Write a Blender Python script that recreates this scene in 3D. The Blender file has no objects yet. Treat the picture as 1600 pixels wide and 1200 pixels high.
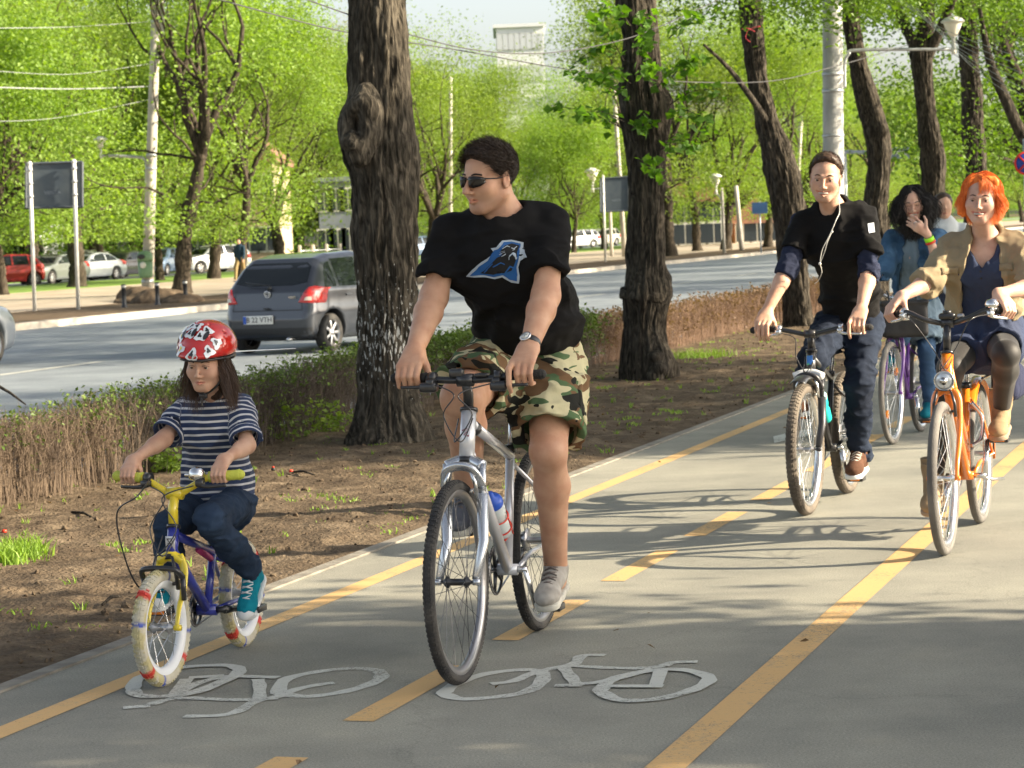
import bpy, bmesh, math, random
import numpy as np
from mathutils import Vector, Matrix, noise
from mathutils.geometry import tessellate_polygon
R = math.radians
random.seed(7); RNG = np.random.default_rng(7)
sc = bpy.context.scene
# ---------------------------------------------------------------- camera
FPX, ROLL, H0 = 3800.0, -0.042, 1.5
def hor(x): return 312 + 0.042 * (2039 - x)
pitch = math.atan((600 - hor(800)) / FPX); roll = math.atan(0.042)
cam_d = bpy.data.cameras.new('camera'); cam = bpy.data.objects.new('camera', cam_d)
sc.collection.objects.link(cam); sc.camera = cam
cam_d.sensor_width = 36; cam_d.lens = FPX / 1600 * 36; cam_d.clip_end = 3000; cam_d.clip_start = 0.1
CM = (Matrix.Rotation(R(90) - pitch, 3, 'X') @ Matrix.Rotation(-roll, 3, 'Z'))
cam.matrix_world = Matrix.Translation((0, 0, H0)) @ CM.to_4x4()
cam_d.dof.use_dof = True; cam_d.dof.focus_distance = 8.6; cam_d.dof.aperture_fstop = 11
# ---------------------------------------------------------------- light
SUN_AZ, SUN_EL = R(-9), R(25)       # azimuth measured from +X towards +Y
SD = Vector((math.cos(SUN_AZ) * math.cos(SUN_EL), math.sin(SUN_AZ) * math.cos(SUN_EL), math.sin(SUN_EL)))
w = bpy.data.worlds.new('World'); sc.world = w; w.use_nodes = True
nt = w.node_tree; bg = nt.nodes['Background']; sk = nt.nodes.new('ShaderNodeTexSky')
sk.sky_type = 'NISHITA'; sk.sun_disc = False; sk.sun_elevation = SUN_EL
sk.sun_rotation = R(90) - SUN_AZ; sk.air_density = 1.0; sk.dust_density = 4.0; sk.ozone_density = 1.0
hs = nt.nodes.new('ShaderNodeHueSaturation'); hs.inputs['Saturation'].default_value = .55; hs.inputs['Value'].default_value = 1.0; nt.links.new(sk.outputs[0], hs.inputs['Color']); tcw = nt.nodes.new('ShaderNodeTexCoord'); spw = nt.nodes.new('ShaderNodeSeparateXYZ'); mrw = nt.nodes.new('ShaderNodeMapRange'); nt.links.new(tcw.outputs['Generated'], spw.inputs[0]); nt.links.new(spw.outputs[2], mrw.inputs[0])
mrw.inputs[1].default_value = .02; mrw.inputs[2].default_value = .45; mrw.inputs[3].default_value = 2.1; mrw.inputs[4].default_value = 1.0; vmw = nt.nodes.new('ShaderNodeVectorMath'); vmw.operation = 'SCALE'
nt.links.new(hs.outputs[0], vmw.inputs[0]); nt.links.new(mrw.outputs[0], vmw.inputs['Scale']); nt.links.new(vmw.outputs[0], bg.inputs[0]); bg.inputs[1].default_value = 0.07
sl = bpy.data.lights.new('sun', 'SUN'); sl.energy = 5.0; sl.angle = R(0.5); sl.color = (1, 0.85, 0.63)
so = bpy.data.objects.new('sun', sl); sc.collection.objects.link(so)
so.rotation_euler = SD.to_track_quat('Z', 'Y').to_euler()
sc.view_settings.view_transform = 'Standard'; sc.view_settings.look = 'None'
sc.view_settings.exposure = 1.6; sc.view_settings.gamma = 1
sc.cycles.max_bounces = 8; sc.cycles.transparent_max_bounces = 16; sc.cycles.diffuse_bounces = 4
# ---------------------------------------------------------------- pixel <-> world helpers (photo pixels, 1600x1200)
def ray(px, py):
    return CM @ Vector(((px - 800) / FPX, (600 - py) / FPX, -1))
def at(px, py, Y):                       # the world point seen at a pixel, Y metres ahead
    r = ray(px, py); return Vector((0, 0, H0)) + r * (Y / r.y)
def gnd(px, py, z=0.0):
    r = ray(px, py); return Vector((0, 0, H0)) + r * ((z - H0) / r.z)
_v = ray(2039, 312); U = Vector((_v.x, _v.y, 0)).normalized(); N = Vector((U.y, -U.x, 0))
PATH_ROT = math.atan2(U.y, U.x)
def LN(l, n, z=0.0): return U * l + N * n + Vector((0, 0, z))      # along the path, across it
def ln_of(p): return p.dot(U), p.dot(N)
# ---------------------------------------------------------------- objects
def tag(o, label=None, cat=None, group=None, kind=None):
    if label: o['label'] = label
    if cat: o['category'] = cat
    if group: o['group'] = group
    if kind: o['kind'] = kind
    return o
def empty(name, loc, label, cat, group=None, rz=0.0):
    o = bpy.data.objects.new(name, None); sc.collection.objects.link(o); o.location = loc
    o.rotation_euler = (0, 0, rz); o.empty_display_size = 0.2
    return tag(o, label, cat, group)
def link(name, me, m, parent=None, loc=None):
    if m is not None:
        for q in (m if isinstance(m, (list, tuple)) else [m]): me.materials.append(q)
    o = bpy.data.objects.new(name, me); sc.collection.objects.link(o)
    if parent: o.parent = parent
    if loc is not None: o.location = loc
    return o
def np_mesh(name, V, Fq, smooth=True, mats=None):
    """V (n,3); Fq list of (k,) index arrays or an (m,4)/(m,3) array."""
    me = bpy.data.meshes.new(name); V = np.asarray(V, dtype=np.float32)
    if isinstance(Fq, np.ndarray):
        m, k = Fq.shape; flat = Fq.ravel(); starts = np.arange(m) * k; tot = np.full(m, k)
    else:
        tot = np.array([len(f) for f in Fq], dtype=np.int64); m = len(tot)
        flat = np.array([i for f in Fq for i in f]); starts = np.concatenate([[0], np.cumsum(tot)[:-1]]) if m else np.array([])
    me.vertices.add(len(V)); me.vertices.foreach_set('co', V.ravel())
    me.loops.add(len(flat)); me.loops.foreach_set('vertex_index', flat.astype(np.int32))
    me.polygons.add(m); me.polygons.foreach_set('loop_start', starts.astype(np.int32))
    me.polygons.foreach_set('loop_total', tot.astype(np.int32))
    me.polygons.foreach_set('use_smooth', np.full(m, bool(smooth)))
    if mats is not None: me.polygons.foreach_set('material_index', np.asarray(mats, dtype=np.int32))
    me.update(calc_edges=True); me.validate()
    return me
class MB:
    """collects shapes into one mesh; faces remember smooth flag and material slot"""
    def __init__(s): s.v, s.f, s.s, s.m, s.slot = [], [], [], [], 0
    def add(s, vs, fs, smooth=False):
        b = len(s.v); s.v += [tuple(v) for v in vs]
        for f in fs: s.f.append([i + b for i in f]); s.s.append(smooth); s.m.append(s.slot)
    def box(s, c, size, X=(1, 0, 0), Y=(0, 1, 0), bev=0.0):
        X = Vector(X).normalized(); Z = X.cross(Vector(Y)).normalized(); Y = Z.cross(X); c = Vector(c)
        hx, hy, hz = size[0] / 2, size[1] / 2, size[2] / 2
        if bev <= 0:
            vs = [c + X * (a * hx) + Y * (b * hy) + Z * (d * hz) for d in (-1, 1) for b in (-1, 1) for a in (-1, 1)]
            s.add(vs, [(0, 2, 3, 1), (4, 5, 7, 6), (0, 1, 5, 4), (2, 6, 7, 3), (0, 4, 6, 2), (1, 3, 7, 5)]); return
        bm = bmesh.new(); bmesh.ops.create_cube(bm, size=1)
        for v in bm.verts: v.co = Vector((v.co.x * size[0], v.co.y * size[1], v.co.z * size[2]))
        bmesh.ops.bevel(bm, geom=bm.edges[:] + bm.verts[:], offset=min(bev, min(size) * .49), segments=2, affect='EDGES', profile=.5)
        bm.verts.index_update()
        s.add([c + X * v.co.x + Y * v.co.y + Z * v.co.z for v in bm.verts], [[v.index for v in f.verts] for f in bm.faces], True); bm.free()
    def tube(s, pts, r, n=10, caps=True, flat=1.0, up=None, closed=False, ell=None):
        pts = [Vector(p) for p in pts]; K = len(pts)
        rs = list(r) if isinstance(r, (list, tuple, np.ndarray)) else [r] * K
        vs, prev = [], None
        for i, p in enumerate(pts):
            if closed: t = (pts[(i + 1) % K] - pts[i - 1])
            else: t = (pts[min(i + 1, K - 1)] - pts[max(i - 1, 0)])
            t = t.normalized() if t.length > 1e-9 else Vector((0, 0, 1))
            if prev is None:
                a = Vector(up) if up is not None else (Vector((0, 0, 1)) if abs(t.z) < .9 else Vector((1, 0, 0)))
            else: a = prev
            a = (a - t * a.dot(t)).normalized(); prev = a; b = t.cross(a)
            for k in range(n):
                q = 2 * math.pi * k / n
                vs.append(p + a * (math.cos(q) * rs[i]) + b * (math.sin(q) * rs[i] * flat))
        fs = []
        for i in range(K if closed else K - 1):
            j = (i + 1) % K
            for k in range(n):
                k2 = (k + 1) % n; fs.append((i * n + k, i * n + k2, j * n + k2, j * n + k))
        if caps and not closed:
            fs.append(list(range(n))[::-1]); fs.append([(K - 1) * n + k for k in range(n)])
        s.add(vs, fs, n > 5)
    def cyl(s, a, b, r, n=16, r2=None): s.tube([a, b], [r, r if r2 is None else r2], n)
    def lathe(s, c, prof, axis=(0, 0, 1), n=24, caps=True):
        ax = Vector(axis).normalized(); a = ax.orthogonal().normalized(); b = ax.cross(a); c = Vector(c); vs, fs = [], []
        for (r, h) in prof:
            for k in range(n):
                q = 2 * math.pi * k / n; vs.append(c + ax * h + a * (math.cos(q) * r) + b * (math.sin(q) * r))
        for i in range(len(prof) - 1):
            for k in range(n):
                k2 = (k + 1) % n; fs.append((i * n + k, i * n + k2, (i + 1) * n + k2, (i + 1) * n + k))
        if caps and prof[0][0] > 1e-6: fs.append(list(range(n))[::-1])
        if caps and prof[-1][0] > 1e-6: fs.append([(len(prof) - 1) * n + k for k in range(n)])
        s.add(vs, fs, True)
    def torus(s, c, axis, Rr, r, n=48, m=8, flat=1.0):
        ax = Vector(axis).normalized(); a = ax.orthogonal().normalized(); b = ax.cross(a); c = Vector(c)
        s.tube([c + (a * math.cos(2 * math.pi * k / n) + b * math.sin(2 * math.pi * k / n)) * Rr for k in range(n)], r, m, closed=True, up=None, flat=flat)
    def sphere(s, c, r, n=16, m=10, sc_=(1, 1, 1)):
        c = Vector(c); vs, fs = [], []
        for i in range(m + 1):
            t = math.pi * i / m
            for k in range(n):
                q = 2 * math.pi * k / n
                vs.append(c + Vector((math.sin(t) * math.cos(q) * r * sc_[0], math.sin(t) * math.sin(q) * r * sc_[1], math.cos(t) * r * sc_[2])))
        for i in range(m):
            for k in range(n):
                k2 = (k + 1) % n; fs.append((i * n + k, (i + 1) * n + k, (i + 1) * n + k2, i * n + k2))
        s.add(vs, fs, True)
    def prism(s, poly, thick, O, X, Y, smooth=False):
        """2-D polygon in the frame (O,X,Y) given real thickness along X x Y, centred"""
        X = Vector(X); Y = Vector(Y); Z = X.cross(Y).normalized(); O = Vector(O); n = len(poly)
        vs = [O + X * p[0] + Y * p[1] + Z * (d * thick / 2) for d in (-1, 1) for p in poly]
        tri = tessellate_polygon([[Vector((p[0], p[1], 0)) for p in poly]])
        fs = []
        for t in tri:
            a, b, c = t; A = (poly[b][0] - poly[a][0]) * (poly[c][1] - poly[a][1]) - (poly[b][1] - poly[a][1]) * (poly[c][0] - poly[a][0])
            if A < 0: a, b, c = a, c, b
            fs.append((a + n, b + n, c + n)); fs.append((a, c, b))
        area = sum(poly[i][0] * poly[(i + 1) % n][1] - poly[(i + 1) % n][0] * poly[i][1] for i in range(n))
        for i in range(n):
            j = (i + 1) % n; q = (i, j, j + n, i + n); fs.append(q if area > 0 else q[::-1])
        s.add(vs, fs, smooth)
    def build(s, name, m, parent=None, loc=None, origin=None):
        V = np.array(s.v, dtype=np.float64).reshape(-1, 3)
        if origin is not None: V = V - np.array(origin)
        me = np_mesh(name, V, s.f, mats=s.m)
        me.polygons.foreach_set('use_smooth', s.s[:len(me.polygons)] if len(me.polygons) == len(s.s) else [True] * len(me.polygons))
        return link(name, me, m, parent, loc)
# ---------------------------------------------------------------- materials
_M = {}
def mat(name, col, rough=.7, metal=0.0, col2=None, scale=8.0, bump=0.0, bscale=None, stretch=(1, 1, 1), spec=.4, coat=0.0,
        detail=4, sss=0.0, trans=0.0, attr=None, contrast=(.35, .65), coords='Object', alpha=None, sheen=0.0, emit=None):
    if name in _M: return _M[name]
    m = bpy.data.materials.new(name); m.use_nodes = True; t = m.node_tree; L = t.links; b = t.nodes['Principled BSDF']
    def nn(k): return t.nodes.new('ShaderNode' + k)
    b.inputs['Base Color'].default_value = (*col, 1); b.inputs['Roughness'].default_value = rough
    b.inputs['Metallic'].default_value = metal; b.inputs['Specular IOR Level'].default_value = spec
    b.inputs['Coat Weight'].default_value = coat; b.inputs['Coat Roughness'].default_value = .08
    if sss: b.inputs['Subsurface Weight'].default_value = sss; b.inputs['Subsurface Radius'].default_value = (.5, .2, .1); b.inputs['Subsurface Scale'].default_value = .02
    if trans: b.inputs['Transmission Weight'].default_value = trans
    if sheen: b.inputs['Sheen Weight'].default_value = sheen
    if emit: b.inputs['Emission Color'].default_value = (*emit[:3], 1); b.inputs['Emission Strength'].default_value = emit[3]
    tc = nn('TexCoord'); mp = nn('Mapping'); L.new(tc.outputs[coords], mp.inputs[0]); mp.inputs['Scale'].default_value = stretch
    if col2 or attr:
        no = nn('TexNoise'); L.new(mp.outputs[0], no.inputs['Vector']); no.inputs['Scale'].default_value = scale; no.inputs['Detail'].default_value = detail
        rp = nn('MapRange'); rp.inputs[1].default_value, rp.inputs[2].default_value = contrast; L.new(no.outputs[0], rp.inputs[0])
        mx = nn('Mix'); mx.data_type = 'RGBA'; L.new(rp.outputs[0], mx.inputs[0])
        mx.inputs[6].default_value = (*col, 1); mx.inputs[7].default_value = (*(col2 or col), 1)
        out = mx.outputs[2]
        if attr:
            at_ = nn('Attribute'); at_.attribute_name = attr; m2 = nn('Mix'); m2.data_type = 'RGBA'; m2.blend_type = 'MULTIPLY'; m2.inputs[0].default_value = 1
            L.new(at_.outputs['Color'], m2.inputs[6]); L.new(out, m2.inputs[7]); out = m2.outputs[2]
        L.new(out, b.inputs['Base Color'])
    if bump:
        nb = nn('TexNoise'); L.new(mp.outputs[0], nb.inputs['Vector']); nb.inputs['Scale'].default_value = bscale or scale; nb.inputs['Detail'].default_value = 6
        bp = nn('Bump'); bp.inputs['Strength'].default_value = min(1, bump); bp.inputs['Distance'].default_value = .01 if bump <= 1 else .01 * bump
        L.new(nb.outputs[0], bp.inputs['Height']); L.new(bp.outputs[0], b.inputs['Normal'])
    _M[name] = m; return m
def ramp(t, stops, interp='LINEAR'):
    r = t.nodes.new('ShaderNodeValToRGB'); r.color_ramp.interpolation = interp; e = r.color_ramp.elements
    while len(e) < len(stops): e.new(.5)
    for q, (p, c) in zip(e, stops): q.position = p; q.color = (*c, 1) if len(c) == 3 else c
    return r
def fbm(P, s, seed=0.0, oct=3):
    """cheap vector value-noise for arrays of points, result about -1..1"""
    P = np.asarray(P) * s + seed * 17.13; out = 0; a = 1.0; tot = 0
    for o in range(oct):
        i = np.floor(P).astype(np.int64); f = P - i; f = f * f * (3 - 2 * f); r = 0
        for dx in (0, 1):
            for dy in (0, 1):
                for dz in (0, 1):
                    hsh = (i[:, 0] + dx) * 374761393 + (i[:, 1] + dy) * 668265263 + (i[:, 2] + dz) * 2147483647 + o * 97
                    hsh = (hsh ^ (hsh >> 13)) * 1274126177; hsh = (hsh ^ (hsh >> 16)) & 0xffff
                    wgt = (f[:, 0] if dx else 1 - f[:, 0]) * (f[:, 1] if dy else 1 - f[:, 1]) * (f[:, 2] if dz else 1 - f[:, 2])
                    r = r + wgt * (hsh / 32767.5 - 1)
        out = out + r * a; tot += a; a *= .5; P = P * 2.03 + 5.1
    return out / tot
def smooth_curve(pts, n=6):
    """Catmull-Rom through points (any dimension)"""
    P = [np.array(p, float) for p in pts]; out = []
    for i in range(len(P) - 1):
        p0, p1, p2, p3 = P[max(i - 1, 0)], P[i], P[i + 1], P[min(i + 2, len(P) - 1)]
        for k in range(n):
            t = k / n; out.append(.5 * ((2 * p1) + (-p0 + p2) * t + (2 * p0 - 5 * p1 + 4 * p2 - p3) * t * t + (-p0 + 3 * p1 - 3 * p2 + p3) * t ** 3))
    out.append(P[-1]); return out
# ---------------------------------------------------------------- signed-distance modelling with sparse surface nets
class Fr:
    """a local frame: columns X,Y,Z (orthonormal), origin, uniform scale"""
    def __init__(s, o=(0, 0, 0), X=(1, 0, 0), Y=(0, 1, 0), Z=(0, 0, 1), k=1.0):
        s.o = np.array(o, float); s.M = np.array([np.array(X, float), np.array(Y, float), np.array(Z, float)]); s.k = k
    @staticmethod
    def look(o, fwd, up=(0, 0, 1), k=1.0):
        Y = Vector(fwd).normalized(); X = Y.cross(Vector(up)).normalized(); Z = X.cross(Y); return Fr(o, X, Y, Z, k)
    def w(s, p): return s.o + (np.array(p, float) * s.k) @ s.M
    def l(s, P): return ((P - s.o) @ s.M.T) / s.k
    def d(s, v): return np.array(v, float) @ s.M
def _n(v): v = np.array(v, float); return v / (np.linalg.norm(v) + 1e-12)
class SDF:
    def __init__(s): s.p = []; s.post = []
    def _add(s, fn, lo, hi, k, mode): s.p.append((fn, np.array(lo), np.array(hi), k, mode)); return s
    def cone(s, a, b, ra, rb=None, k=.02, side=None, flat=1.0, mode='add', fr=None):
        """tapered capsule; side+flat: squeeze the section perpendicular to `side`"""
        if fr is not None: a = fr.w(a); b = fr.w(b); ra *= fr.k; rb = (ra if rb is None else rb * fr.k); k *= fr.k; side = None if side is None else fr.d(side)
        a = np.array(a, float); b = np.array(b, float); rb = ra if rb is None else rb; ab = b - a; L2 = ab @ ab + 1e-12
        if side is not None:
            ax = ab / math.sqrt(L2); sd = _n(np.array(side, float) - ax * (np.array(side, float) @ ax)); th = np.cross(ax, sd)
        def fn(P):
            q = P - a; t = np.clip((q @ ab) / L2, 0, 1); r = ra + (rb - ra) * t; q = q - t[:, None] * ab
            if side is not None:
                e = q @ th; q2 = (q * q).sum(1) - e * e + (e / flat) ** 2
                dd = np.sqrt(np.maximum(q2, 0)) - r; return np.where(flat < 1, dd * flat ** .5, dd)
            return np.sqrt((q * q).sum(1)) - r
        R_ = max(ra, rb) * max(1, flat); return s._add(fn, np.minimum(a, b) - R_, np.maximum(a, b) + R_, k, mode)
    def path(s, pts, rs, k=.02, **kw):
        for i in range(len(pts) - 1): s.cone(pts[i], pts[i + 1], rs[i], rs[i + 1], k=k, **kw)
        return s
    def ell(s, c, r, fr=None, k=.02, mode='add'):
        fr = fr or Fr(); c = np.array(c, float); r = np.array(r, float); wc = fr.w(c); K = fr.k
        def fn(P):
            q = (fr.l(P) - c) / r; n1 = np.sqrt((q * q).sum(1)); n2 = np.sqrt(((q / r) ** 2).sum(1)) + 1e-9
            return n1 * (n1 - 1) / n2 * K
        e = max(r) * K; return s._add(fn, wc - e, wc + e, k * K, mode)
    def box(s, c, h, rnd=.01, fr=None, k=.02, mode='add'):
        fr = fr or Fr(); c = np.array(c, float); h = np.array(h, float); wc = fr.w(c); K = fr.k
        def fn(P):
            q = np.abs(fr.l(P) - c) - (h - rnd); return (np.sqrt((np.maximum(q, 0) ** 2).sum(1)) + np.minimum(q.max(1), 0) - rnd) * K
        e = np.linalg.norm(h) * K; return s._add(fn, wc - e, wc + e, k * K, mode)
    def sleeve(s, a, b, ra, rb, th=.008, depth=.05, k=.05, n=None, side=None, flat=1.0):
        """an open-ended tube of cloth from a to b, hollow at its end"""
        a = np.array(a, float); b = np.array(b, float); ax = _n(b - a); n = ax if n is None else _n(n); L_ = np.linalg.norm(b - a); e = b + ax * rb * .9; re = rb + (rb - ra) / L_ * rb * .9; T = SDF(); T.cone(a, e, ra, re, side=side, flat=flat); f = T.p[0][0]
        def fn(P):
            c = f(P); h_ = (P - b) @ n; return np.maximum(np.maximum(c, h_), -np.maximum(c + th, -h_ - depth))
        return s._add(fn, np.minimum(a, e) - max(ra, re) - .01, np.maximum(a, e) + max(ra, re) + .01, k, 'add')
    def func(s, fn, lo, hi, k=.02, mode='add'): return s._add(fn, lo, hi, k, mode)
    def plane(s, p, n, k=.004):
        """keep the side the normal points away from"""
        p = np.array(p, float); n = _n(n); s.p.append((lambda P: (P - p) @ n, None, None, k, 'int')); return s
    def disp(s, fn): s.post.append(fn); return s
    def ev(s, P, pad=.08):
        d = np.full(len(P), 1.0)
        for fn, lo, hi, k, mode in s.p:
            if lo is None: m = np.arange(len(P))
            else:
                g = pad + k; m = np.nonzero(((P > lo - g) & (P < hi + g)).all(1))[0]
            if not len(m): continue
            v = fn(P[m]); c = d[m]; k = max(k, 1e-5)
            if mode == 'add':
                h = np.maximum(k - np.abs(c - v), 0) / k; d[m] = np.minimum(c, v) - h * h * k * .25
            elif mode == 'sub':
                v = -v; h = np.maximum(k - np.abs(c - v), 0) / k; d[m] = np.maximum(c, v) + h * h * k * .25
            else:
                h = np.maximum(k - np.abs(c - v), 0) / k; d[m] = np.maximum(c, v) + h * h * k * .25
        for fn in s.post: d = d + fn(P)
        return d
    def bounds(s):
        lo = np.min([q[1] for q in s.p if q[1] is not None and q[4] == 'add'], 0); hi = np.max([q[2] for q in s.p if q[1] is not None and q[4] == 'add'], 0)
        return lo, hi
    def mesh(s, h, margin=.02):
        lo, hi = s.bounds(); lo = lo - margin - 4 * h; hi = hi + margin + 4 * h; C = 4 * h
        n = np.ceil((hi - lo) / C).astype(int) + 1
        g = [lo[i] + (np.arange(n[i]) + .5) * C for i in range(3)]
        P = np.stack(np.meshgrid(*g, indexing='ij'), -1).reshape(-1, 3); keep = []
        for a in range(0, len(P), 400000): keep.append(np.abs(s.ev(P[a:a + 400000], pad=C * 2.2)) < C * 1.5)
        keep = np.nonzero(np.concatenate(keep))[0]
        ci = np.stack(np.unravel_index(keep, n), -1) * 4; NN = n * 4 + 2
        o5 = np.stack(np.meshgrid(*[np.arange(5)] * 3, indexing='ij'), -1).reshape(-1, 3); o4 = np.stack(np.meshgrid(*[np.arange(4)] * 3, indexing='ij'), -1).reshape(-1, 3)
        key = lambda I: (I[..., 0] * NN[1] + I[..., 1]) * NN[2] + I[..., 2]
        ck = np.unique(key(ci[:, None, :] + o5[None]).ravel())
        idx = np.stack([ck // (NN[1] * NN[2]), (ck // NN[2]) % NN[1], ck % NN[2]], -1); W = lo + idx * h
        val = np.concatenate([s.ev(W[a:a + 500000], pad=C * 1.2) for a in range(0, len(W), 500000)])
        cells = (ci[:, None, :] + o4[None]).reshape(-1, 3); kk = key(cells)
        offs = np.array([[i, j, k] for i in (0, 1) for j in (0, 1) for k in (0, 1)]); ok_ = offs @ np.array([NN[1] * NN[2], NN[2], 1])
        cv = np.stack([val[np.searchsorted(ck, kk + o)] for o in ok_], -1); ins = cv < 0
        act = ins.any(1) & ~ins.all(1); cells = cells[act]; kk = kk[act]; cv = cv[act]; ins = ins[act]
        pos = np.zeros((len(cells), 3)); cnt = np.zeros(len(cells))
        for a in range(8):
            for b in range(a + 1, 8):
                if np.abs(offs[a] - offs[b]).sum() != 1: continue
                m = ins[:, a] != ins[:, b]; t = cv[m, a] / (cv[m, a] - cv[m, b]); pos[m] += offs[a] + t[:, None] * (offs[b] - offs[a]); cnt[m] += 1
        V = lo + (cells + pos / cnt[:, None]) * h
        order = np.argsort(kk); sk_ = kk[order]; st = [NN[1] * NN[2], NN[2], 1]; quads = []
        cor = {tuple(o): i for i, o in enumerate(offs)}
        for ax in range(3):
            e = [0, 0, 0]; e[ax] = 1; m = np.nonzero(ins[:, 0] != ins[:, cor[tuple(e)]])[0]; u, v_ = [(1, 2), (2, 0), (0, 1)][ax]
            ks = [kk[m], kk[m] - st[u], kk[m] - st[u] - st[v_], kk[m] - st[v_]]; ids = []; good = np.ones(len(m), bool)
            for q in ks:
                j = np.clip(np.searchsorted(sk_, q), 0, len(sk_) - 1); good &= sk_[j] == q; ids.append(order[j])
            Q = np.stack(ids, -1)[good]; fl = ins[m, 0][good]; Q[~fl] = Q[~fl][:, ::-1]; quads.append(Q)
        return V, np.concatenate(quads)
    def grad(s, P, e=.002):
        G = np.stack([s.ev(P + np.eye(3)[i] * e) - s.ev(P - np.eye(3)[i] * e) for i in range(3)], -1); return G / (np.linalg.norm(G, axis=1, keepdims=True) + 1e-9)
def sdf_obj(name, S, h, m, parent=None, origin=(0, 0, 0), color=None, attrs=None, loc=None):
    V, Q = S.mesh(h); me = np_mesh(name, V - np.array(origin), Q)
    if color is not None:
        c = color(V); a = me.color_attributes.new('col', 'FLOAT_COLOR', 'POINT'); a.data.foreach_set('color', np.concatenate([c, np.ones((len(c), 1))], 1).astype(np.float32).ravel())
    for k, fn in (attrs or {}).items():
        a = me.attributes.new(k, 'FLOAT', 'POINT'); a.data.foreach_set('value', fn(V).astype(np.float32))
    return link(name, me, m, parent, loc)
def decal(name, S, poly, O, X, Y, m, parent, origin=(0, 0, 0), off=.003, cell=.02, holes=None, back=0.15, thick=0.0, smooth=True):
    """a patch with the outline `poly` (2-D in frame O,X,Y) laid on the surface of S, seen along X x Y"""
    X = Vector(X).normalized(); Y = Vector(Y); Y = (Y - X * X.dot(Y)).normalized(); Z = X.cross(Y); O = Vector(O)
    bm = bmesh.new(); vs = [bm.verts.new((p[0], p[1], 0)) for p in poly]; bm.faces.new(vs)
    bmesh.ops.triangulate(bm, faces=bm.faces[:])
    x0, x1 = min(p[0] for p in poly), max(p[0] for p in poly); y0, y1 = min(p[1] for p in poly), max(p[1] for p in poly)
    for ax, a, b in ((0, x0, x1), (1, y0, y1)):
        k = 1
        while a + k * cell < b:
            co = [0, 0, 0]; co[ax] = a + k * cell; no = [0, 0, 0]; no[ax] = 1
            bmesh.ops.bisect_plane(bm, geom=bm.verts[:] + bm.edges[:] + bm.faces[:], plane_co=co, plane_no=no); k += 1
    bm.verts.index_update(); P = np.array([O + X * v.co.x + Y * v.co.y + Z * back for v in bm.verts])
    F = [[v.index for v in f.verts] for f in bm.faces]; bm.free(); D = -np.array(Z); t = np.zeros(len(P))
    for _ in range(60):
        d = S.ev(P + D * t[:, None], pad=.5); t += np.clip(d * .8, -.02, .05)
        if np.abs(d).max() < 1e-4: break
    t = np.clip(t, 0, back * 3); V = P + D * t[:, None]; V = V + S.grad(V) * off
    if thick > 0:
        n = len(V); Vi = V - S.grad(V) * thick; V = np.concatenate([V, Vi]); from collections import Counter
        ed = Counter(); 
        for f in F:
            for i in range(len(f)): ed[(f[i], f[(i + 1) % len(f)])] += 1
        F2 = [[i + n for i in f[::-1]] for f in F] + [[b, a, a + n, b + n] for (a, b) in ed if (b, a) not in ed]; F = F + F2
    me = np_mesh(name, V - np.array(origin), F, smooth=smooth); return link(name, me, m, parent)
# ================================================================ materials of the setting
def asphalt(name, c1, c2, spots=.0, sc1=260, rough=.85, stain=(.12, .11, .1), green=None):
    m = bpy.data.materials.new(name); m.use_nodes = True; t = m.node_tree; L = t.links; b = t.nodes['Principled BSDF']
    tc = t.nodes.new('ShaderNodeTexCoord')
    def noi(s, d=4, r=.6):
        n = t.nodes.new('ShaderNodeTexNoise'); n.inputs['Scale'].default_value = s; n.inputs['Detail'].default_value = d; n.inputs['Roughness'].default_value = r
        L.new(tc.outputs['Object'], n.inputs['Vector']); return n
    g = noi(sc1, 4, .9); r = ramp(t, [(.34, c1), (.66, c2)]); L.new(g.outputs[0], r.inputs[0])
    p = noi(.9, 5, .65); r2 = ramp(t, [(.35, (.72, .72, .72)), (.65, (1.12, 1.1, 1.06))]); L.new(p.outputs[0], r2.inputs[0])
    mx = t.nodes.new('ShaderNodeMix'); mx.data_type = 'RGBA'; mx.blend_type = 'MULTIPLY'; mx.inputs[0].default_value = 1
    L.new(r.outputs[0], mx.inputs[6]); L.new(r2.outputs[0], mx.inputs[7])
    v = t.nodes.new('ShaderNodeTexVoronoi'); v.feature = 'DISTANCE_TO_EDGE'; v.inputs['Scale'].default_value = .35
    wn = noi(1.6, 6, .7); ws = t.nodes.new('ShaderNodeVectorMath'); ws.operation = 'ADD'; L.new(tc.outputs['Object'], ws.inputs[0]); L.new(wn.outputs['Color'], ws.inputs[1]); L.new(ws.outputs[0], v.inputs['Vector'])
    r3 = ramp(t, [(0, (.55, .55, .55)), (.0045, (1, 1, 1))]); L.new(v.outputs[0], r3.inputs[0])
    m2 = t.nodes.new('ShaderNodeMix'); m2.data_type = 'RGBA'; m2.blend_type = 'MULTIPLY'; m2.inputs[0].default_value = .4
    L.new(mx.outputs[2], m2.inputs[6]); L.new(r3.outputs[0], m2.inputs[7])
    q = noi(3.1, 8, .7); r4 = ramp(t, [(.66, (0, 0, 0)), (.74, (1, 1, 1))]); L.new(q.outputs[0], r4.inputs[0])
    m3 = t.nodes.new('ShaderNodeMix'); m3.data_type = 'RGBA'; L.new(r4.outputs[0], m3.inputs[0]); L.new(m2.outputs[2], m3.inputs[6]); m3.inputs[7].default_value = (*stain, 1)
    L.new(m3.outputs[2], b.inputs['Base Color']); b.inputs['Roughness'].default_value = rough
    bp = t.nodes.new('ShaderNodeBump'); bp.inputs['Strength'].default_value = .55; bp.inputs['Distance'].default_value = .004
    L.new(g.outputs[0], bp.inputs['Height']); L.new(bp.outputs[0], b.inputs['Normal']); return m
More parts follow.
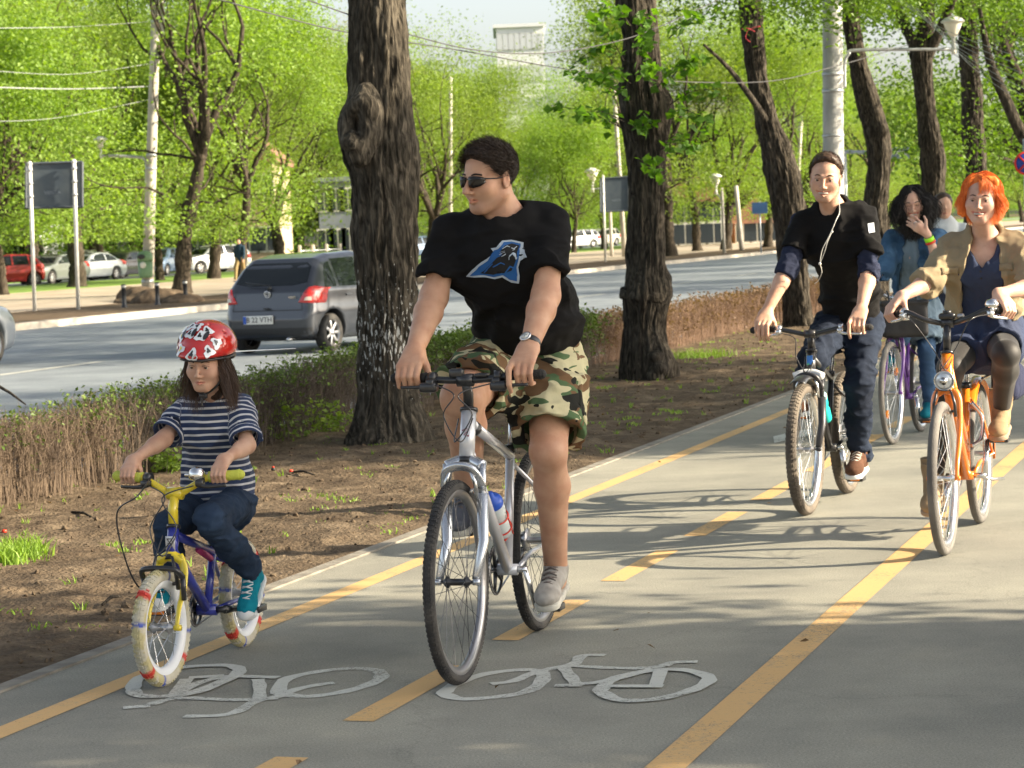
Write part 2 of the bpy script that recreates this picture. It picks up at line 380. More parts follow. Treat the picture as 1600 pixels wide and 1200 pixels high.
M_path = asphalt('path_asphalt', (.145, .145, .122), (.36, .355, .305), stain=(.21, .20, .16), sc1=130)
M_road = asphalt('road_asphalt', (.145, .17, .195), (.26, .30, .335), sc1=60, rough=.62, stain=(.2, .2, .2))
M_pave = mat('pavement_slabs', (.42, .36, .28), .9, col2=(.3, .25, .19), scale=.6, bump=.3, bscale=30)
M_kerb = mat('kerb_stone', (.5, .46, .39), .85, col2=(.34, .31, .26), scale=3, bump=.4, bscale=60)
M_grass = mat('lawn', (.10, .19, .02), .9, col2=(.17, .27, .04), scale=1.2, bump=1, bscale=40)
def soil_mat(name, a, b_, c):
    m = bpy.data.materials.new(name); m.use_nodes = True; t = m.node_tree; L = t.links; b = t.nodes['Principled BSDF']
    tc = t.nodes.new('ShaderNodeTexCoord'); n1 = t.nodes.new('ShaderNodeTexNoise'); n1.inputs['Scale'].default_value = 3; n1.inputs['Detail'].default_value = 10; n1.inputs['Roughness'].default_value = .75
    L.new(tc.outputs['Object'], n1.inputs['Vector']); r = ramp(t, [(.3, a), (.5, b_), (.68, c)]); L.new(n1.outputs[0], r.inputs[0]); L.new(r.outputs[0], b.inputs['Base Color'])
    b.inputs['Roughness'].default_value = .95; b.inputs['Specular IOR Level'].default_value = .1
    n2 = t.nodes.new('ShaderNodeTexNoise'); n2.inputs['Scale'].default_value = 45; n2.inputs['Detail'].default_value = 8; L.new(tc.outputs['Object'], n2.inputs['Vector'])
    bp = t.nodes.new('ShaderNodeBump'); bp.inputs['Strength'].default_value = 1; bp.inputs['Distance'].default_value = .02; L.new(n2.outputs[0], bp.inputs['Height']); L.new(bp.outputs[0], b.inputs['Normal']); return m
M_soil = soil_mat('soil', (.055, .040, .028), (.115, .086, .058), (.21, .162, .11))
def paint_mat(name, col, worn, lo=.50, hi=.66, wear=.74):
    m = bpy.data.materials.new(name); m.use_nodes = True; t = m.node_tree; L = t.links; b = t.nodes['Principled BSDF']; b.inputs['Roughness'].default_value = .75
    tc = t.nodes.new('ShaderNodeTexCoord'); n = t.nodes.new('ShaderNodeTexNoise'); n.inputs['Scale'].default_value = 28; n.inputs['Detail'].default_value = 9; n.inputs['Roughness'].default_value = .8
    L.new(tc.outputs['Object'], n.inputs['Vector']); n2 = t.nodes.new('ShaderNodeTexNoise'); n2.inputs['Scale'].default_value = 2.2; n2.inputs['Detail'].default_value = 3; L.new(tc.outputs['Object'], n2.inputs['Vector'])
    ad = t.nodes.new('ShaderNodeMath'); ad.operation = 'MULTIPLY_ADD'; L.new(n2.outputs[0], ad.inputs[0]); ad.inputs[1].default_value = .5; L.new(n.outputs[0], ad.inputs[2])
    r = ramp(t, [(lo + .25, col), (hi + .25, worn)]); L.new(ad.outputs[0], r.inputs[0]); L.new(r.outputs[0], b.inputs['Base Color'])
    n3 = t.nodes.new('ShaderNodeTexNoise'); n3.inputs['Scale'].default_value = 260; L.new(tc.outputs['Object'], n3.inputs['Vector'])
    n4 = t.nodes.new('ShaderNodeTexNoise'); n4.inputs['Scale'].default_value = 75; n4.inputs['Detail'].default_value = 6; n4.inputs['Roughness'].default_value = .8; L.new(tc.outputs['Object'], n4.inputs['Vector'])
    a2 = t.nodes.new('ShaderNodeMath'); a2.operation = 'MULTIPLY_ADD'; L.new(n2.outputs[0], a2.inputs[0]); a2.inputs[1].default_value = .35; L.new(n4.outputs[0], a2.inputs[2]); r4 = ramp(t, [(wear, (1, 1, 1)), (wear + .05, (0, 0, 0))]); L.new(a2.outputs[0], r4.inputs[0]); L.new(r4.outputs[0], b.inputs['Alpha'])
    bp = t.nodes.new('ShaderNodeBump'); bp.inputs['Strength'].default_value = .4; bp.inputs['Distance'].default_value = .003; L.new(n3.outputs[0], bp.inputs['Height']); L.new(bp.outputs[0], b.inputs['Normal']); return m
M_yel = paint_mat('yellow_line_paint', (.58, .365, .15), (.40, .30, .17), wear=.77); M_wht = paint_mat('white_marking_paint', (.52, .53, .48), (.36, .36, .32), wear=.745)
# ================================================================ ground, path, road
def sheet(name, l0, l1, n0, n1, z, m, nl=1, nn=1, under=None):
    V, F = [], []
    for i in range(nl + 1):
        for j in range(nn + 1): V.append(LN(l0 + (l1 - l0) * i / nl, n0 + (n1 - n0) * j / nn, z))
    for i in range(nl):
        for j in range(nn): a = i * (nn + 1) + j; F.append((a, a + 1, a + nn + 2, a + nn + 1)[::-1])
    o = link(name, np_mesh(name, [tuple(v) for v in V], F, smooth=False), m); return tag(o, kind='structure')
def slab(name, l0, l1, n0, n1, z0, z1, m):
    b = MB(); b.box(LN((l0 + l1) / 2, (n0 + n1) / 2, (z0 + z1) / 2), (l1 - l0, n1 - n0, z1 - z0), U, -N if False else Vector((-U.y, U.x, 0)))
    return tag(b.build(name, m), kind='structure')
b = MB(); b.add([(-1800, -200, -.5), (1800, -200, -.5), (1800, 2400, -.5), (-1800, 2400, -.5)], [(0, 1, 2, 3)]); tag(b.build('ground', M_soil), kind='structure')
PE = -4.28                                            # left edge of the bike path
slab('bike_path', -20, 320, PE, 14, -.45, 0, M_path)
slab('path_edging', -20, 320, PE - .075, PE - .003, -.4, .008, mat('edging_concrete', (.27, .25, .21), .9, col2=(.17, .155, .13), scale=9, bump=.5, bscale=90))
slab('road', -60, 700, -26.0, -8.05, -.45, -.13, M_road)
slab('near_kerb', -60, 400, -8.04, -7.88, -.45, -.02, M_kerb)
slab('far_kerb', -60, 700, -26.35, -26.01, -.45, .02, M_kerb)
slab('far_verge', -60, 700, -31.6, -26.36, -.45, -.005, M_soil)
slab('far_pavement', -60, 700, -47, -31.61, -.45, 0, M_pave)
slab('lawn', -60, 700, -56.5, -47.01, -.45, .01, M_grass)
slab('parking_lane', -60, 700, -64, -56.51, -.45, -.03, M_road)
slab('park_ground', -60, 700, -190, -64.01, -.45, -.004, M_grass)
# joints between kerb stones and slabs
b = MB()
for i in range(150): b.box(LN(20 + i * 1.0, -26.18, .0225), (.02, .345, .004), U, Vector((-U.y, U.x, 0)))
tag(b.build('kerb_joints', mat('joint', (.12, .11, .09), .9)), kind='structure')
# verge of bare earth
def verge_h(P):
    l = P[:, 0]; n = P[:, 1]; Q = np.stack([l, n, np.zeros(len(l))], 1)
    h = .030 * fbm(Q, 1.1, 1, 3) + .022 * fbm(Q, 6, 2, 3) + .020 * np.maximum(fbm(Q, 17, 3, 2), 0) ** 1.3
    e = np.clip((PE - .08 - n) / .25, 0, 1); w_ = np.clip((n + 7.9) / .3, 0, 1); return (.012 + h) * e * w_ - .004
ls = np.concatenate([np.arange(3, 6, .08), np.arange(6, 18, .025), np.arange(18, 34, .06), np.arange(34, 70, .3), np.arange(70, 320, 4)])
ns = np.arange(-7.879, PE - .074, .027); G = np.stack(np.meshgrid(ls, ns, indexing='ij'), -1).reshape(-1, 2)
z = verge_h(G); V = np.outer(G[:, 0], U) + np.outer(G[:, 1], N); V[:, 2] = z
a = (np.arange(len(ls) - 1)[:, None] * len(ns) + np.arange(len(ns) - 1)[None]).ravel()
Fq = np.stack([a, a + len(ns), a + len(ns) + 1, a + 1], 1)
o = link('verge', np_mesh('verge', V, Fq[:, ::-1]), M_soil); tag(o, kind='structure')
if o.data.polygons[0].normal.z < 0: o.data.flip_normals()
# ---------------------------------------------------------------- markings
def stripe(l0, l1, n0, w_, z=.0022, mb=None):
    mb.add([LN(l0, n0 - w_ / 2, z), LN(l1, n0 - w_ / 2, z), LN(l1, n0 + w_ / 2, z), LN(l0, n0 + w_ / 2, z)], [(3, 2, 1, 0)])
def fixn(o):
    if o.data.polygons[0].normal.z < 0: o.data.flip_normals()
    return o
b = MB(); stripe(2, 160, -3.93, .10, mb=b); stripe(2, 160, -1.72, .115, mb=b); tag(fixn(b.build('edge_line_marking', M_yel)), kind='structure')
b = MB()
_dash = [gnd(545, 1127), gnd(690, 1050), gnd(770, 992), gnd(868, 945), gnd(960, 892), gnd(1040, 862), gnd(1080, 832), gnd(1145, 805), gnd(1174, 782), gnd(1240, 756)]
l_a = ln_of(gnd(545, 1125))[0]; per = None
dl = [ln_of(p)[0] for p in _dash]
for q in range(-3, 40):
    s0 = dl[0] + q * (dl[8] - dl[0]) / 4; stripe(s0, s0 + .95, -2.84, .105, mb=b)
tag(fixn(b.build('centre_line_marking', M_yel)), kind='structure')
def ribbon(mb, px, w_, z=.006, closed=False, conv=lambda x, y: (x, y), mid=4):
    P = [gnd(*conv(*p)) for p in px]; P = [Vector((p.x, p.y, 0)) for p in P]
    if closed: P = P + [P[0]]
    Q = [Vector(q) for q in smooth_curve(P, mid)] if mid > 1 else P; vs = []
    for i, p in enumerate(Q):
        a_ = Q[max(i - 1, 0)]; c_ = Q[min(i + 1, len(Q) - 1)]
        if closed and i in (0, len(Q) - 1): a_, c_ = Q[-2], Q[1]
        t = (c_ - a_).normalized(); s_ = Vector((-t.y, t.x, 0)) * w_ / 2; ww = 1 + .12 * math.sin(i * 1.7)
        vs += [p + s_ * ww + Vector((0, 0, z)), p - s_ * ww + Vector((0, 0, z))]
    mb.add(vs, [(2 * i, 2 * i + 1, 2 * i + 3, 2 * i + 2) for i in range(len(Q) - 1)])
c1 = lambda x, y: (x / 2, 600 + y / 2); c2 = lambda x, y: (100 + x / 1.4545, 980 + y / 1.4545)
sym = [([(868, 968), (892, 925), (985, 902), (1100, 890), (1178, 898), (1190, 920), (1140, 945), (1050, 968), (950, 978)], 1), ([(1045, 936), (1000, 941), (930, 955), (870, 978), (800, 993), (740, 1026), (680, 1038), (575, 1040)], 0),
       ([(385, 1014), (470, 1008)], 0), ([(470, 1004), (560, 984), (740, 990), (870, 984)], 0), ([(810, 990), (812, 950), (806, 925)], 0), ([(870, 920), (800, 918), (700, 918), (600, 945), (545, 985)], 0),
       ([(415, 955), (440, 920), (560, 890), (690, 882), (742, 890), (742, 908), (690, 935), (600, 968), (500, 980), (430, 975)], 1), ([(545, 975), (585, 925)], 0), ([(590, 922), (700, 916)], 0), ([(745, 912), (640, 960), (555, 980)], 0)]
sym2 = [([(862, 152), (890, 130), (960, 107), (1040, 98), (1085, 103), (1085, 125), (1050, 148), (980, 160), (900, 164)], 1), ([(970, 130), (1020, 124), (1060, 108), (1110, 95), (1160, 84), (1178, 66), (1230, 65)], 0),
        ([(1150, 88), (1200, 92), (1300, 95), (1362, 90)], 0), ([(1362, 90), (1385, 82), (1440, 80)], 0), ([(1132, 90), (1150, 112), (1165, 132)], 0), ([(1115, 135), (1180, 134)], 0), ([(1165, 132), (1230, 125), (1340, 98)], 0),
        ([(1218, 148), (1245, 122), (1320, 103), (1400, 99), (1458, 112), (1462, 128), (1415, 150), (1340, 167), (1260, 168)], 1), ([(1230, 137), (1362, 137)], 0), ([(1345, 135), (1358, 97)], 0)]
for S_, cv in ((sym, c1), (sym2, c2)):
    b = MB()
    for i, (p, cl) in enumerate(S_): ribbon(b, p, .052 if cl else .045, z=.0022 + .0004 * i, closed=bool(cl), conv=cv, mid=4 if len(p) > 2 else 1)
    tag(fixn(b.build('bicycle_symbol_marking', M_wht)), kind='structure')
b = MB(); b.add([gnd(1208, 682, .005), gnd(1245, 673, .005), gnd(1290, 668, .005), gnd(1290, 676, .005), gnd(1245, 684, .005), gnd(1210, 692, .005)], [(0, 1, 2, 3, 4, 5)])
tag(fixn(b.build('arrow_marking', M_wht)), kind='structure')
# the lane lines on the road
b = MB()
for i in range(40):
    b.add([LN(20 + i * 9, -16.9, -.126), LN(23 + i * 9, -16.9, -.126), LN(23 + i * 9, -16.75, -.126), LN(20 + i * 9, -16.75, -.126)], [(3, 2, 1, 0)])
tag(fixn(b.build('lane_marking', M_wht)), kind='structure')
# ================================================================ vegetation
def leaf_mat(name, c1, c2, tr=(.35, .5, .06), mixf=.42, rough=.5):
    if name in _M: return _M[name]
    m = bpy.data.materials.new(name); m.use_nodes = True; t = m.node_tree; L = t.links; b = t.nodes['Principled BSDF']; b.inputs['Roughness'].default_value = rough; b.inputs['Specular IOR Level'].default_value = .25
    at_ = t.nodes.new('ShaderNodeAttribute'); at_.attribute_name = 'rnd'; r = ramp(t, [(0, c1), (1, c2)]); L.new(at_.outputs['Fac'], r.inputs[0]); L.new(r.outputs[0], b.inputs['Base Color'])
    tl = t.nodes.new('ShaderNodeBsdfTranslucent'); mm = t.nodes.new('ShaderNodeMix'); mm.data_type = 'RGBA'; mm.blend_type = 'MULTIPLY'; mm.inputs[0].default_value = 1; mm.inputs[7].default_value = (tr[0] * 4, tr[1] * 3, tr[2] * 3, 1)
    L.new(r.outputs[0], mm.inputs[6]); L.new(mm.outputs[2], tl.inputs[0])
    ms = t.nodes.new('ShaderNodeMixShader'); ms.inputs[0].default_value = mixf; L.new(b.outputs[0], ms.inputs[1]); L.new(tl.outputs[0], ms.inputs[2]); L.new(ms.outputs[0], t.nodes['Material Output'].inputs[0])
    _M[name] = m; return m
L_spring = leaf_mat('leaf_spring', (.12, .19, .035), (.25, .34, .085))
L_lime = leaf_mat('leaf_lime', (.14, .24, .04), (.27, .39, .095))
L_mid = leaf_mat('leaf_mid', (.07, .14, .018), (.14, .23, .035), mixf=.35)
L_dark = leaf_mat('leaf_dark', (.035, .075, .018), (.08, .13, .03), mixf=.25)
L_olive = leaf_mat('leaf_olive', (.18, .19, .07), (.30, .30, .14))
def bark_mat(name, c1, c2, c3, white=0.0, sc_=1.0):
    m = bpy.data.materials.new(name); m.use_nodes = True; t = m.node_tree; L = t.links; b = t.nodes['Principled BSDF']; b.inputs['Roughness'].default_value = .95; b.inputs['Specular IOR Level'].default_value = .15
    tc = t.nodes.new('ShaderNodeTexCoord'); mp = t.nodes.new('ShaderNodeMapping'); mp.inputs['Scale'].default_value = (sc_, sc_, .24 * sc_); L.new(tc.outputs['Object'], mp.inputs[0])
    n = t.nodes.new('ShaderNodeTexNoise'); n.inputs['Scale'].default_value = 22; n.inputs['Detail'].default_value = 8; n.inputs['Distortion'].default_value = 1.3; L.new(mp.outputs[0], n.inputs['Vector'])
    r = ramp(t, [(.34, c1), (.52, c2), (.68, c3)]); L.new(n.outputs[0], r.inputs[0]); out = r.outputs[0]
    if white:
        n3 = t.nodes.new('ShaderNodeTexNoise'); n3.inputs['Scale'].default_value = 62; n3.inputs['Detail'].default_value = 5; mp2 = t.nodes.new('ShaderNodeMapping'); mp2.inputs['Scale'].default_value = (1, 1, .28); L.new(tc.outputs['Object'], mp2.inputs[0]); L.new(mp2.outputs[0], n3.inputs['Vector'])
        sp = t.nodes.new('ShaderNodeSeparateXYZ'); L.new(tc.outputs['Object'], sp.inputs[0]); mr = t.nodes.new('ShaderNodeMapRange'); mr.inputs[1].default_value = .25; mr.inputs[2].default_value = 1.35; mr.inputs[3].default_value = 0; mr.inputs[4].default_value = .25
        pk = t.nodes.new('ShaderNodeMath'); pk.operation = 'PINGPONG'; pk.inputs[1].default_value = .8; L.new(sp.outputs[2], pk.inputs[0]); 
        mr.inputs[1].default_value = 0; mr.inputs[2].default_value = .8; L.new(pk.outputs[0], mr.inputs[0])
        lt = t.nodes.new('ShaderNodeMath'); lt.operation = 'LESS_THAN'; lt.inputs[1].default_value = 1.55; L.new(sp.outputs[2], lt.inputs[0])
        ml = t.nodes.new('ShaderNodeMath'); ml.operation = 'MULTIPLY'; L.new(mr.outputs[0], ml.inputs[0]); L.new(lt.outputs[0], ml.inputs[1])
        ad = t.nodes.new('ShaderNodeMath'); L.new(n3.outputs[0], ad.inputs[0]); L.new(ml.outputs[0], ad.inputs[1]); r5 = ramp(t, [(.79, (0, 0, 0)), (.82, (1, 1, 1))]); L.new(ad.outputs[0], r5.inputs[0])
        mx = t.nodes.new('ShaderNodeMix'); mx.data_type = 'RGBA'; L.new(r5.outputs[0], mx.inputs[0]); L.new(out, mx.inputs[6]); mx.inputs[7].default_value = (.6, .6, .56, 1); out = mx.outputs[2]
    L.new(out, b.inputs['Base Color']); bp = t.nodes.new('ShaderNodeBump'); bp.inputs['Strength'].default_value = 1; bp.inputs['Distance'].default_value = .03; L.new(n.outputs[0], bp.inputs['Height']); L.new(bp.outputs[0], b.inputs['Normal']); return m
B_near = bark_mat('bark_whitewashed', (.018, .016, .012), (.06, .052, .04), (.13, .112, .085), white=1)
B_plain = bark_mat('bark', (.015, .013, .011), (.05, .043, .034), (.10, .085, .066))
B_far = bark_mat('bark_far', (.018, .015, .011), (.05, .041, .031), (.10, .082, .06), sc_=.6)
def leaves_arrays(C, size, rng, flat=.5, asp=.75, droop=.0):
    """one folded diamond leaf (2 quads -> 4 tris as 2 quads) for every centre"""
    n = len(C); nrm = rng.normal(size=(n, 3)); nrm[:, 2] = np.abs(nrm[:, 2]) + flat; nrm /= np.linalg.norm(nrm, axis=1, keepdims=True)
    d = rng.normal(size=(n, 3)); d[:, 2] -= droop; d -= nrm * (d * nrm).sum(1, keepdims=True); d /= np.linalg.norm(d, axis=1, keepdims=True); s = np.cross(nrm, d)
    sz = (size * rng.uniform(.6, 1.25, n))[:, None]; a = C - d * sz * .5; t = C + d * sz * .6; l = C + s * sz * asp * .5 - d * sz * .08 + nrm * sz * .12; r = C - s * sz * asp * .5 - d * sz * .08 + nrm * sz * .12
    V = np.stack([a, l, t, r], 1).reshape(-1, 3); i = np.arange(n) * 4; F = np.concatenate([np.stack([i, i + 2, i + 1], 1), np.stack([i, i + 3, i + 2], 1)]); return V, F
def leaf_obj(name, C, size, m, parent=None, loc=None, seed=1, origin=(0, 0, 0), **kw):
    rng = np.random.default_rng(seed); C = np.asarray(C); V, F = leaves_arrays(C - np.array(origin), size, rng, **kw); me = np_mesh(name, V, F, smooth=False)
    cl = fbm(C, .9, seed, 2) * .35; r = np.clip(rng.uniform(0, 1, len(C)) * .8 + cl + .1, 0, 1)
    a = me.attributes.new('rnd', 'FLOAT', 'POINT'); a.data.foreach_set('value', np.repeat(r, 4).astype(np.float32)); return link(name, me, m, parent, loc)
def clumps(rng, blobs, per=36, spread=.32):
    """leaf centres in small clusters inside uneven ellipsoids [(centre, radii, clusters)]"""
    out = []
    for c, r, k in blobs:
        d = rng.normal(size=(k, 3)); d /= np.linalg.norm(d, axis=1, keepdims=True); rr = rng.uniform(.15, 1, k) ** (1 / 2.2)
        p = np.array(c) + d * rr[:, None] * np.array(r) * (1 + .25 * fbm(d * 2 + np.array(c), 1.3, 3, 2))[:, None]
        q = p[:, None, :] + rng.normal(size=(k, per, 3)) * spread * np.array([1, 1, .6]); out.append(q.reshape(-1, 3))
    return np.concatenate(out)
def limb(mb, p, d, L_, r, rng, depth, tips, n=7, up=.25, wander=.18, minr=.012, kids=(2, 3)):
    pts = [Vector(p)]; rs = [r]; d = Vector(d).normalized(); S = 6
    for i in range(S):
        d = (d + Vector(rng.normal(size=3)) * wander + Vector((0, 0, up * .3))).normalized(); pts.append(pts[-1] + d * L_ / S); rs.append(r * (1 - .55 * (i + 1) / S))
    mb.tube(pts, rs, n=max(4, n), caps=False)
    if depth <= 1: tips.append(pts[3]); tips.append(pts[5])
    if depth == 0: tips.append(pts[-1]); return
    k = rng.integers(kids[0], kids[1] + 1)
    for i in range(k):
        j = S if i == 0 else int(rng.integers(3, S)); a = pts[j]
        nd = (d + Vector(rng.normal(size=3)) * (.35 if i == 0 else .75)).normalized(); nd.z = max(nd.z, -.1)
        limb(mb, a, nd, L_ * rng.uniform(.62, .85), rs[j] * (.85 if i == 0 else .62), rng, depth - 1, tips, max(4, n - 1), up, wander, minr, kids)
def trunk_mesh(name, pts, rs, m, parent, seed=0, burls=(), rings=8, seg=40, ridge=.06, loc=None, flare=1.0, holes=()):
    """a lofted trunk with ridged bark; burls: (t along 0..1, angle, radius m, height m)"""
    C = np.array(smooth_curve([(*p, r) for p, r in zip(pts, rs)], rings)); P = C[:, :3]; Rr = C[:, 3]; K = len(P)
    arc = np.concatenate([[0], np.cumsum(np.linalg.norm(np.diff(P, axis=0), axis=1))]); ang = np.linspace(0, 2 * math.pi, seg, endpoint=False)
    X = np.tile(np.cos(ang), (K, 1)); Y = np.tile(np.sin(ang), (K, 1)); Z = np.tile(arc[:, None], (1, seg)); Q = np.stack([X * 2.2, Y * 2.2, Z * .9], -1).reshape(-1, 3)
    lump = fbm(Q, 1.0, seed, 3).reshape(K, seg) * .16; rid = (np.abs(fbm(np.stack([X * 11, Y * 11, Z * 3.2], -1).reshape(-1, 3), 1, seed + 5, 3)).reshape(K, seg) - .25) * ridge * 3
    rad = Rr[:, None] * (1 + lump + rid); nrm = np.stack([X, Y, X * 0], -1); pos = P[:, None, :] + nrm * rad[..., None]
    for (bx, br, bh) in burls:
        bp = np.array(bx); d2 = ((pos - bp) ** 2).sum(-1); pos = pos + (nrm * .8 + (pos - bp) * 0) * (bh * np.exp(-d2 / (br * br)))[..., None]
    for (bx, br, bh) in holes:
        bp = np.array(bx); q = (pos - bp) / np.array(br); d2 = (q ** 2).sum(-1); pos = pos - nrm * (bh * np.exp(-d2 ** 2))[..., None]
    pos = pos + nrm * (fbm(pos.reshape(-1, 3) * np.array([1, 1, .4]), 14, seed + 9, 2).reshape(K, seg) * Rr[:, None] * .05)[..., None]
    a = (np.arange(K - 1)[:, None] * seg + np.arange(seg)[None]).ravel(); b_ = (np.arange(K - 1)[:, None] * seg + (np.arange(seg)[None] + 1) % seg).ravel()
    F = np.stack([a, b_, b_ + seg, a + seg], 1); V = pos.reshape(-1, 3)
    if parent is not None: V = V - np.array(parent.location)
    return link(name, np_mesh(name, V, F), m, parent, loc)
def px_tree(name, label, prof, Y, group, seed, bark, burls=(), holes=(), limbs=(), crown=(), leaf=None, lsize=.075, cat='tree', rings=24, seg=128, per=36, spread=.3, Yf=None, extra=()):
    """prof: (px, py, half width px) from the foot up, at distance Y"""
    f = lambda py: Y; s = FPX / Y; pts = [at(x, y, Y) for x, y, _ in prof]; rs = [h_ / s for *_, h_ in prof]
    base = pts[0].copy(); base.z = 0; pts[0].z = min(pts[0].z, -.05); t = empty(name, base, label, cat, group)
    trunk_mesh('trunk', pts, rs, bark, t, seed, [(at(x, y, Y + dy), r_, h_) for x, y, dy, r_, h_ in burls], rings, seg, ridge=.10, holes=[(at(x, y, Y + dy), r_, h_) for x, y, dy, r_, h_ in holes])
    rng = np.random.default_rng(seed)
    for L_ in limbs:
        mb = MB(); P = smooth_curve([(*at(x, y, Y + dy), h_ / s) for x, y, dy, h_ in L_], 5); mb.tube([p[:3] for p in P], [max(p[3], .004) for p in P], 12, caps=False); mb.build('branch', bark, t, origin=base)
    if crown:
        C = clumps(rng, [(at(x, y, Y + dy), r_, k) for x, y, dy, r_, k in crown], per, spread)
        leaf_obj('crown', C, lsize, leaf, t, seed=seed, origin=base)
    q = base + Vector((0, 0, 8.3)); rg = np.random.default_rng(seed + 1); leaf_obj('upper_crown', clumps(rg, [(q, (3.6, 3.6, 2.0), 150)], 34, .42), .17, leaf or L_mid, t, seed=seed, origin=base)
    return t, base
if True:
    G1 = 'linden trees in the row between the path and the road'
    px_tree('linden_tree', 'thickest dark trunk with hollow knot and whitewash flecks, left of the man in sunglasses', [(612, 700, 78), (609, 672, 56), (607, 640, 46), (605, 560, 43), (605, 500, 43), (602, 400, 46), (599, 300, 47), (592, 235, 50), (594, 165, 46), (592, 90, 44), (590, 0, 42), (588, -120, 40), (592, -300, 36), (600, -480, 30)],
        17.9, G1, 11, B_near, burls=[(548, 195, -.05, .17, .10), (645, 665, -.1, .16, .10), (560, 675, -.1, .15, .07), (640, 250, 0, .2, .05)], holes=[(560, 190, -.2, (.05, .2, .13), .10)],
        limbs=[[(600, -150, 0, 25), (700, -330, -.6, 16), (820, -460, -1.2, 8)], [(590, -200, 0, 25), (450, -380, .6, 15), (330, -520, 1, 7)]],
        crown=[(600, -560, 0, (2.6, 2.6, 1.3), 150)], leaf=L_mid)
    px_tree('linden_tree', 'knobbly dark trunk with a swollen ring halfway up and burls at its foot', [(1005, 604, 46), (1006, 592, 39), (1006, 560, 35), (1007, 520, 32), (1009, 470, 33), (1010, 400, 29), (1011, 300, 27), (1012, 230, 32), (1010, 175, 38), (1004, 120, 32), (1002, 60, 28), (994, 0, 31), (990, -100, 28), (985, -300, 24)],
        24.0, G1, 23, B_plain, burls=[(1008, 458, -.25, .15, .10), (1034, 455, -.1, .12, .10), (985, 462, -.2, .12, .07), (1036, 572, -.16, .16, .20), (1040, 592, -.12, .12, .12), (1028, 545, -.2, .12, .10), (978, 395, 0, .1, .04), (985, 20, -.1, .1, .06), (1046, 165, -.1, .12, .07), (1040, 435, 0, .08, .05)],
        crown=[(985, -420, 0, (2.6, 2.6, 1.4), 130)], leaf=L_mid)
    px_tree('linden_tree', 'crooked trunk leaning left with a red ribbon tied high on it', [(1248, 516, 30), (1247, 500, 23), (1243, 450, 20), (1238, 400, 22), (1232, 330, 24), (1222, 270, 25), (1208, 220, 21), (1195, 170, 17), (1183, 120, 16), (1176, 60, 17), (1171, 0, 17), (1168, -100, 15), (1175, -260, 12)],
        34.5, G1, 31, B_plain, burls=[(1235, 220, -.2, .12, .1), (1205, 165, -.2, .1, .07), (1168, 45, -.1, .1, .05)], limbs=[[(1215, 215, 0, 7), (1150, 120, -.4, 4), (1100, 70, -.8, 2)]],
        crown=[(1240, -12, 0, (1.8, 2, .55), 130), (1170, -160, 0, (2.5, 2.5, 1.0), 120)], leaf=L_mid, per=30)
    px_tree('linden_tree', 'dark trunk bent like an elbow, rising between the young man and the laughing woman', [(1368, 496, 24), (1368, 430, 19), (1367, 330, 18), (1373, 270, 17), (1370, 215, 19), (1353, 150, 18), (1341, 100, 14), (1332, 50, 13), (1325, 0, 13), (1320, -100, 12), (1325, -250, 10)],
        38.5, G1, 47, B_plain, burls=[(1383, 200, -.2, .12, .1), (1380, 235, 0, .1, .07)], crown=[(1335, -15, 0, (1.5, 1.6, .5), 100), (1330, -150, 0, (2.4, 2.4, 1.0), 100)], leaf=L_mid, per=30)
    px_tree('linden_tree', 'dark trunk forking into three limbs, directly behind the woman with black curly hair', [(1462, 486, 28), (1460, 430, 21), (1459, 300, 17), (1457, 240, 19), (1447, 170, 15), (1442, 120, 15), (1440, 85, 18), (1441, 62, 14)],
        43.0, G1, 53, B_plain, limbs=[[(1441, 95, 0, 14), (1424, 60, 0, 9), (1403, 15, .2, 8), (1380, -60, .4, 6), (1350, -160, .5, 4)], [(1442, 85, 0, 15), (1447, 40, 0, 13), (1449, 0, 0, 12), (1455, -120, 0, 9)], [(1443, 92, 0, 13), (1463, 60, -.2, 8), (1480, 20, -.4, 7), (1510, -50, -.8, 5)]],
        crown=[(1385, 14, 0, (1.0, 1.6, .42), 60), (1470, 0, .5, (1.1, 1.2, .45), 60), (1500, 255, 1.5, (.7, .9, .75), 26), (1420, 160, 2, (.6, .9, .9), 20), (1440, -120, 0, (2.4, 2.4, 1.2), 110)], leaf=L_mid, per=30)
    px_tree('linden_tree', 'straight dark trunk beneath the green canopy, directly above the red-haired woman', [(1523, 490, 26), (1523, 420, 19), (1524, 300, 16), (1526, 260, 15), (1520, 205, 17), (1519, 150, 15), (1514, 100, 14), (1512, 50, 14), (1510, 0, 14), (1508, -120, 12)],
        48.5, G1, 59, B_plain, crown=[(1575, 20, 0, (1.3, 1.6, .6), 100), (1500, -10, 2, (1.3, 1.5, .4), 40), (1545, 230, 2.5, (.8, .9, .8), 22), (1520, -150, 0, (2.6, 2.4, 1.2), 110)], leaf=L_mid, per=30)
    px_tree('linden_tree', 'tree at the right edge with one slanting dark limb over the round sign', [(1690, 540, 30), (1685, 480, 24), (1670, 330, 22), (1655, 270, 20), (1665, 180, 15), (1680, 50, 12)],
        36.0, G1, 67, B_plain, limbs=[[(1655, 290, 0, 18), (1625, 240, 0, 13), (1598, 212, 0, 10), (1570, 152, 0, 9), (1548, 100, 0, 7), (1538, 55, 0, 5), (1530, 10, 0, 3)]],
        crown=[(1610, -10, 0, (1.0, 1.2, .5), 30), (1590, 130, .5, (.5, .6, .5), 8), (1680, -60, 0, (2, 2, 1), 60)], leaf=L_mid, per=26)

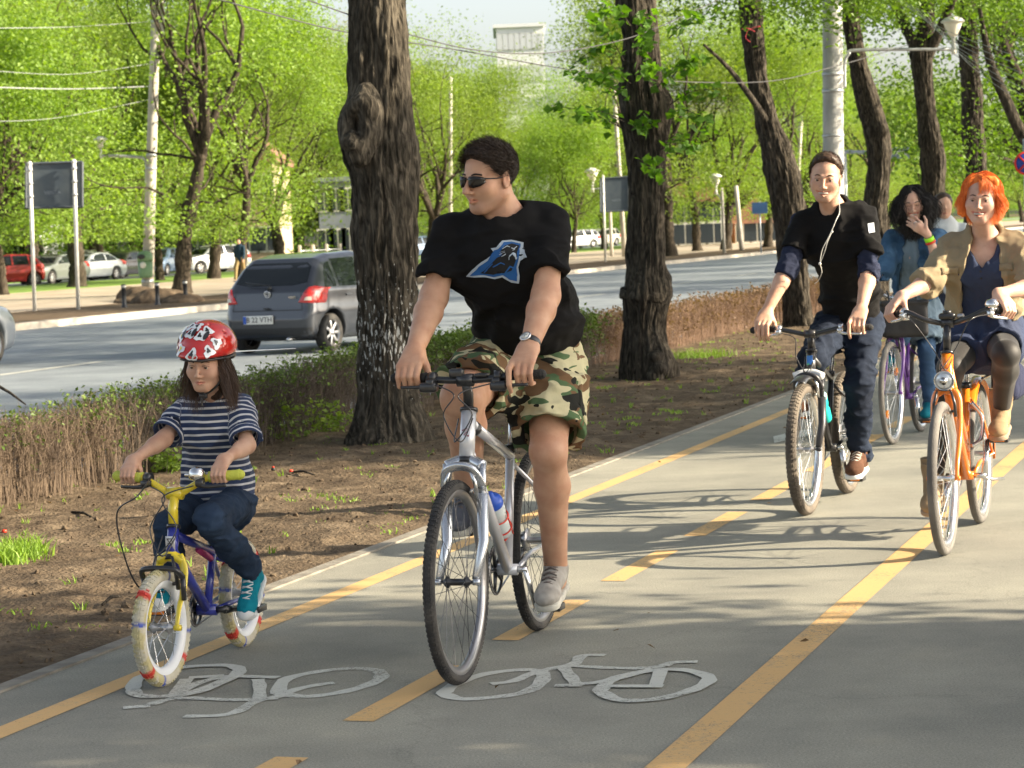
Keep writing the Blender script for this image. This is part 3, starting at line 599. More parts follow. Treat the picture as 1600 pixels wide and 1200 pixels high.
# the healed wound on the big trunk: a swollen lip round a dark hollow
_t = bpy.data.objects['linden_tree']; D = SDF(); K_ = [at(557 + 15 * math.cos(a) + 11 * math.sin(a), 192 - 33 * math.sin(a), 17.9 - .31 + .10 * math.cos(a) ** 2 - .03 * math.cos(a)) for a in np.linspace(0, 2 * math.pi, 15)]
for i in range(14): D.cone(K_[i], K_[i + 1], .031 + .007 * math.sin(i * 1.9), .031 + .007 * math.sin(i * 1.9 + 1.9), k=.05)
q = at(562, 235, 17.9 - .26); D.ell(tuple(q), (.08, .07, .13), k=.06); q = at(575, 185, 17.9 - .22); D.ell(tuple(q), (.12, .09, .26), k=.08); q = at(556, 192, 17.9 - .42); D.ell(tuple(q), (.035, .20, .12), k=.04, mode='sub'); D.disp(lambda P: fbm(P * np.array([1, 1, .5]), 22, 3, 3) * .018)
sdf_obj('knot', D, .012, B_near, _t, tuple(_t.location))

_t = bpy.data.objects['linden_tree.001']; D = SDF()
for x, y, dy, r in ((1036, 568, -.05, .12), (1041, 584, -.05, .10), (1026, 556, -.12, .10), (1022, 590, -.16, .09), (1030, 577, -.16, .09)): D.ell(tuple(at(x, y, 24.0 - .12 + dy)), (r, r, r * .8), k=.05)
D.disp(lambda P: fbm(P, 16, 3, 3) * .022); sdf_obj('burl', D, .014, B_plain, _t, tuple(_t.location))
D = SDF(); K_ = [at(1009 - 34 * math.cos(a), 456 + 8 * math.sin(a * .9), 24.0 - .235 * math.sin(a)) for a in np.linspace(-.15, math.pi + .15, 11)]
for i in range(10): D.cone(K_[i], K_[i + 1], .036 + .012 * math.sin(i * 2.1), .036 + .012 * math.sin(i * 2.1 + 2.1), k=.06)
D.disp(lambda P: fbm(P, 14, 5, 3) * .025); sdf_obj('burl', D, .014, B_plain, _t, tuple(_t.location))
# ================================================================ far trees: a few kinds, copied
def make_far(seed, h, r, fork, leafm, lsize, depth=4, spread=.42, per=34, up=.3, n=5, crownlow=0.0, dens=1.0, tr=(0, 0), low=7):
    """returns (trunk mesh, crown mesh) standing at the origin"""
    rng = np.random.default_rng(seed); mb = MB(); tips = []; d = Vector((tr[0], tr[1], 1)).normalized()
    pts = [Vector((0, 0, -.1))]; rs = [r * 1.5]
    for i in range(6):
        d = (d + Vector(rng.normal(size=3)) * .06).normalized(); pts.append(pts[-1] + d * fork / 6); rs.append(r * (1.05 - .06 * i))
    P = smooth_curve([(*p, q) for p, q in zip(pts, rs)], 4); mb.tube([p[:3] for p in P], [p[3] * (1 + .08 * rng.normal()) for p in P], 12, caps=False)
    for i in range(n):
        a = 2 * math.pi * (i + rng.uniform(-.2, .2)) / n; dd = Vector((math.cos(a) * .6, math.sin(a) * .6, 1.0)); limb(mb, pts[-1] - Vector((0, 0, rng.uniform(0, .5))), dd, (h - fork) * .42, r * .62, rng, depth, tips, 8, up, .16)
    for i in range(low):
        a = rng.uniform(0, 6.28); q = Vector(P[6 + int(rng.integers(0, len(P) - 8))][:3]); q.z = max(q.z, 2.4); limb(mb, q, (math.cos(a), math.sin(a), .35), rng.uniform(1.6, 2.6), r * .22, rng, 2, tips, 5, -.05, .2)
    for i in range(int(crownlow)):                        # low epicormic shoots
        q = pts[3 + i % 4]; tips += [q + Vector(rng.normal(size=3)) * .5, q + Vector(rng.normal(size=3)) * .4]
    T = np.array([list(t) for t in tips]); k = int(per * dens); C = (T[:, None, :] + rng.normal(size=(len(T), k, 3)) * spread * np.array([1.15, 1.15, .8])).reshape(-1, 3)
    C = C[C[:, 2] > 1.5]; v, f = leaves_arrays(C, lsize, rng); me = np_mesh('crown', v, f, smooth=False); cl = fbm(C, .7, seed, 2) * .4
    a = me.attributes.new('rnd', 'FLOAT', 'POINT'); a.data.foreach_set('value', np.repeat(np.clip(rng.uniform(0, 1, len(C)) * .7 + cl + .15, 0, 1), 4).astype(np.float32))
    tm = np_mesh('trunk', np.array(mb.v), mb.f, smooth=True); tm.materials.append(B_far); me.materials.append(leafm); return tm, me
FAR = [make_far(101, 12, .27, 3.4, L_spring, .115, crownlow=3, low=6), make_far(102, 13, .22, 4.2, L_lime, .12, crownlow=5, low=5), make_far(103, 11, .28, 2.6, L_spring, .11, n=4, dens=.85, low=4),
       make_far(104, 14, .26, 4.8, L_olive, .10, dens=.6, n=5), make_far(105, 9, .17, 2.6, L_lime, .12, n=6, crownlow=6), make_far(106, 12, .25, 3.0, L_mid, .13)]
def far_tree(kind, pos, rz, s, label, group, st=None):
    t = empty('linden_tree', pos, label, 'tree', group, rz); t.scale = (s, s, s * (st or 1))
    for nm, me in zip(('trunk', 'crown'), FAR[kind]):
        o = bpy.data.objects.new(nm, me); sc.collection.objects.link(o); o.parent = t
    return t
def base_at(x, n):                                         # ground point under column x on the line n
    k = (x - 800) / FPX; d = (n) / (k * N.x + N.y); return Vector((k * d, d, 0))
GB = 'trees on the far side of the road'
# trees whose trunks the photo lets one tell apart: (column, lateral line, kind, scale, spin, label)
rows = [(128, -49, 2, 1.25, 0.4, 'tall forked tree on the lawn, its trunk beside the dark billboard'),
        (290, -34.5, 1, 1.15, 4.6, 'thick knobbly tree just right of the white lamp pole and its litter bin'),
        (342, -47, 0, .95, 1.1, 'slim tree in front of the white parked car on the left lawn'),
        (258, -50, 4, 1.15, 3.0, 'thin tree half hidden behind the white concrete lamp pole'),
        (385, -44, 1, 1.0, 4.0, 'leaning tree beside the walker in the dark jacket'),
        (447, -58, 2, 1.25, 5.1, 'many-limbed tree rising straight above the grey hatchback'),
        (520, -66, 1, 1.2, 2.6, 'pale green tree between the hatchback roof and the big trunk'),
        (12, -46, 4, 1.2, 2.2, 'small bright green tree at the left edge in front of the red car'),
        (62, -60, 5, 1.0, .7, 'dark green tree behind the billboard and the silver parked cars'),
        (170, -62, 4, 1.25, 1.9, 'slender bright tree behind the parked silver wagon'),
        (222, -66, 5, 1.0, 3.3, 'shaded tree behind the dark parked saloon'),
        (684, -46, 2, 1.15, .9, 'tree with a V-shaped fork beside the right flank of the big trunk'),
        (905, -47, 4, 1.0, 4.4, 'young tree just left of the smaller billboard'),
        (953, -49, 1, 1.0, .2, 'tree whose trunk stands right behind the smaller billboard post'),
        (1056, -30.5, 0, 1.15, 5.6, 'stout trunk by the far kerb, first one right of the knobbly trunk'),
        (1098, -33.5, 1, 1.05, 2.9, 'second stout trunk by the far kerb, right of the knobbly trunk'),
        (1142, -32, 0, 1.05, 1.3, 'third trunk by the far kerb, left of the thin leaning lamp pole'),
        (1208, -31, 1, 1.1, 3.9, 'wide trunk by the far kerb just left of the crooked near trunk'),
        (1080, -48, 4, 1.1, 2.1, 'thin trunk on the lawn between two stout kerb-side trunks'),
        (1180, -50, 4, 1.1, .5, 'thin trunk on the lawn behind the leaning lamp pole')]
for x, n, k, s, rz, lab in rows: far_tree(k, base_at(x, n), rz, s, lab, GB)
# the belt of trees beyond the parked cars
LMK = [(-30, 'past the left edge'), (10, 'behind the red car'), (50, 'behind the left billboard post'), (85, 'behind the billboard'), (128, 'behind the forked lawn tree'), (165, 'behind the estate car'), (200, 'behind the dark saloon'), (235, 'behind the whitewashed pole'), (280, 'behind the knobbly left tree'), (330, 'above the white car'), (375, 'above the far walker'), (415, 'above the left of the hatchback'), (455, 'above the hatchback'), (500, 'above the post fence'), (540, 'beside the knot of the big trunk'), (590, 'hidden by the big trunk'), (650, 'right of the big trunk'), (690, 'behind the V-shaped tree'), (735, 'above the man in sunglasses'), (790, 'right of the sunglasses mans hair'), (840, 'right of his shoulder'), (890, 'left of the small lamp'), (930, 'behind the small lamp'), (970, 'behind the smaller billboard'), (1010, 'hidden by the knobbly trunk'), (1060, 'behind the first stout trunk'), (1100, 'behind the second stout trunk'), (1140, 'behind the third stout trunk'), (1175, 'behind the leaning pole'), (1210, 'behind the crooked trunk'), (1260, 'above the young mans sleeve'), (1300, 'behind the concrete pole'), (1345, 'left of the elbow-bent trunk'), (1390, 'behind the grey direction sign'), (1430, 'above the curly hair'), (1475, 'right of the three-limbed trunk'), (1520, 'above the copper hair'), (1560, 'right of the copper hair'), (1600, 'by the round sign'), (1650, 'past the right edge')]
USED = set(); rng = np.random.default_rng(5); spots = []
for row, (n, step, sx) in enumerate([(-67, 58, 1.15), (-74, 64, 1.3), (-84, 66, 1.5), (-98, 80, 1.75)]):
    x = -60 + row * 23
    while x < 1680:
        if not (1190 < x < 1290 and row > 0): spots.append((x + rng.uniform(-12, 12), n + rng.uniform(-2, 2), row, sx * ((.62 if row > 1 else .8) if 755 < x < 975 else 1)))
        x += step * (1 if x < 1100 else .8)
for i, (x, n, row, sx) in enumerate(spots):
    k = int(rng.choice([0, 1, 1, 2, 4, 0, 3])); lm = min(LMK, key=lambda q: abs(q[0] - x))[1]; lab = '%s tree of the far belt, %s, %s' % (['light green', 'lime green', 'wide forked', 'sparse olive', 'small bright'][k], ['front row', 'second row', 'third row', 'back row'][row], lm)
    if lab in USED: lab += ', further right'
    USED.add(lab); far_tree(k, base_at(x, n), rng.uniform(0, 6.28), sx * rng.uniform(.85, 1.1), lab, 'belt of trees behind the parked cars')
for i in range(9):                                          # the row goes on along the far kerb to the right
    x = 1270 + i * 42; far_tree([0, 1, 2, 0, 1, 0, 2, 1, 0][i], base_at(x, -33 - (i % 3) * 2.2), i * 1.3, 1.1, 'far kerb-side tree on the right, %s counted from the concrete pole' % ['first', 'second', 'third', 'fourth', 'fifth', 'sixth', 'seventh', 'eighth', 'last'][i], 'far kerb-side trees on the right')
# undergrowth in front of the belt
C = []
rng = np.random.default_rng(9)
for i in range(70):
    x = rng.uniform(-40, 1620); n = rng.uniform(-69, -64); c = base_at(x, n); q = rng.normal(size=(420, 3)) * np.array([2.2, 1.2, .8]) + np.array([c.x, c.y, 1.1]); C.append(q[q[:, 2] > .05])
tag(leaf_obj('undergrowth', np.concatenate(C), .2, L_mid, seed=4), 'dark green bushes along the foot of the tree belt', 'bushes', kind='stuff')
# ================================================================ trees outside the frame on the right whose crowns shade the path
def shade_tree(l, n, cz, rad, k, label, per=60, spread=.35, size=.13, seed=0, rt=.28):
    p = LN(l, n); t = empty('linden_tree', p, label, 'tree', 'trees beside the path outside the picture')
    trunk_mesh('trunk', [p + Vector((0, 0, z_)) for z_ in (-.1, .4, 1.5, 3, cz)], [rt * 1.4, rt * 1.05, rt, rt * .9, rt * .5], B_plain, t, seed, rings=8, seg=24)
    C = clumps(np.random.default_rng(seed), [(p + Vector((0, 0, cz)), rad, k)], per, spread); leaf_obj('crown', C, size, L_mid, t, seed=seed, origin=p)
SHADE = [(4.0, 8.6, 5.4, (3.3, 3.0, 2.6), 150), (13.6, 12.5, 7.2, (2.4, 2.0, 2.2), 60)]
def seen_from_sun(P, H):                                    # where a crown must stand for its shade to fall on P: H metres up
    return P + SD * (H / SD.z)
def shade_at(P, H, rad, k, label, seed, **kw):
    q = seen_from_sun(P, H); l, n = ln_of(q); shade_tree(l, n, q.z, rad, k, label, seed=seed, **kw)
sh = [((900, 1130), 3.6, (2.0, 1.5, 1.5), 110), ((1500, 1080), 3.4, (1.3, 1.25, 1.3), 90), ((150, 1010), 4.6, (1.6, 1.3, 1.3), 60), ((1350, 655), 5.4, (2.8, 2.1, 1.9), 230), ((1000, 640), 7.0, (3.2, 2.8, 2.0), 250),
      ((560, 690), 6.6, (2.8, 1.9, 1.7), 190), ((520, 590), 8.0, (3.2, 3.0, 1.8), 130), ((900, 600), 8.4, (3.2, 3.2, 1.8), 150), ((300, 700), 7.4, (2.4, 1.8, 1.5), 100)]
q = Vector((-.1, 8.75, 1.35)) + SD * (3.2 / SD.z); shade_tree(*ln_of(q), q.z, (1.5, .60, .7), 32, 'unseen low tree added right of the path to shade the man in sunglasses', seed=299, rt=.12, size=.12)  # sparse unseen crown added toward the sun to dapple the man with shade
for i, ((x, y), H_, rad, k) in enumerate(sh):
    shade_at(gnd(x, y), H_, rad, k, ['broad tree right of the path, outside the picture, shading the foreground', 'second tree right of the path, outside the picture', 'low tree right of the path, outside the picture', 'tall tree right of the path, outside the picture', 'tree whose crown shades the earth strip, outside the picture', 'tree whose crown shades the big trunk, outside the picture', 'farthest shading tree right of the path, outside the picture', 'tree whose crown shades the middle of the earth strip, outside the picture', 'tree whose crown shades the hedge by the girl, outside the picture'][i], 300 + i)
for i in range(9):
    p = LN(61 + i * 9, -6.4); far_tree(5, p, i * 1.7, 1.05, 'tree of the near row past the right edge, %s beyond the round sign' % ['first', 'second', 'third', 'fourth', 'fifth', 'sixth', 'seventh', 'eighth', 'ninth'][i], 'linden trees in the row between the path and the road')
# ================================================================ hedge of clipped shrubs
def stem_mat(name, a, b_): return mat(name, a, .9, col2=b_, scale=6, contrast=(.3, .7))
def hedge(name, label, l0, l1, h, dens, stems_m, leaf, leafn, topn, seed, w_=.55, n0=-7.55, lsz=.03, jag=.1):
    rng = np.random.default_rng(seed); k = int((l1 - l0) * dens); org = LN((l0 + l1) / 2, n0); t = empty(name, org, label, 'hedge', 'clipped hedges along the road')
    L_ = rng.uniform(l0, l1, k); n_ = n0 + rng.normal(size=k) * w_ * .24; hh = h * (1 + jag * fbm(np.stack([L_, n_ * 0, n_ * 0], 1), 1.3, seed, 2) + rng.normal(size=k) * .07)
    Vs, Fs, nb = [], [], 0; tipsL = []
    base = np.outer(L_, U) + np.outer(n_, N)
    def strands(A, B, r, m_=3):
        nonlocal nb
        d = B - A; d /= np.linalg.norm(d, axis=1, keepdims=True) + 1e-9; a = np.cross(d, np.array([.31, .2, .93])); a /= np.linalg.norm(a, axis=1, keepdims=True) + 1e-9; b2 = np.cross(d, a); q = []
        for e, rr in ((A, r), (B, r * .45)):
            for j in range(3): th = 2 * math.pi * j / 3; q.append(e + (a * math.cos(th) + b2 * math.sin(th)) * rr[:, None])
        V = np.stack(q, 1).reshape(-1, 3); i = np.arange(len(A))[:, None] * 6 + nb; Vs.append(V)
        for j in range(3): Fs.append(np.concatenate([i + j, i + (j + 1) % 3, i + 3 + (j + 1) % 3, i + 3 + j], 1))
        nb += len(V)
    mid = base + rng.normal(size=(k, 3)) * .03; mid[:, 2] = hh * .5; top = mid + rng.normal(size=(k, 3)) * .055; top[:, 2] = hh
    bs = base.copy(); bs[:, 2] = -.02; r0 = rng.uniform(.0018, .0046, k); strands(bs, mid, r0); strands(mid, top, r0 * .7)
    for j in range(6):
        f = rng.uniform(.25, .95, k)[:, None]; A = np.where(f < .5, bs + (mid - bs) * f * 2, mid + (top - mid) * (f * 2 - 1)); B = A + rng.normal(size=(k, 3)) * .07 + np.array([0, 0, .07]); B[:, 2] = np.minimum(B[:, 2], hh * 1.05); strands(A, B, r0 * .4); tipsL.append(B)
    V = np.concatenate(Vs) - np.array(org); link('stems', np_mesh('stems', V, np.concatenate(Fs), smooth=False), stems_m, t)
    T = np.concatenate(tipsL + [top]); T = T[rng.permutation(len(T))]; hi = T[:, 2] > h * .72
    C = np.concatenate([T[hi][:int(topn * (l1 - l0))], T[~hi][:int(leafn * (l1 - l0))]]); C = np.concatenate([C + rng.normal(size=C.shape) * .02 for _ in range(3)])
    if len(C): leaf_obj('leaves', C, lsz, leaf, t, seed=seed, origin=org)
    return t
lx = lambda x, y: ln_of(gnd(x, y))[0]
HB = stem_mat('twigs_tan', (.070, .050, .036), (.165, .12, .08)); HG = stem_mat('twigs_grey_brown', (.055, .042, .033), (.125, .10, .075)); HR = stem_mat('twigs_red_brown', (.11, .068, .045), (.21, .135, .088))
L_hedge = leaf_mat('leaf_hedge', (.06, .11, .02), (.14, .2, .04), mixf=.25); L_dry = leaf_mat('leaf_dry', (.11, .065, .04), (.20, .125, .075), mixf=.3)
hedge('hedge', 'sparse tan hedge of bare twigs at the left edge, behind the girl', 9.5, lx(175, 748), .48, 480, HB, L_hedge, 40, 160, 1, jag=.16)
hedge('hedge', 'grey-brown hedge with green tips between the girl and the thickest trunk', lx(175, 748), lx(590, 660), .50, 400, HG, L_hedge, 60, 330, 2, jag=.14)
hedge('hedge', 'dark green hedge between the thickest trunk and the knobbly trunk', lx(590, 660), lx(985, 570), .55, 200, HG, L_hedge, 200, 900, 3, lsz=.035, jag=.13)
hedge('hedge', 'dense dry brown hedge to the right of the knobbly trunk', lx(985, 570), lx(1420, 480), .50, 230, HR, L_dry, 160, 150, 4, lsz=.035, jag=.06)
# ================================================================ weeds, tufts and litter on the earth strip
def blades(rng, c, rad, k, h, lean=.5):
    P = np.array(c) + np.stack([rng.normal(size=k) * rad, rng.normal(size=k) * rad, np.zeros(k)], 1); hh = h * rng.uniform(.5, 1.1, k); d = rng.normal(size=(k, 2)) * lean * hh[:, None]
    a = rng.uniform(0, 6.28, k); w_ = .004; s = np.stack([np.cos(a) * w_, np.sin(a) * w_, np.zeros(k)], 1); m_ = P + np.stack([d[:, 0] * .35, d[:, 1] * .35, hh * .6], 1); t = P + np.stack([d[:, 0], d[:, 1], hh], 1)
    V = np.stack([P - s, P + s, m_ + s * .8, m_ - s * .8, t], 1).reshape(-1, 3); i = np.arange(k) * 5; return V, [list(q) for q in np.stack([i, i + 1, i + 2, i + 3], 1)] + [list(q) for q in np.stack([i + 3, i + 2, i + 4], 1)]
def blade_obj(name, groups, m, seed):
    rng = np.random.default_rng(seed); V, F, n = [], [], 0
    for g in groups:
        v, f = blades(rng, *g); V.append(v); F += [[i + n for i in q] for q in f]; n += len(v)
    V = np.concatenate(V); org = V.mean(0); org[2] = 0; me = np_mesh(name, V - org, F, smooth=False); a = me.attributes.new('rnd', 'FLOAT', 'POINT'); a.data.foreach_set('value', np.random.default_rng(1).uniform(0, 1, len(V)).astype(np.float32)); return link(name, me, m, None, tuple(org))
L_blade = leaf_mat('blade', (.13, .24, .03), (.26, .38, .07), mixf=.3)
rng = np.random.default_rng(21)
tag(blade_obj('grass_tuft', [(gnd(x, y), .05, 90, .11) for x, y in ((8, 885), (30, 880), (52, 872), (14, 868), (40, 866), (-14, 886))], L_blade, 2), 'bright green grass tuft on the bare earth at the left edge', 'grass tuft')
tag(blade_obj('grass_tuft', [(gnd(x, y), .16, 120, .12) for x, y in ((1070, 562), (1090, 560), (1108, 558))], L_blade, 3), 'low grass patch at the foot of the knobbly trunk', 'grass tuft')
for i, (x, y, r_, lab) in enumerate([(405, 690, .13, 'leafy weed bush at the hedge foot just right of the girl'), (445, 688, .17, 'largest leafy weed bush at the hedge foot, right of the girl'), (515, 678, .10, 'small leafy weed just left of the thickest trunk'), (262, 738, .06, 'small weed beside the girl’s forearm at the hedge foot')]):
    c = gnd(x, y); q = rng.normal(size=(260, 3)) * np.array([r_, r_, r_ * .7]) + np.array([c.x, c.y, r_ * 1.0]); q = q[q[:, 2] > .01]
    tag(leaf_obj('weed_bush', q - np.array(c), .045, L_spring, seed=i, loc=c), lab.replace('’', ''), 'weed', 'leafy weeds at the hedge foot')
spr = []
for i in range(520):
    l = 6 + 30 * rng.uniform() ** 1.15; n = rng.uniform(-7.5, -4.45); p = LN(l, n); g_ = noise.noise(Vector((l * .8, n * 1.1, 0))) > .05; spr.append((tuple(p), .035 if g_ else .012, int(rng.integers(8, 22) if g_ else rng.integers(3, 10)), .03 if g_ else .05))
tag(blade_obj('sprouts', spr, L_blade, 5), 'thin green sprouts scattered over the bare earth', 'sprouts', kind='stuff')
# clods, pebbles and dead leaves
V, F = [], []; ico = bmesh.new(); bmesh.ops.create_icosphere(ico, subdivisions=1, radius=1); iv = np.array([v.co[:] for v in ico.verts]); fi = [[v.index for v in f.verts] for f in ico.faces]; ico.free()
for i in range(4200):
    l = 5.5 + 30 * rng.uniform() ** 1.3; n = rng.uniform(-7.8, -4.4); s = .004 + .014 * rng.uniform() ** 4; p = np.array(LN(l, n)); p[2] = verge_h(np.array([[l, n]]))[0] + s * .3
    q = iv * (s * rng.uniform(.6, 1.3, 3)) * (1 + .25 * rng.normal(size=(len(iv), 1))); F += [[j + len(V) * len(iv) for j in f] for f in fi]; V.append(q + p)
tag(link('soil_clods', np_mesh('soil_clods', np.concatenate(V), F, smooth=False), M_soil), 'crumbs and clods of dry earth strewn over the verge', 'clods', kind='stuff')
C = []
for i in range(240):
    l = 5.5 + 24 * rng.uniform(); n = rng.uniform(-7.8, -4.35) if i % 6 else rng.uniform(-4.3, -1.5); C.append(np.array(LN(l, n)) + np.array([0, 0, .02]))
tag(leaf_obj('dead_leaves', C, .03, L_dry, seed=8, flat=3), 'small dry leaves lying on the verge and path', 'leaves', kind='stuff')
for i, (x0, y0, x1, y1, lab) in enumerate([(160, 945, 187, 932, 'short dark twig lying on the earth left of the small front wheel'), (455, 738, 492, 742, 'dark twig on the earth right of the girl'), (112, 800, 150, 812, 'thin stick on the earth left of the girl')]):
    a, c = gnd(x0, y0, .02), gnd(x1, y1, .03); b = MB(); b.tube([a, (a + c) / 2 + Vector((0, .01, .015)), c], [.006, .008, .004], 6); tag(b.build('twig', B_plain, loc=a, origin=a), lab, 'twig', 'fallen twigs')
M_red = mat('red_plastic', (.6, .05, .02), .4)
for i, (x, y, lab) in enumerate([(427, 738, 'black plastic cap with a red top on the earth beside the girls elbow'), (455, 741, 'small orange cap on the earth, right of the black and red one'), (7, 836, 'small orange-red cap on the earth at the left edge')]):
    p = gnd(x, y, .0); b = MB(); b.lathe((0, 0, 0), [(.013, 0), (.014, .012), (.009, .018), (.0, .019)], n=12); o = b.build('bottle_cap', M_red if i else mat('black_plastic', (.02, .02, .02), .4), loc=p + Vector((0, 0, .012))); tag(o, lab, 'cap', 'caps lying on the earth')
    if i == 0: b = MB(); b.lathe((0, 0, .019), [(.009, 0), (.008, .008), (0, .009)], n=12); b.build('cap_top', M_red, o)
# a bare branch reaching in above the hedge at the left edge
a, c = at(-8, 600, 16.5), at(40, 632, 16.3); b = MB(); b.tube([at(-60, 575, 16.6) - Vector((.2, 0, .0)), a, (a + c) / 2 + Vector((0, 0, .01)), c], [.013, .012, .01, .005], 7)
b.tube([at(-60, 575, 16.6) - Vector((.2, 0, 0)), at(-75, 640, 16.6), at(-78, 745, 16.4)], [.013, .015, .018], 7); tag(b.build('bare_branch', B_plain), 'thin bare dark branch poking in over the road at the left edge', 'branch')
# ================================================================ street furniture
M_conc = mat('pole_concrete', (.50, .50, .48), .9, col2=(.30, .31, .31), scale=3, bump=.6, bscale=50, stretch=(1, 1, .5))
M_concw = mat('pole_whitewashed', (.50, .47, .41), .85, col2=(.36, .34, .30), scale=2, bump=.4, bscale=40)
M_galv = mat('galvanised', (.5, .53, .55), .45, metal=.6, col2=(.38, .4, .42), scale=12)
M_white = mat('white_enamel', (.72, .72, .68), .35, col2=(.6, .6, .55), scale=9)
M_panel = mat('panel_back', (.055, .075, .095), .55, col2=(.07, .09, .105), scale=4)
M_dark = mat('dark_metal', (.03, .032, .035), .45)
M_rub = mat('rubber', (.022, .022, .022), .75, col2=(.045, .042, .038), scale=14)
M_lampglass = mat('lamp_glass', (.75, .72, .62), .3)
def text(name, s, size, p, X, Y, m, parent, ext=.0015, origin=None):
    c = bpy.data.curves.new(name, 'FONT'); c.body = s; c.size = size; c.extrude = ext; c.align_x = 'CENTER'; c.align_y = 'CENTER'; c.resolution_u = 2; c.materials.append(m)
    o0 = bpy.data.objects.new(name, c); sc.collection.objects.link(o0); dg = bpy.context.evaluated_depsgraph_get(); me = bpy.data.meshes.new_from_object(o0.evaluated_get(dg)); bpy.data.objects.remove(o0); bpy.data.curves.remove(c)
    o = bpy.data.objects.new(name, me); sc.collection.objects.link(o); X = Vector(X).normalized(); Y = Vector(Y); Y = (Y - X * X.dot(Y)).normalized(); Z = X.cross(Y)
    o.matrix_world = Matrix((X, Y, Z)).transposed().to_4x4(); o.location = Vector(p) - (parent.location if parent else Vector()); o.rotation_euler = Matrix((X, Y, Z)).transposed().to_euler(); o.parent = parent; return o
def lamp_pole(label, base, top, r0, r1, arm, head, m, group, arm_r=.03, bands=()):
    """arm: list of points ending at the lamp head's foot"""
    t = empty('lamp_pole', (base.x, base.y, 0), label, 'lamp pole', group); o = t.location
    b = MB(); b.tube([base - Vector((0, 0, .1)), base.lerp(top, .33), base.lerp(top, .66), top], [r0, r0 + (r1 - r0) * .33, r0 + (r1 - r0) * .66, r1], 24); b.build('pole', m, t, origin=o)
    if arm:
        b = MB(); b.tube(smooth_curve(arm, 6), arm_r, 10); b.build('arm', M_galv, t, origin=o)
        e = Vector(arm[-1]); b = MB(); k = head
        b.lathe(e, [(.035 * k, -.12 * k), (.06 * k, -.1 * k), (.06 * k, .02 * k), (.045 * k, .1 * k), (.045 * k, .25 * k), (.07 * k, .3 * k)], n=20); hd = b.build('lamp_head', M_white, t, origin=o)
        b = MB(); b.lathe(e, [(.08 * k, .3 * k), (.12 * k, .36 * k), (.2 * k, .56 * k), (.235 * k, .64 * k)], n=24); b.build('glass_bowl', M_lampglass, hd, origin=o)
        b = MB(); b.lathe(e, [(.27 * k, .63 * k), (.285 * k, .66 * k), (.2 * k, .73 * k), (.06 * k, .79 * k), (.0, .8 * k)], n=24); b.build('lamp_cap', M_white, hd, origin=o)
    for f, h_ in bands:
        c = base.lerp(top, f); rr = r0 + (r1 - r0) * f; b = MB(); b.lathe(c, [(rr + .004, -h_ / 2), (rr + .012, -h_ / 2), (rr + .012, h_ / 2), (rr + .004, h_ / 2)], n=24); b.build('clamp_band', M_galv, t, origin=o)
    return t
GL = 'lamp poles along the road'
bp = gnd(230, 460); Yp = bp.y; s = FPX / Yp
lamp_pole('tall whitewashed concrete lamp pole on the left with a green litter bin', bp, at(246, -60, Yp), 9.5 / s, 6.5 / s, [at(228, 320, Yp), at(229, 262, Yp), at(226, 249, Yp), at(212, 245, Yp), at(158, 243, Yp)], 1.0 * 34 / s / .9, M_concw, GL, .05, [(.04, .1), (.38, .1), (.42, .1), (.82, .12)])
b = MB(); p0, p1 = at(253, -40, Yp), at(254, 55, Yp); b.tube([p0, p1], .06, 10); tag(b.build('pole_conduit', M_white, loc=p1, origin=p1), 'white tube fixed beside the top of the whitewashed left pole', 'tube')
Yr = 36.0; s = FPX / Yr; br = at(1304, 503, Yr); br.z = 0
lamp_pole('thick grey concrete lamp pole behind the young man with its lamp held out right', br, at(1300, -80, Yr), 17.5 / s, 15 / s, [at(1320, 138, Yr), at(1320, 100, Yr), at(1326, 85, Yr), at(1344, 78, Yr), at(1490, 77, Yr), at(1481, 76, Yr)][:5] , .62, M_conc, GL, .024, [(.62, .05), (.665, .05), (.5, .03)])
for i, (x0, y0, x1, y1, n, w_, lab, arm) in enumerate([(1167, 390, 1150, 290, -30, 8, 'thin leaning whitewashed pole by the far kerb between two trunks', 0), (984, 396, 958, 120, -34, 8, 'leaning pale pole behind the smaller billboard', 0), (712, 408, 704, 120, -52, 7, 'pale pole rising right behind the head of the man in sunglasses', 0), (1250, 400, 1252, 190, -31, 6, 'slim pole between the crooked trunk and the concrete pole', 0)]):
    c = base_at(x0, n); s = FPX / c.y; tp = at(x1, y1, c.y); lamp_pole(lab, c, tp, w_ / 2 / s, w_ * .4 / s, None, 1, M_concw, GL)
c = base_at(945, -31); s = FPX / c.y; hp = at(926, 296, c.y + 20); b0 = base_at(928, -38); b0 = Vector((hp.x + .9, hp.y, 0))
lamp_pole('small far lamp left of the smaller billboard', b0, b0 + Vector((0, 0, hp.z + .2)), .1, .08, [b0 + Vector((0, 0, hp.z - .6)), b0 + Vector((-.15, 0, hp.z)), hp], 1.5, M_concw, GL, .04)
hp = at(1119, 300, 125); b0 = Vector((hp.x + .3, hp.y, 0)); lamp_pole('small far lamp between two far kerb-side trunks', b0, b0 + Vector((0, 0, hp.z + .2)), .09, .07, [b0 + Vector((0, 0, hp.z - .5)), hp], 1.2, M_concw, GL, .04)
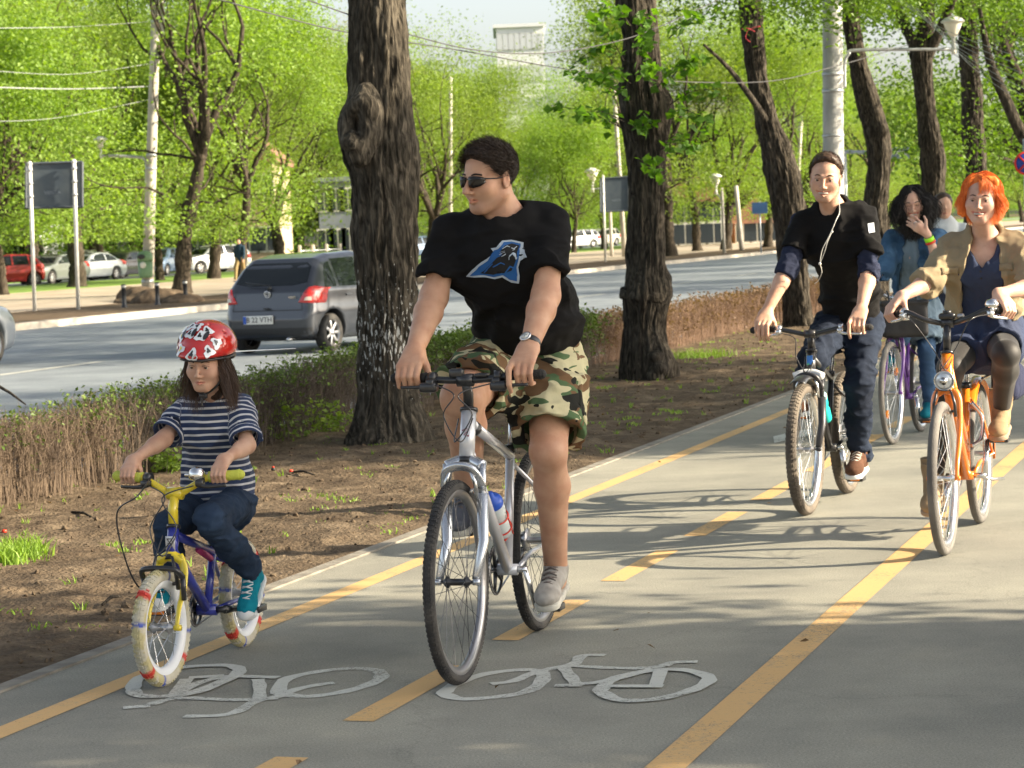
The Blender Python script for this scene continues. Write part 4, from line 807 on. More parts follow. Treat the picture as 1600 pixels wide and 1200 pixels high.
# billboards seen from behind
def billboard(label, bx, by, x0, x1, y0, y1, postx, txt, tx, ty, ts, Yb=None):
    g = gnd(bx, by) if by else base_at(bx, -31); Y = g.y; s = FPX / Y; t = empty('billboard', (at((x0 + x1) / 2, y1, Y).x, Y, 0), label, 'billboard', 'billboards by the far kerb'); o = t.location
    A, B_, C_, D_ = at(x0, y0 + 3, Y), at(x1, y0, Y), at(x1, y1, Y), at(x0, y1 + 2, Y); th = .16
    b = MB(); yy = Vector((0, th, 0)); b.add([A, B_, C_, D_, A + yy, B_ + yy, C_ + yy, D_ + yy], [(0, 3, 2, 1), (4, 5, 6, 7), (0, 1, 5, 4), (1, 2, 6, 5), (2, 3, 7, 6), (3, 0, 4, 7)]); b.build('panel', M_panel, t, origin=o)
    b = MB(); e = .035
    for P, Q in ((A, B_), (B_, C_), (C_, D_), (D_, A)): b.tube([P - Vector((0, .02, 0)), Q - Vector((0, .02, 0))], e, 4)
    b.build('frame', mat('panel_frame', (.07, .085, .1), .5), t, origin=o)
    for (px_, ptop, pbot, pbx) in postx:
        P = at(px_, ptop, Y) - Vector((0, .14, 0)); Q = Vector((at(pbx, pbot, Y).x, Y - .14, -.05)); b = MB(); b.tube([Q, P], .052, 14); b.sphere(P, .066, 12, 6); b.build('post', M_white, t, origin=o)
        for f in (.25, .55, .85):
            z_ = D_.z + (A.z - D_.z) * f; q = Q + (P - Q) * ((z_ - Q.z) / (P.z - Q.z)); b = MB(); b.lathe(q, [(.072, -.03), (.072, .03)], n=14); b.build('clip', M_galv, t, origin=o)
    if txt: text('maker_lettering', txt, ts / s, at(tx, ty, Y) - Vector((0, .006, 0)), (1, 0, .03), (0, 0, 1), mat('pale_lettering', (.22, .26, .30), .5), t)
    return t
billboard('large dark billboard back on two white posts at the left', 88, 484, 41, 129, 253, 323, [(48, 256, 486, 56), (117, 253, 487, 124)], 'VENTA', 82, 301, 8)
billboard('smaller dark billboard back on a white post, left of the knobbly trunk', 946, 0, 938, 982, 276, 329, [(942, 276, 412, 946)], 'VENTA', 963, 313, 4.5)
# overhead direction sign far right, small blue sign, round no-stopping sign
Y = 95; t = empty('direction_sign', (at(1395, 300, Y).x, Y, 0), 'grey-blue overhead direction sign seen from behind between two near trunks', 'road sign'); o = t.location
b = MB(); A, B_ = at(1372, 231, Y), at(1421, 247, Y); b.box((A + B_) / 2, (abs(B_.x - A.x), .08, abs(A.z - B_.z))); b.build('panel', mat('sign_back', (.22, .27, .33), .6), t, origin=o)
b = MB(); b.tube([at(1318, 237, Y) , at(1421, 240, Y)], .07, 8); q = at(1318, 237, Y); b.tube([Vector((q.x, q.y, 0)), q], .11, 8); b.build('gantry', M_galv, t, origin=o)
for j, (x0, x1) in enumerate(((1399, 1417), (1399, 1417))): b = MB(); b.box(at(1408, 236.5 + j * 5, Y - .12), (.42, .02, .06)); b.build('back_rail', M_conc, t, origin=o)
p = at(1187, 325, 118); t = empty('road_sign', (p.x, p.y, 0), 'small blue sign on a thin post among the far kerb-side trunks', 'road sign'); b = MB(); b.box(p, (.75, .05, .55)); b.build('panel', mat('blue_sign', (.04, .1, .22), .5), t, origin=t.location); b = MB(); b.tube([Vector((p.x, p.y + .06, 0)), p + Vector((0, .06, .3))], .04, 8); b.build('post', M_galv, t, origin=t.location)
p = at(1603, 255, 30); t = empty('no_stopping_sign', (p.x, p.y, 0), 'round blue no-stopping sign with a red rim at the right edge', 'road sign'); o = t.location; ax = (0, -1, .0)
b = MB(); b.lathe(p, [(0, .0), (.125, .0), (.125, -.01)], ax, 40); b.build('blue_disc', mat('sign_blue', (.02, .06, .35), .4), t, origin=o)
b = MB(); b.lathe(p, [(.122, .004), (.145, .004), (.145, -.008), (.122, -.008)], ax, 40, caps=False); q = Vector((.088, 0, .088)); b.tube([p - q + Vector((0, -.006, 0)), p + q + Vector((0, -.006, 0))], .012, 6); b.tube([p + Vector((-.088, -.007, .088)), p + Vector((.088, -.007, -.088))], .012, 6); b.build('red_rim', mat('sign_red', (.55, .03, .02), .4), t, origin=o)
b = MB(); b.tube([Vector((p.x, p.y + .03, 0)), p + Vector((0, .03, .3))], .028, 10); b.build('post', M_galv, t, origin=o)
# bollards, litter bin, heap of earth
bm0 = None
for i, (x, y) in enumerate(((194.5, 478), (246.5, 474), (290.5, 470))):
    p = gnd(x, y + 2); s = FPX / p.y; k = 36 / s; t = empty('bollard', p, ['dark bollard with a pale top band, left of the earth heap by the kerb', 'dark bollard with a pale top band in front of the earth heap', 'dark bollard with a pale top band right of the earth heap'][i], 'bollard', 'bollards on the far kerb')
    if bm0 is None:
        b = MB(); b.lathe((0, 0, 0), [(.085, -.05), (.085, .02), (.06, .04), (.058, k * .80), (.066, k * .81), (.066, k * .84)], n=16); b.slot = 1; b.lathe((0, 0, 0), [(.062, k * .84), (.062, k * .94)], n=16); b.slot = 0; b.lathe((0, 0, 0), [(.07, k * .94), (.06, k * .99), (0, k)], n=16)
        bm0 = b.build('post', [M_dark, M_white], t)
    else: o = bm0.copy(); sc.collection.objects.link(o); o.parent = t
p = bp; Yb = Yp - .3; t = empty('litter_bin', (at(228, 430, Yb).x, Yb, 0), 'green litter bin with a rounded hood strapped to the whitewashed pole', 'litter bin'); o = t.location; c = at(228, 434, Yb); M_bin = mat('bin_green', (.13, .24, .13), .5, col2=(.17, .29, .16), scale=5)
s = FPX / Yb; b = MB(); b.lathe(c, [(.0, 0), (9.5 / s, 0), (11 / s, 3 / s), (11.5 / s, 26 / s)], n=24); b.build('body', M_bin, t, origin=o); b = MB(); b.lathe(c, [(12.3 / s, 26 / s), (12.3 / s, 34 / s), (9 / s, 40 / s), (3 / s, 42 / s), (0, 42.3 / s)], n=24); b.build('hood', M_bin, t, origin=o)
b = MB(); q = c + Vector((-4 / s, -12.2 / s, 33 / s)); b.sphere(q, 1, 14, 8, (6.5 / s, 1.5 / s, 4 / s)); b.build('opening', M_dark, t, origin=o); b = MB(); q = c + Vector((-2 / s, -11.7 / s, 20 / s)); b.lathe(q, [(0, .0), (5 / s, 0), (5 / s, -.03)], (0, -1, 0), 20); b.build('round_sticker', M_white, t, origin=o)
S_ = SDF(); rg = np.random.default_rng(3)
for i in range(14):
    q = gnd(205 + rg.uniform(0, 85), 473 - rg.uniform(0, 4)); S_.ell((q.x, q.y, 0), (rg.uniform(.35, .7), rg.uniform(.4, .8), rg.uniform(.15, .42)), k=.2)
S_.disp(lambda P: fbm(P, 6, 3, 3) * .06); q = gnd(245, 470); tag(sdf_obj('earth_heap', S_, .05, M_soil, origin=q, loc=q), 'low heap of dug earth around the foot of the whitewashed pole', 'earth heap')
# concrete fence posts and rails beyond the car
t = empty('fence', base_at(515, -62), 'pale concrete post fence beyond the roof of the grey hatchback', 'fence'); o = t.location; rl = MB(); pr = None
for i in range(9):
    c = base_at(478 + i * 21, -62); s = FPX / c.y; b = MB(); b.box(c + Vector((0, 0, .62)), (.2, .2, 1.3), bev=.03); b.build('fence_post', M_concw, t, origin=o)
    if pr is not None:
        for z_ in (.45, .9): rl.tube([pr + Vector((0, 0, z_)), c + Vector((0, 0, z_))], .035, 6)
    pr = c
rl.build('fence_rail', M_galv, t, origin=o)
# ---------------------------------------------------------------- overhead wires
M_wire = mat('cable', (.07, .07, .075), .6); M_wirel = mat('cable_light', (.30, .32, .32), .6)
def wire(label, pts, Y0, Y1, r, m, group='overhead wires'):
    P = [at(x, y, Y0 + (Y1 - Y0) * i / (len(pts) - 1)) for i, (x, y) in enumerate(pts)]; b = MB(); b.tube(smooth_curve(P, 8), r, 5); tag(b.build('overhead_wire', m, origin=P[0], loc=P[0]), label, 'wire', group)
wire('lower dark overhead wire from the top left across the big trunk, sagging to the right', [(330, -5), (400, 15), (540, 50), (720, 79), (860, 104), (1000, 124), (1190, 128), (1300, 105), (1420, 70)], 17, 36, .006, M_wire)
wire('upper dark overhead wire crossing the big trunk and rising right to the top edge', [(470, -4), (560, 28), (640, 54), (735, 77), (830, 84), (920, 74), (1010, 50), (1130, -4)], 17, 24, .005, M_wire)
wire('pale wire from the left edge to the whitewashed pole, topmost', [(-20, 44), (110, 42), (232, 34)], 70, 79, .010, M_wirel)
wire('thick pale wire from the left edge to the whitewashed pole, second from the top', [(-20, 136), (110, 139), (232, 135)], 70, 79, .017, M_wirel)
wire('thin pale wire just above the thick one left of the whitewashed pole', [(-20, 110), (110, 116), (232, 100)], 70, 79, .008, M_wirel)
wire('lowest pale wire sagging up to the whitewashed pole', [(-20, 190), (90, 184), (232, 156)], 70, 79, .008, M_wirel)
for i in range(7):
    wire('thin stay wire fanning out right of the lamp head, %s of seven' % ['topmost', 'second', 'third', 'middle', 'fifth', 'sixth', 'lowest'][i], [(1395 + i * 9, -5 + i * 4), (1480 + i * 6, 48 + i * 9), (1625, 100 + i * 13)], 37, 33, .004, M_wirel, 'stay wires by the right lamp')
b = MB(); P = at(1168, 48, 34.1); b.tube(smooth_curve([P, P + Vector((.09, -.03, .04)), P + Vector((.18, -.02, .05))], 4), .006, 5); b.tube(smooth_curve([P, P + Vector((-.03, -.03, -.1)), P + Vector((.03, -.03, -.16))], 4), .005, 5); b.tube(smooth_curve([P + Vector((-.08, -.03, .02)), P + Vector((0, -.06, .03)), P + Vector((.1, -.03, -.02))], 4), .008, 5); tag(b.build('red_ribbon', mat('ribbon', (.65, .08, .1), .7), origin=P, loc=P), 'red ribbon knotted round the crooked trunk', 'ribbon')
# ---------------------------------------------------------------- leafy sprigs growing from the knobbly trunk
t = empty('linden_shoots', at(985, 130, 23.6), 'broad-leaved young shoots growing out of the knobbly trunk', 'shoots'); o = t.location; rg = np.random.default_rng(12); C = []; b = MB()
for (x0, y0, x1, y1, y2) in ((985, 160, 905, 120, 100), (980, 205, 860, 165, 118), (975, 95, 925, 30, 10), (985, 130, 935, 118, 96), (1005, 250, 1030, 275, 262), (1045, 165, 1120, 140, 110), (1045, 175, 1105, 190, 165), (1000, 90, 1010, 60, 40), (1045, 60, 1110, 20, 0), (1030, 235, 1085, 225, 215), (975, 190, 905, 178, 185), (1000, 120, 1022, 105, 90), (1000, 200, 1010, 195, 190), (1020, 150, 1070, 95, 80), (985, 40, 950, 10, -10), (1000, 60, 1015, 20, 10), (960, 75, 890, 105, 115), (1050, 120, 1100, 90, 70)):
    a = at(x0, y0, 23.7); e = at(x1, y1, 23.2 + rg.uniform(-.5, .4)); m_ = (a + e) / 2 + Vector((0, 0, .06)); P = [Vector(q) for q in smooth_curve([a, m_, e], 6)]; b.tube(P, [.006 - .004 * i / len(P) for i in range(len(P))], 5)
    for q in P[3:]:
        for _ in range(3 if q is not P[-1] else 5): C.append(np.array(q) + rg.normal(size=3) * .045 + np.array([0, 0, -.03]))
b.build('twigs', B_plain, t, origin=o); leaf_obj('leaves', C, .095, leaf_mat('leaf_broad', (.05, .12, .02), (.12, .24, .04), mixf=.5), t, seed=3, origin=o, asp=.95, droop=.6)
# ---------------------------------------------------------------- buildings behind the trees
M_plast = mat('render_beige', (.50, .40, .28), .9, col2=(.42, .33, .23), scale=.5); M_plast2 = mat('render_grey', (.55, .58, .62), .9, col2=(.48, .51, .55), scale=.5); M_roof = mat('roof_tile', (.25, .13, .08), .9, col2=(.2, .11, .08), scale=3)
M_glass = mat('window_glass', (.03, .04, .05), .08, spec=.6)
def building(label, x0, x1, ytop, Y, m, fl, cols, roof=True, name='building', gm=None):
    A, B_ = at(x0, ytop, Y), at(x1, ytop, Y); w_ = B_.x - A.x; h_ = A.z; c = Vector(((A.x + B_.x) / 2, Y + 6, 0)); t = empty(name, c, label, 'building')
    b = MB(); b.box((0, 0, h_ / 2 - .2), (w_, 12, h_ + .4)); b.build('wall', m, t); b = MB(); b.box((0, 0, h_ + .15), (w_ + .6, 12.6, .3))
    if roof: b.prism([(-w_ / 2 - .4, .31), (w_ / 2 + .4, .31), (w_ / 2 - 2, 2.4), (-w_ / 2 + 2, 2.4)], 11, (0, 0, h_), (1, 0, 0), (0, 0, 1))
    b.build('roof', M_roof if roof else m, t)
    for i in range(fl):
        for j in range(cols):
            x = -w_ / 2 + w_ * (j + .5) / cols; z_ = h_ * (i + .55) / fl; b = MB(); b.box((x, -6.02, z_), (1.2, .1, 1.6)); f = b.build('window', M_white, t); b = MB(); b.box((x - .29, -6.085, z_), (.48, .03, 1.4)); b.box((x + .29, -6.085, z_), (.48, .03, 1.4)); b.build('pane', gm or M_glass, f)
    return t
building('beige rendered house behind the trees on the left', 235, 425, 262, 148, M_plast, 2, 7)
building('pale blue-grey house glimpsed between hatchback and big trunk', 496, 552, 285, 165, mat('render_slate', (.22, .25, .29), .9, col2=(.18, .21, .24), scale=.5), 2, 3, False)
building('low grey wall-like building behind the red parked car', -30, 62, 362, 135, M_plast2, 1, 4, False)
building('flat-roofed grey apartment block above the trees in the centre', 775, 848, 44, 230, mat('render_pale', (.68, .70, .73), .9, col2=(.62, .64, .67), scale=.5), 7, 4, False, gm=mat('window_pale', (.50, .53, .57), .4))
building('cream house behind the trunks right of the knobbly trunk', 1035, 1125, 318, 178, mat('render_cream', (.62, .56, .42), .9, col2=(.55, .5, .38), scale=.5), 2, 4, True)
building('small house with a rust-red front far behind the leaning pole', 1150, 1215, 350, 185, mat('render_rust', (.45, .16, .09), .9, col2=(.5, .3, .1), scale=.8), 1, 3, True)
# ================================================================ cars
def poly_sd(px, pz, poly):
    d = np.full(len(px), 1e9); s = np.ones(len(px)); n = len(poly)
    for i in range(n):
        x0, y0 = poly[i]; x1, y1 = poly[i - 1]; ex, ey = x1 - x0, y1 - y0; wx, wy = px - x0, pz - y0
        t = np.clip((wx * ex + wy * ey) / (ex * ex + ey * ey), 0, 1); bx, by = wx - ex * t, wy - ey * t; d = np.minimum(d, bx * bx + by * by)
        c1, c2, c3 = pz >= y0, pz < y1, ex * wy > ey * wx; s = np.where((c1 & c2 & c3) | (~c1 & ~c2 & ~c3), -s, s)
    return s * np.sqrt(d)
def car_paint(name, c, rough=.3): return mat(name, c, rough, metal=.35, coat=1.0, spec=.5)
M_tail = mat('tail_lamp', (.55, .02, .015), .12, coat=1, spec=.6); M_chr = mat('chrome', (.7, .7, .7), .12, metal=1); M_alloy = mat('alloy', (.55, .55, .56), .3, metal=.9)
M_cglass = mat('car_glass', (.012, .016, .018), .03, spec=.5); M_plastic = mat('bumper_plastic', (.03, .032, .035), .6); M_plate = mat('plate_white', (.75, .75, .72), .4); M_eu = mat('plate_blue', (.02, .1, .5), .4); M_clear = mat('headlamp_glass', (.62, .66, .7), .08, metal=.4, coat=1)
SHAPES = {
 'hatch': dict(L=3.75, W=1.70, wb=2.46, fo=.72, wr=.295, side=[(-1.86, .34), (-1.88, .52), (-1.84, .72), (-1.80, .95), (-1.73, 1.04), (-1.49, 1.32), (-1.32, 1.445), (-.95, 1.51), (-.2, 1.53), (.35, 1.46), (.95, 1.07), (1.30, .96), (1.62, .82), (1.80, .62), (1.87, .45), (1.84, .22), (1.5, .19), (-1.6, .20), (-1.82, .26)],
    sw=[[(-1.48, .99), (-1.16, 1.00), (-1.12, 1.38), (-1.24, 1.36), (-1.38, 1.22)], [(-1.08, 1.00), (-.36, .985), (-.34, 1.43), (-1.04, 1.42)], [(-.28, .985), (.72, .955), (.70, 1.02), (.25, 1.36), (-.02, 1.43), (-.26, 1.435)]], hb=1.0),
 'saloon': dict(L=4.5, W=1.75, wb=2.65, fo=.85, wr=.31, side=[(-2.2, .35), (-2.25, .6), (-2.2, .93), (-1.75, 1.02), (-1.5, 1.06), (-.95, 1.36), (-.4, 1.43), (.1, 1.42), (.45, 1.34), (1.05, .98), (1.9, .86), (2.15, .7), (2.25, .5), (2.2, .22), (1.8, .18), (-2.0, .2)],
    sw=[[(-1.35, 1.0), (-.5, .99), (-.48, 1.34), (-.9, 1.29)], [(-.42, .99), (.75, .96), (.3, 1.29), (-.1, 1.35), (-.4, 1.36)]], hb=1.0),
 'wagon': dict(L=4.5, W=1.78, wb=2.65, fo=.88, wr=.32, side=[(-2.2, .35), (-2.25, .6), (-2.2, .95), (-2.12, 1.08), (-1.88, 1.45), (-1.5, 1.55), (-.4, 1.58), (.2, 1.52), (.55, 1.40), (1.1, 1.03), (1.9, .92), (2.15, .75), (2.25, .5), (2.2, .22), (1.8, .18), (-2.0, .2)],
    sw=[[(-1.95, 1.05), (-1.3, 1.04), (-1.26, 1.46), (-1.75, 1.42)], [(-1.2, 1.04), (-.4, 1.03), (-.38, 1.49), (-1.16, 1.47)], [(-.3, 1.03), (.85, 1.0), (.4, 1.38), (.05, 1.47), (-.28, 1.49)]], hb=1.05)}
def car(kind, pos, heading, paint, label, group, h=.045, plate=None, rear_detail=False, lights=True, name='parked_car'):
    K = SHAPES[kind]; L_, W = K['L'], K['W']; side = K['side']; t = empty(name, pos, label, 'car', group, heading); xf = L_ / 2 - K['fo']; xr = xf - K['wb']; wr = K['wr']; zb = K['hb']
    def hw(x, z_):
        a = np.clip((np.abs(x) - L_ * .30) / (L_ * .2), 0, 1.2); w_ = W / 2 * (1 - .13 * a ** 2.2); tz = np.clip((z_ - zb + .05) / .55, 0, 1.2); w_ = w_ - (.25 if kind == 'hatch' else .20) * tz ** 1.15; w_ = w_ - .05 * np.clip((.45 - z_) / .3, 0, 1) ** 1.5; return w_ + .018 * np.exp(-((z_ - .62) / .12) ** 2)
    S_ = SDF()
    def fn(P):
        a = poly_sd(P[:, 0], P[:, 2], side); b_ = (np.abs(P[:, 1]) - hw(P[:, 0], P[:, 2])) * .95; k = .13; hh = np.maximum(k - np.abs(a - b_), 0) / k; return np.maximum(a, b_) + hh * hh * k * .25
    S_.func(fn, (-L_ / 2 - .05, -W / 2 - .05, .1), (L_ / 2 + .05, W / 2 + .05, 1.65)); SB = SDF(); SB.p = list(S_.p)
    for xx in (xf, xr):
        for sg in (-1, 1): S_.cone((xx, sg * (W / 2 + .15), wr + .01), (xx, sg * (W / 2 - .26), wr + .01), wr + .06, mode='sub', k=.02)
    body = sdf_obj('body', S_, h, paint, t)
    wheel = None
    for xx in (xr, xf):
        for sg in (-1, 1):
            yo = sg * (W / 2 - .11); e = empty('wheel', (xx, yo, wr), None, None); e.parent = t; e.name = 'wheel'
            b = MB(); b.lathe((0, 0, 0), [(wr * .66, -.085), (wr * .9, -.095), (wr * .985, -.07), (wr, 0), (wr * .985, .07), (wr * .9, .095), (wr * .66, .085)], (0, 1, 0), 36, caps=False); b.build('tyre', M_rub, e)
            b = MB(); q = sg * .07; b.lathe((0, 0, 0), [(wr * .67, q + sg * .015), (wr * .64, q), (wr * .6, q - sg * .03), (wr * .6, 0)], (0, 1, 0), 36, caps=False)
            for j in range(7):
                a = 2 * math.pi * j / 7; d = Vector((math.cos(a), 0, math.sin(a))); b.box(d * wr * .36 + Vector((0, q - sg * .005, 0)), (wr * .56, .02, .05), d, (0, 1, 0), .008)
            b.lathe((0, 0, 0), [(.05, q - sg * .02), (.05, q + sg * .012), (0, q + sg * .014)], (0, 1, 0), 16); b.build('rim', M_alloy, e); b = MB(); b.lathe((0, 0, 0), [(wr * .6, sg * .02), (0, sg * .02), ], (0, 1, 0), 24); b.build('brake_disc', M_dark, e)
    for sg in (-1, 1):
        for poly in K['sw']:
            P = [(p[0] * (sg if False else 1), p[1]) for p in poly]
            if sg < 0: decal('side_window', SB, P, (0, 0, 0), (1, 0, 0), (0, 0, 1), M_cglass, t, off=.004, cell=.15, back=1.2)      # seen from -y
            else: decal('side_window', SB, [(-p[0], p[1]) for p in P], (0, 0, 0), (-1, 0, 0), (0, 0, 1), M_cglass, t, off=.004, cell=.15, back=1.2)
        b = MB(); mx = K['sw'][-1][1][0] - .05; b.sphere((mx, sg * (W / 2 + .07), zb + .06), 1, 12, 8, (.06, .10, .07)); b.tube([(mx, sg * (W / 2 - .06), zb), (mx, sg * (W / 2 + .05), zb + .04)], .02, 6); b.build('wing_mirror', paint, t)
        for xx in (-.85 if kind != 'saloon' else -.6, .15):
            b = MB(); b.box((xx, sg * (hw(np.array([xx]), np.array([.86]))[0] + .012), .86), (.17, .025, .03), bev=.01); b.build('door_handle', paint, t)
    back = 2.2; ww = W / 2
    rz0, rz1 = (zb + .06, zb + .38) if kind != 'saloon' else (zb + .08, zb + .31); wx = ww - .24
    decal('rear_window', SB, [(-wx - .03, rz0 + .02), (-.4, rz0 - .02), (.4, rz0 - .02), (wx + .03, rz0 + .02), (wx - .02, rz1 - .06), (wx - .12, rz1), (-wx + .12, rz1), (-wx + .02, rz1 - .06)], (0, 0, 0), (0, -1, 0), (0, 0, 1), M_cglass, t, off=.004, cell=.12, back=-0.0 - L_ / 2 - .3 if False else L_ / 2 + .3)
    decal('windscreen', SB, [(-wx - .06, zb + .0), (wx + .06, zb + .0), (wx - .08, zb + .40), (-wx + .08, zb + .40)], (0, 0, 0), (0, 1, 0), (0, 0, 1), M_cglass, t, off=.004, cell=.12, back=L_ / 2 + .3)
    for sg in (-1, 1):
        tl = [(sg * (ww - .30), .78), (sg * (ww - .02), .76), (sg * (ww - .015), .98), (sg * (ww - .08), 1.02), (sg * (ww - .16), 1.00)]
        if sg < 0: tl = tl[::-1]
        o = decal('tail_light', SB, tl, (0, 0, 0), (0, -1, 0), (0, 0, 1), M_tail, t, off=.012, cell=.05, back=L_ / 2 + .3, thick=.01)
        if rear_detail:
            decal('reversing_lens', SB, [(sg * (ww - .2), .81), (sg * (ww - .10), .805), (sg * (ww - .10), .86), (sg * (ww - .17), .86)][::1 if sg > 0 else -1], (0, 0, 0), (0, -1, 0), (0, 0, 1), mat('clear_lens', (.7, .6, .5), .1), o, off=.016, cell=.05, back=L_ / 2 + .3)
        hl = [(sg * (ww - .40), .66), (sg * (ww - .1), .69), (sg * (ww - .07), .80), (sg * (ww - .3), .78)]
        if sg < 0: hl = hl[::-1]
        decal('headlight', SB, hl, (0, 0, 0), (0, 1, 0), (0, 0, 1), M_clear, t, off=.01, cell=.06, back=L_ / 2 + .3)
    decal('grille', SB, [(-.38, .56), (.38, .56), (.42, .66), (-.42, .66)], (0, 0, 0), (0, 1, 0), (0, 0, 1), M_dark, t, off=.006, cell=.08, back=L_ / 2 + .3)
    decal('air_intake', SB, [(-.6, .28), (.6, .28), (.55, .38), (-.55, .38)], (0, 0, 0), (0, 1, 0), (0, 0, 1), M_plastic, t, off=.006, cell=.08, back=L_ / 2 + .3)
    b = MB(); b.box((L_ / 2 + .02, 0, .47), (.015, .5, .11), bev=.004); b.build('number_plate', M_plate, t)
    b = MB(); b.box((0, 0, .26), (L_ * .72, W * .7, .16)); b.build('underbody', M_dark, t)
    return t, SB
hd = math.atan2(U.y, U.x) - R(6)
c0 = gnd(517, 550, -.13); fx = Vector((math.cos(hd), math.sin(hd), 0)); rx = Vector((fx.y, -fx.x, 0)); K = SHAPES['hatch']; xr = K['L'] / 2 - K['fo'] - K['wb']
pos = c0 - rx * (K['W'] / 2 - .11) - fx * xr; pos.z = -.13
P_grey = car_paint('paint_graphite', (.042, .048, .06), .28)
pos += fx * .12
hc, SB = car('hatch', pos, hd - R(3), P_grey, 'dark grey hatchback driving away on the road, seen from behind', None, h=.02, rear_detail=True, name='hatchback_car')
hc.scale = (.96, .96, .96)
back = 2.3
decal('tailgate_seam', SB, [(-.62, .66), (.62, .66), (.62, .675), (-.62, .675)], (0, 0, 0), (0, -1, 0), (0, 0, 1), M_dark, hc, off=.003, cell=.06, back=back)
for sg in (-1, 1): decal('tailgate_seam', SB, [(sg * .62, .66), (sg * .632, .66), (sg * .585, .98), (sg * .573, .98)][::sg], (0, 0, 0), (0, -1, 0), (0, 0, 1), M_dark, hc, off=.003, cell=.06, back=back)
decal('lower_bumper', SB, [(-.74, .24), (.74, .24), (.76, .40), (-.76, .40)], (0, 0, 0), (0, -1, 0), (0, 0, 1), M_plastic, hc, off=.004, cell=.06, back=back)
b = MB(); b.box((-1.905, .14, .53), (.02, .53, .13), bev=.005); pl = b.build('rear_number_plate', M_plate, hc); b = MB(); b.box((-1.912, .14 + .235, .53), (.02, .05, .115)); b.build('blue_band', M_eu, pl)
o = text('plate_number', 'B 22 VTH', .115, (0, 0, 0), (0, -1, 0), (0, 0, 1), mat('plate_black', (.03, .03, .03), .5), None); o.parent = pl; o.location = (-1.918, .115, .53)
b = MB(); b.torus((-1.832, 0, .915), (1, 0, .2), .05, .009, 24, 6); b.torus((-1.834, 0, .918), (1, 0, .2), .027, .007, 20, 6); b.build('badge', M_chr, hc)
o = text('model_lettering', 'YARIS', .05, (0, 0, 0), (0, -1, 0), (0, 0, 1), M_chr, None); o.parent = hc; o.location = (-1.853, -.45, .86)
b = MB(); b.tube([(-1.80, -.03, 1.045), (-1.78, .1, 1.06), (-1.77, .42, 1.10)], .010, 6); b.tube([(-1.79, -.03, 1.03), (-1.83, -.03, .99)], .03, 8); b.build('rear_wiper', M_dark, hc)
b = MB(); b.tube([(-1.05, 0, 1.52), (-1.2, 0, 1.60)], .008, 5); b.build('aerial', M_dark, hc)
b = MB(); b.box((-1.88, 0, .70), (.02, .10, .025), bev=.005); b.build('lock', M_dark, hc); b = MB(); b.cyl((-1.86, -.35, .22), (-1.6, -.35, .24), .03); b.build('exhaust_pipe', M_chr, hc)
for sg in (1, -1):                                     # things on the parcel shelf are seen through the glass as pale shapes
    pass
# silver car cut by the left edge: only its tail shows
P_sil = car_paint('paint_silver', (.42, .45, .48), .3); P_white = car_paint('paint_white', (.66, .68, .69), .35); P_red = car_paint('paint_red', (.38, .03, .025), .35); P_gg = car_paint('paint_greygreen', (.17, .19, .18), .3)
P_dk = car_paint('paint_dark', (.05, .05, .06), .25); P_bl = car_paint('paint_bluegrey', (.12, .18, .28), .3); P_cr = car_paint('paint_cream', (.6, .58, .5), .4)
hd2 = math.atan2(U.y, U.x) + math.pi; c1 = gnd(-8, 572, -.13); q = LN(0, 0)
f2 = Vector((math.cos(hd), math.sin(hd), 0)); pos2 = c1 - f2 * (SHAPES['saloon']['L'] / 2 - SHAPES['saloon']['fo']) - Vector((f2.y, -f2.x, 0)) * .75; pos2.z = -.13
car('saloon', pos2, math.atan2(U.y, U.x), P_sil, 'silver car driving in at the left edge, only its nose and front wheel in view', None, h=.03, name='moving_car')
toC = lambda a: math.atan2(-1, 0) + R(a)              # heading: 0 = straight at the camera
for kind, x, n, a, pt, lab in [('hatch', 14, -58.5, -68, P_red, 'red hatchback parked at the left edge behind the slim tree'), ('saloon', 92, -58.5, -22, P_gg, 'grey-green saloon parked nose out behind the billboard posts'), ('saloon', 146, -58.6, -30, P_sil, 'silver car half hidden behind the forked tree trunk'), ('wagon', 158, -62.5, 60, P_white, 'pale silver estate car parked behind the row near the forked tree'),
        ('saloon', 200, -59.5, -22, P_dk, 'dark saloon with round headlights parked left of the litter bin'), ('hatch', 262, -60, -15, P_bl, 'dark blue car hidden behind the trunks right of the whitewashed pole'), ('wagon', 340, -58.5, -48, P_white, 'white estate car parked right of the thick knobbly tree on the left'),
        ('wagon', 652, -60, -40, P_bl, 'blue car glimpsed right of the big trunk beneath the V-shaped tree'), ('wagon', 908, -58.5, -50, P_white, 'white car parked between slim trunks left of the smaller billboard'), ('wagon', 948, -60.5, -35, P_cr, 'cream van-like car parked behind the smaller billboard post'),
        ('hatch', 1050, -58.5, -40, P_sil, 'grey car parked behind the first stout far trunk'), ('wagon', 1118, -59, -35, P_bl, 'blue-grey estate car parked between two stout far trunks'), ('hatch', 1152, -60, -60, P_red, 'red car half hidden beside the leaning thin pole')]:
    p = base_at(x, n); car(kind, (p.x, p.y, -.03), toC(a), pt, lab, 'cars parked beyond the lawn')
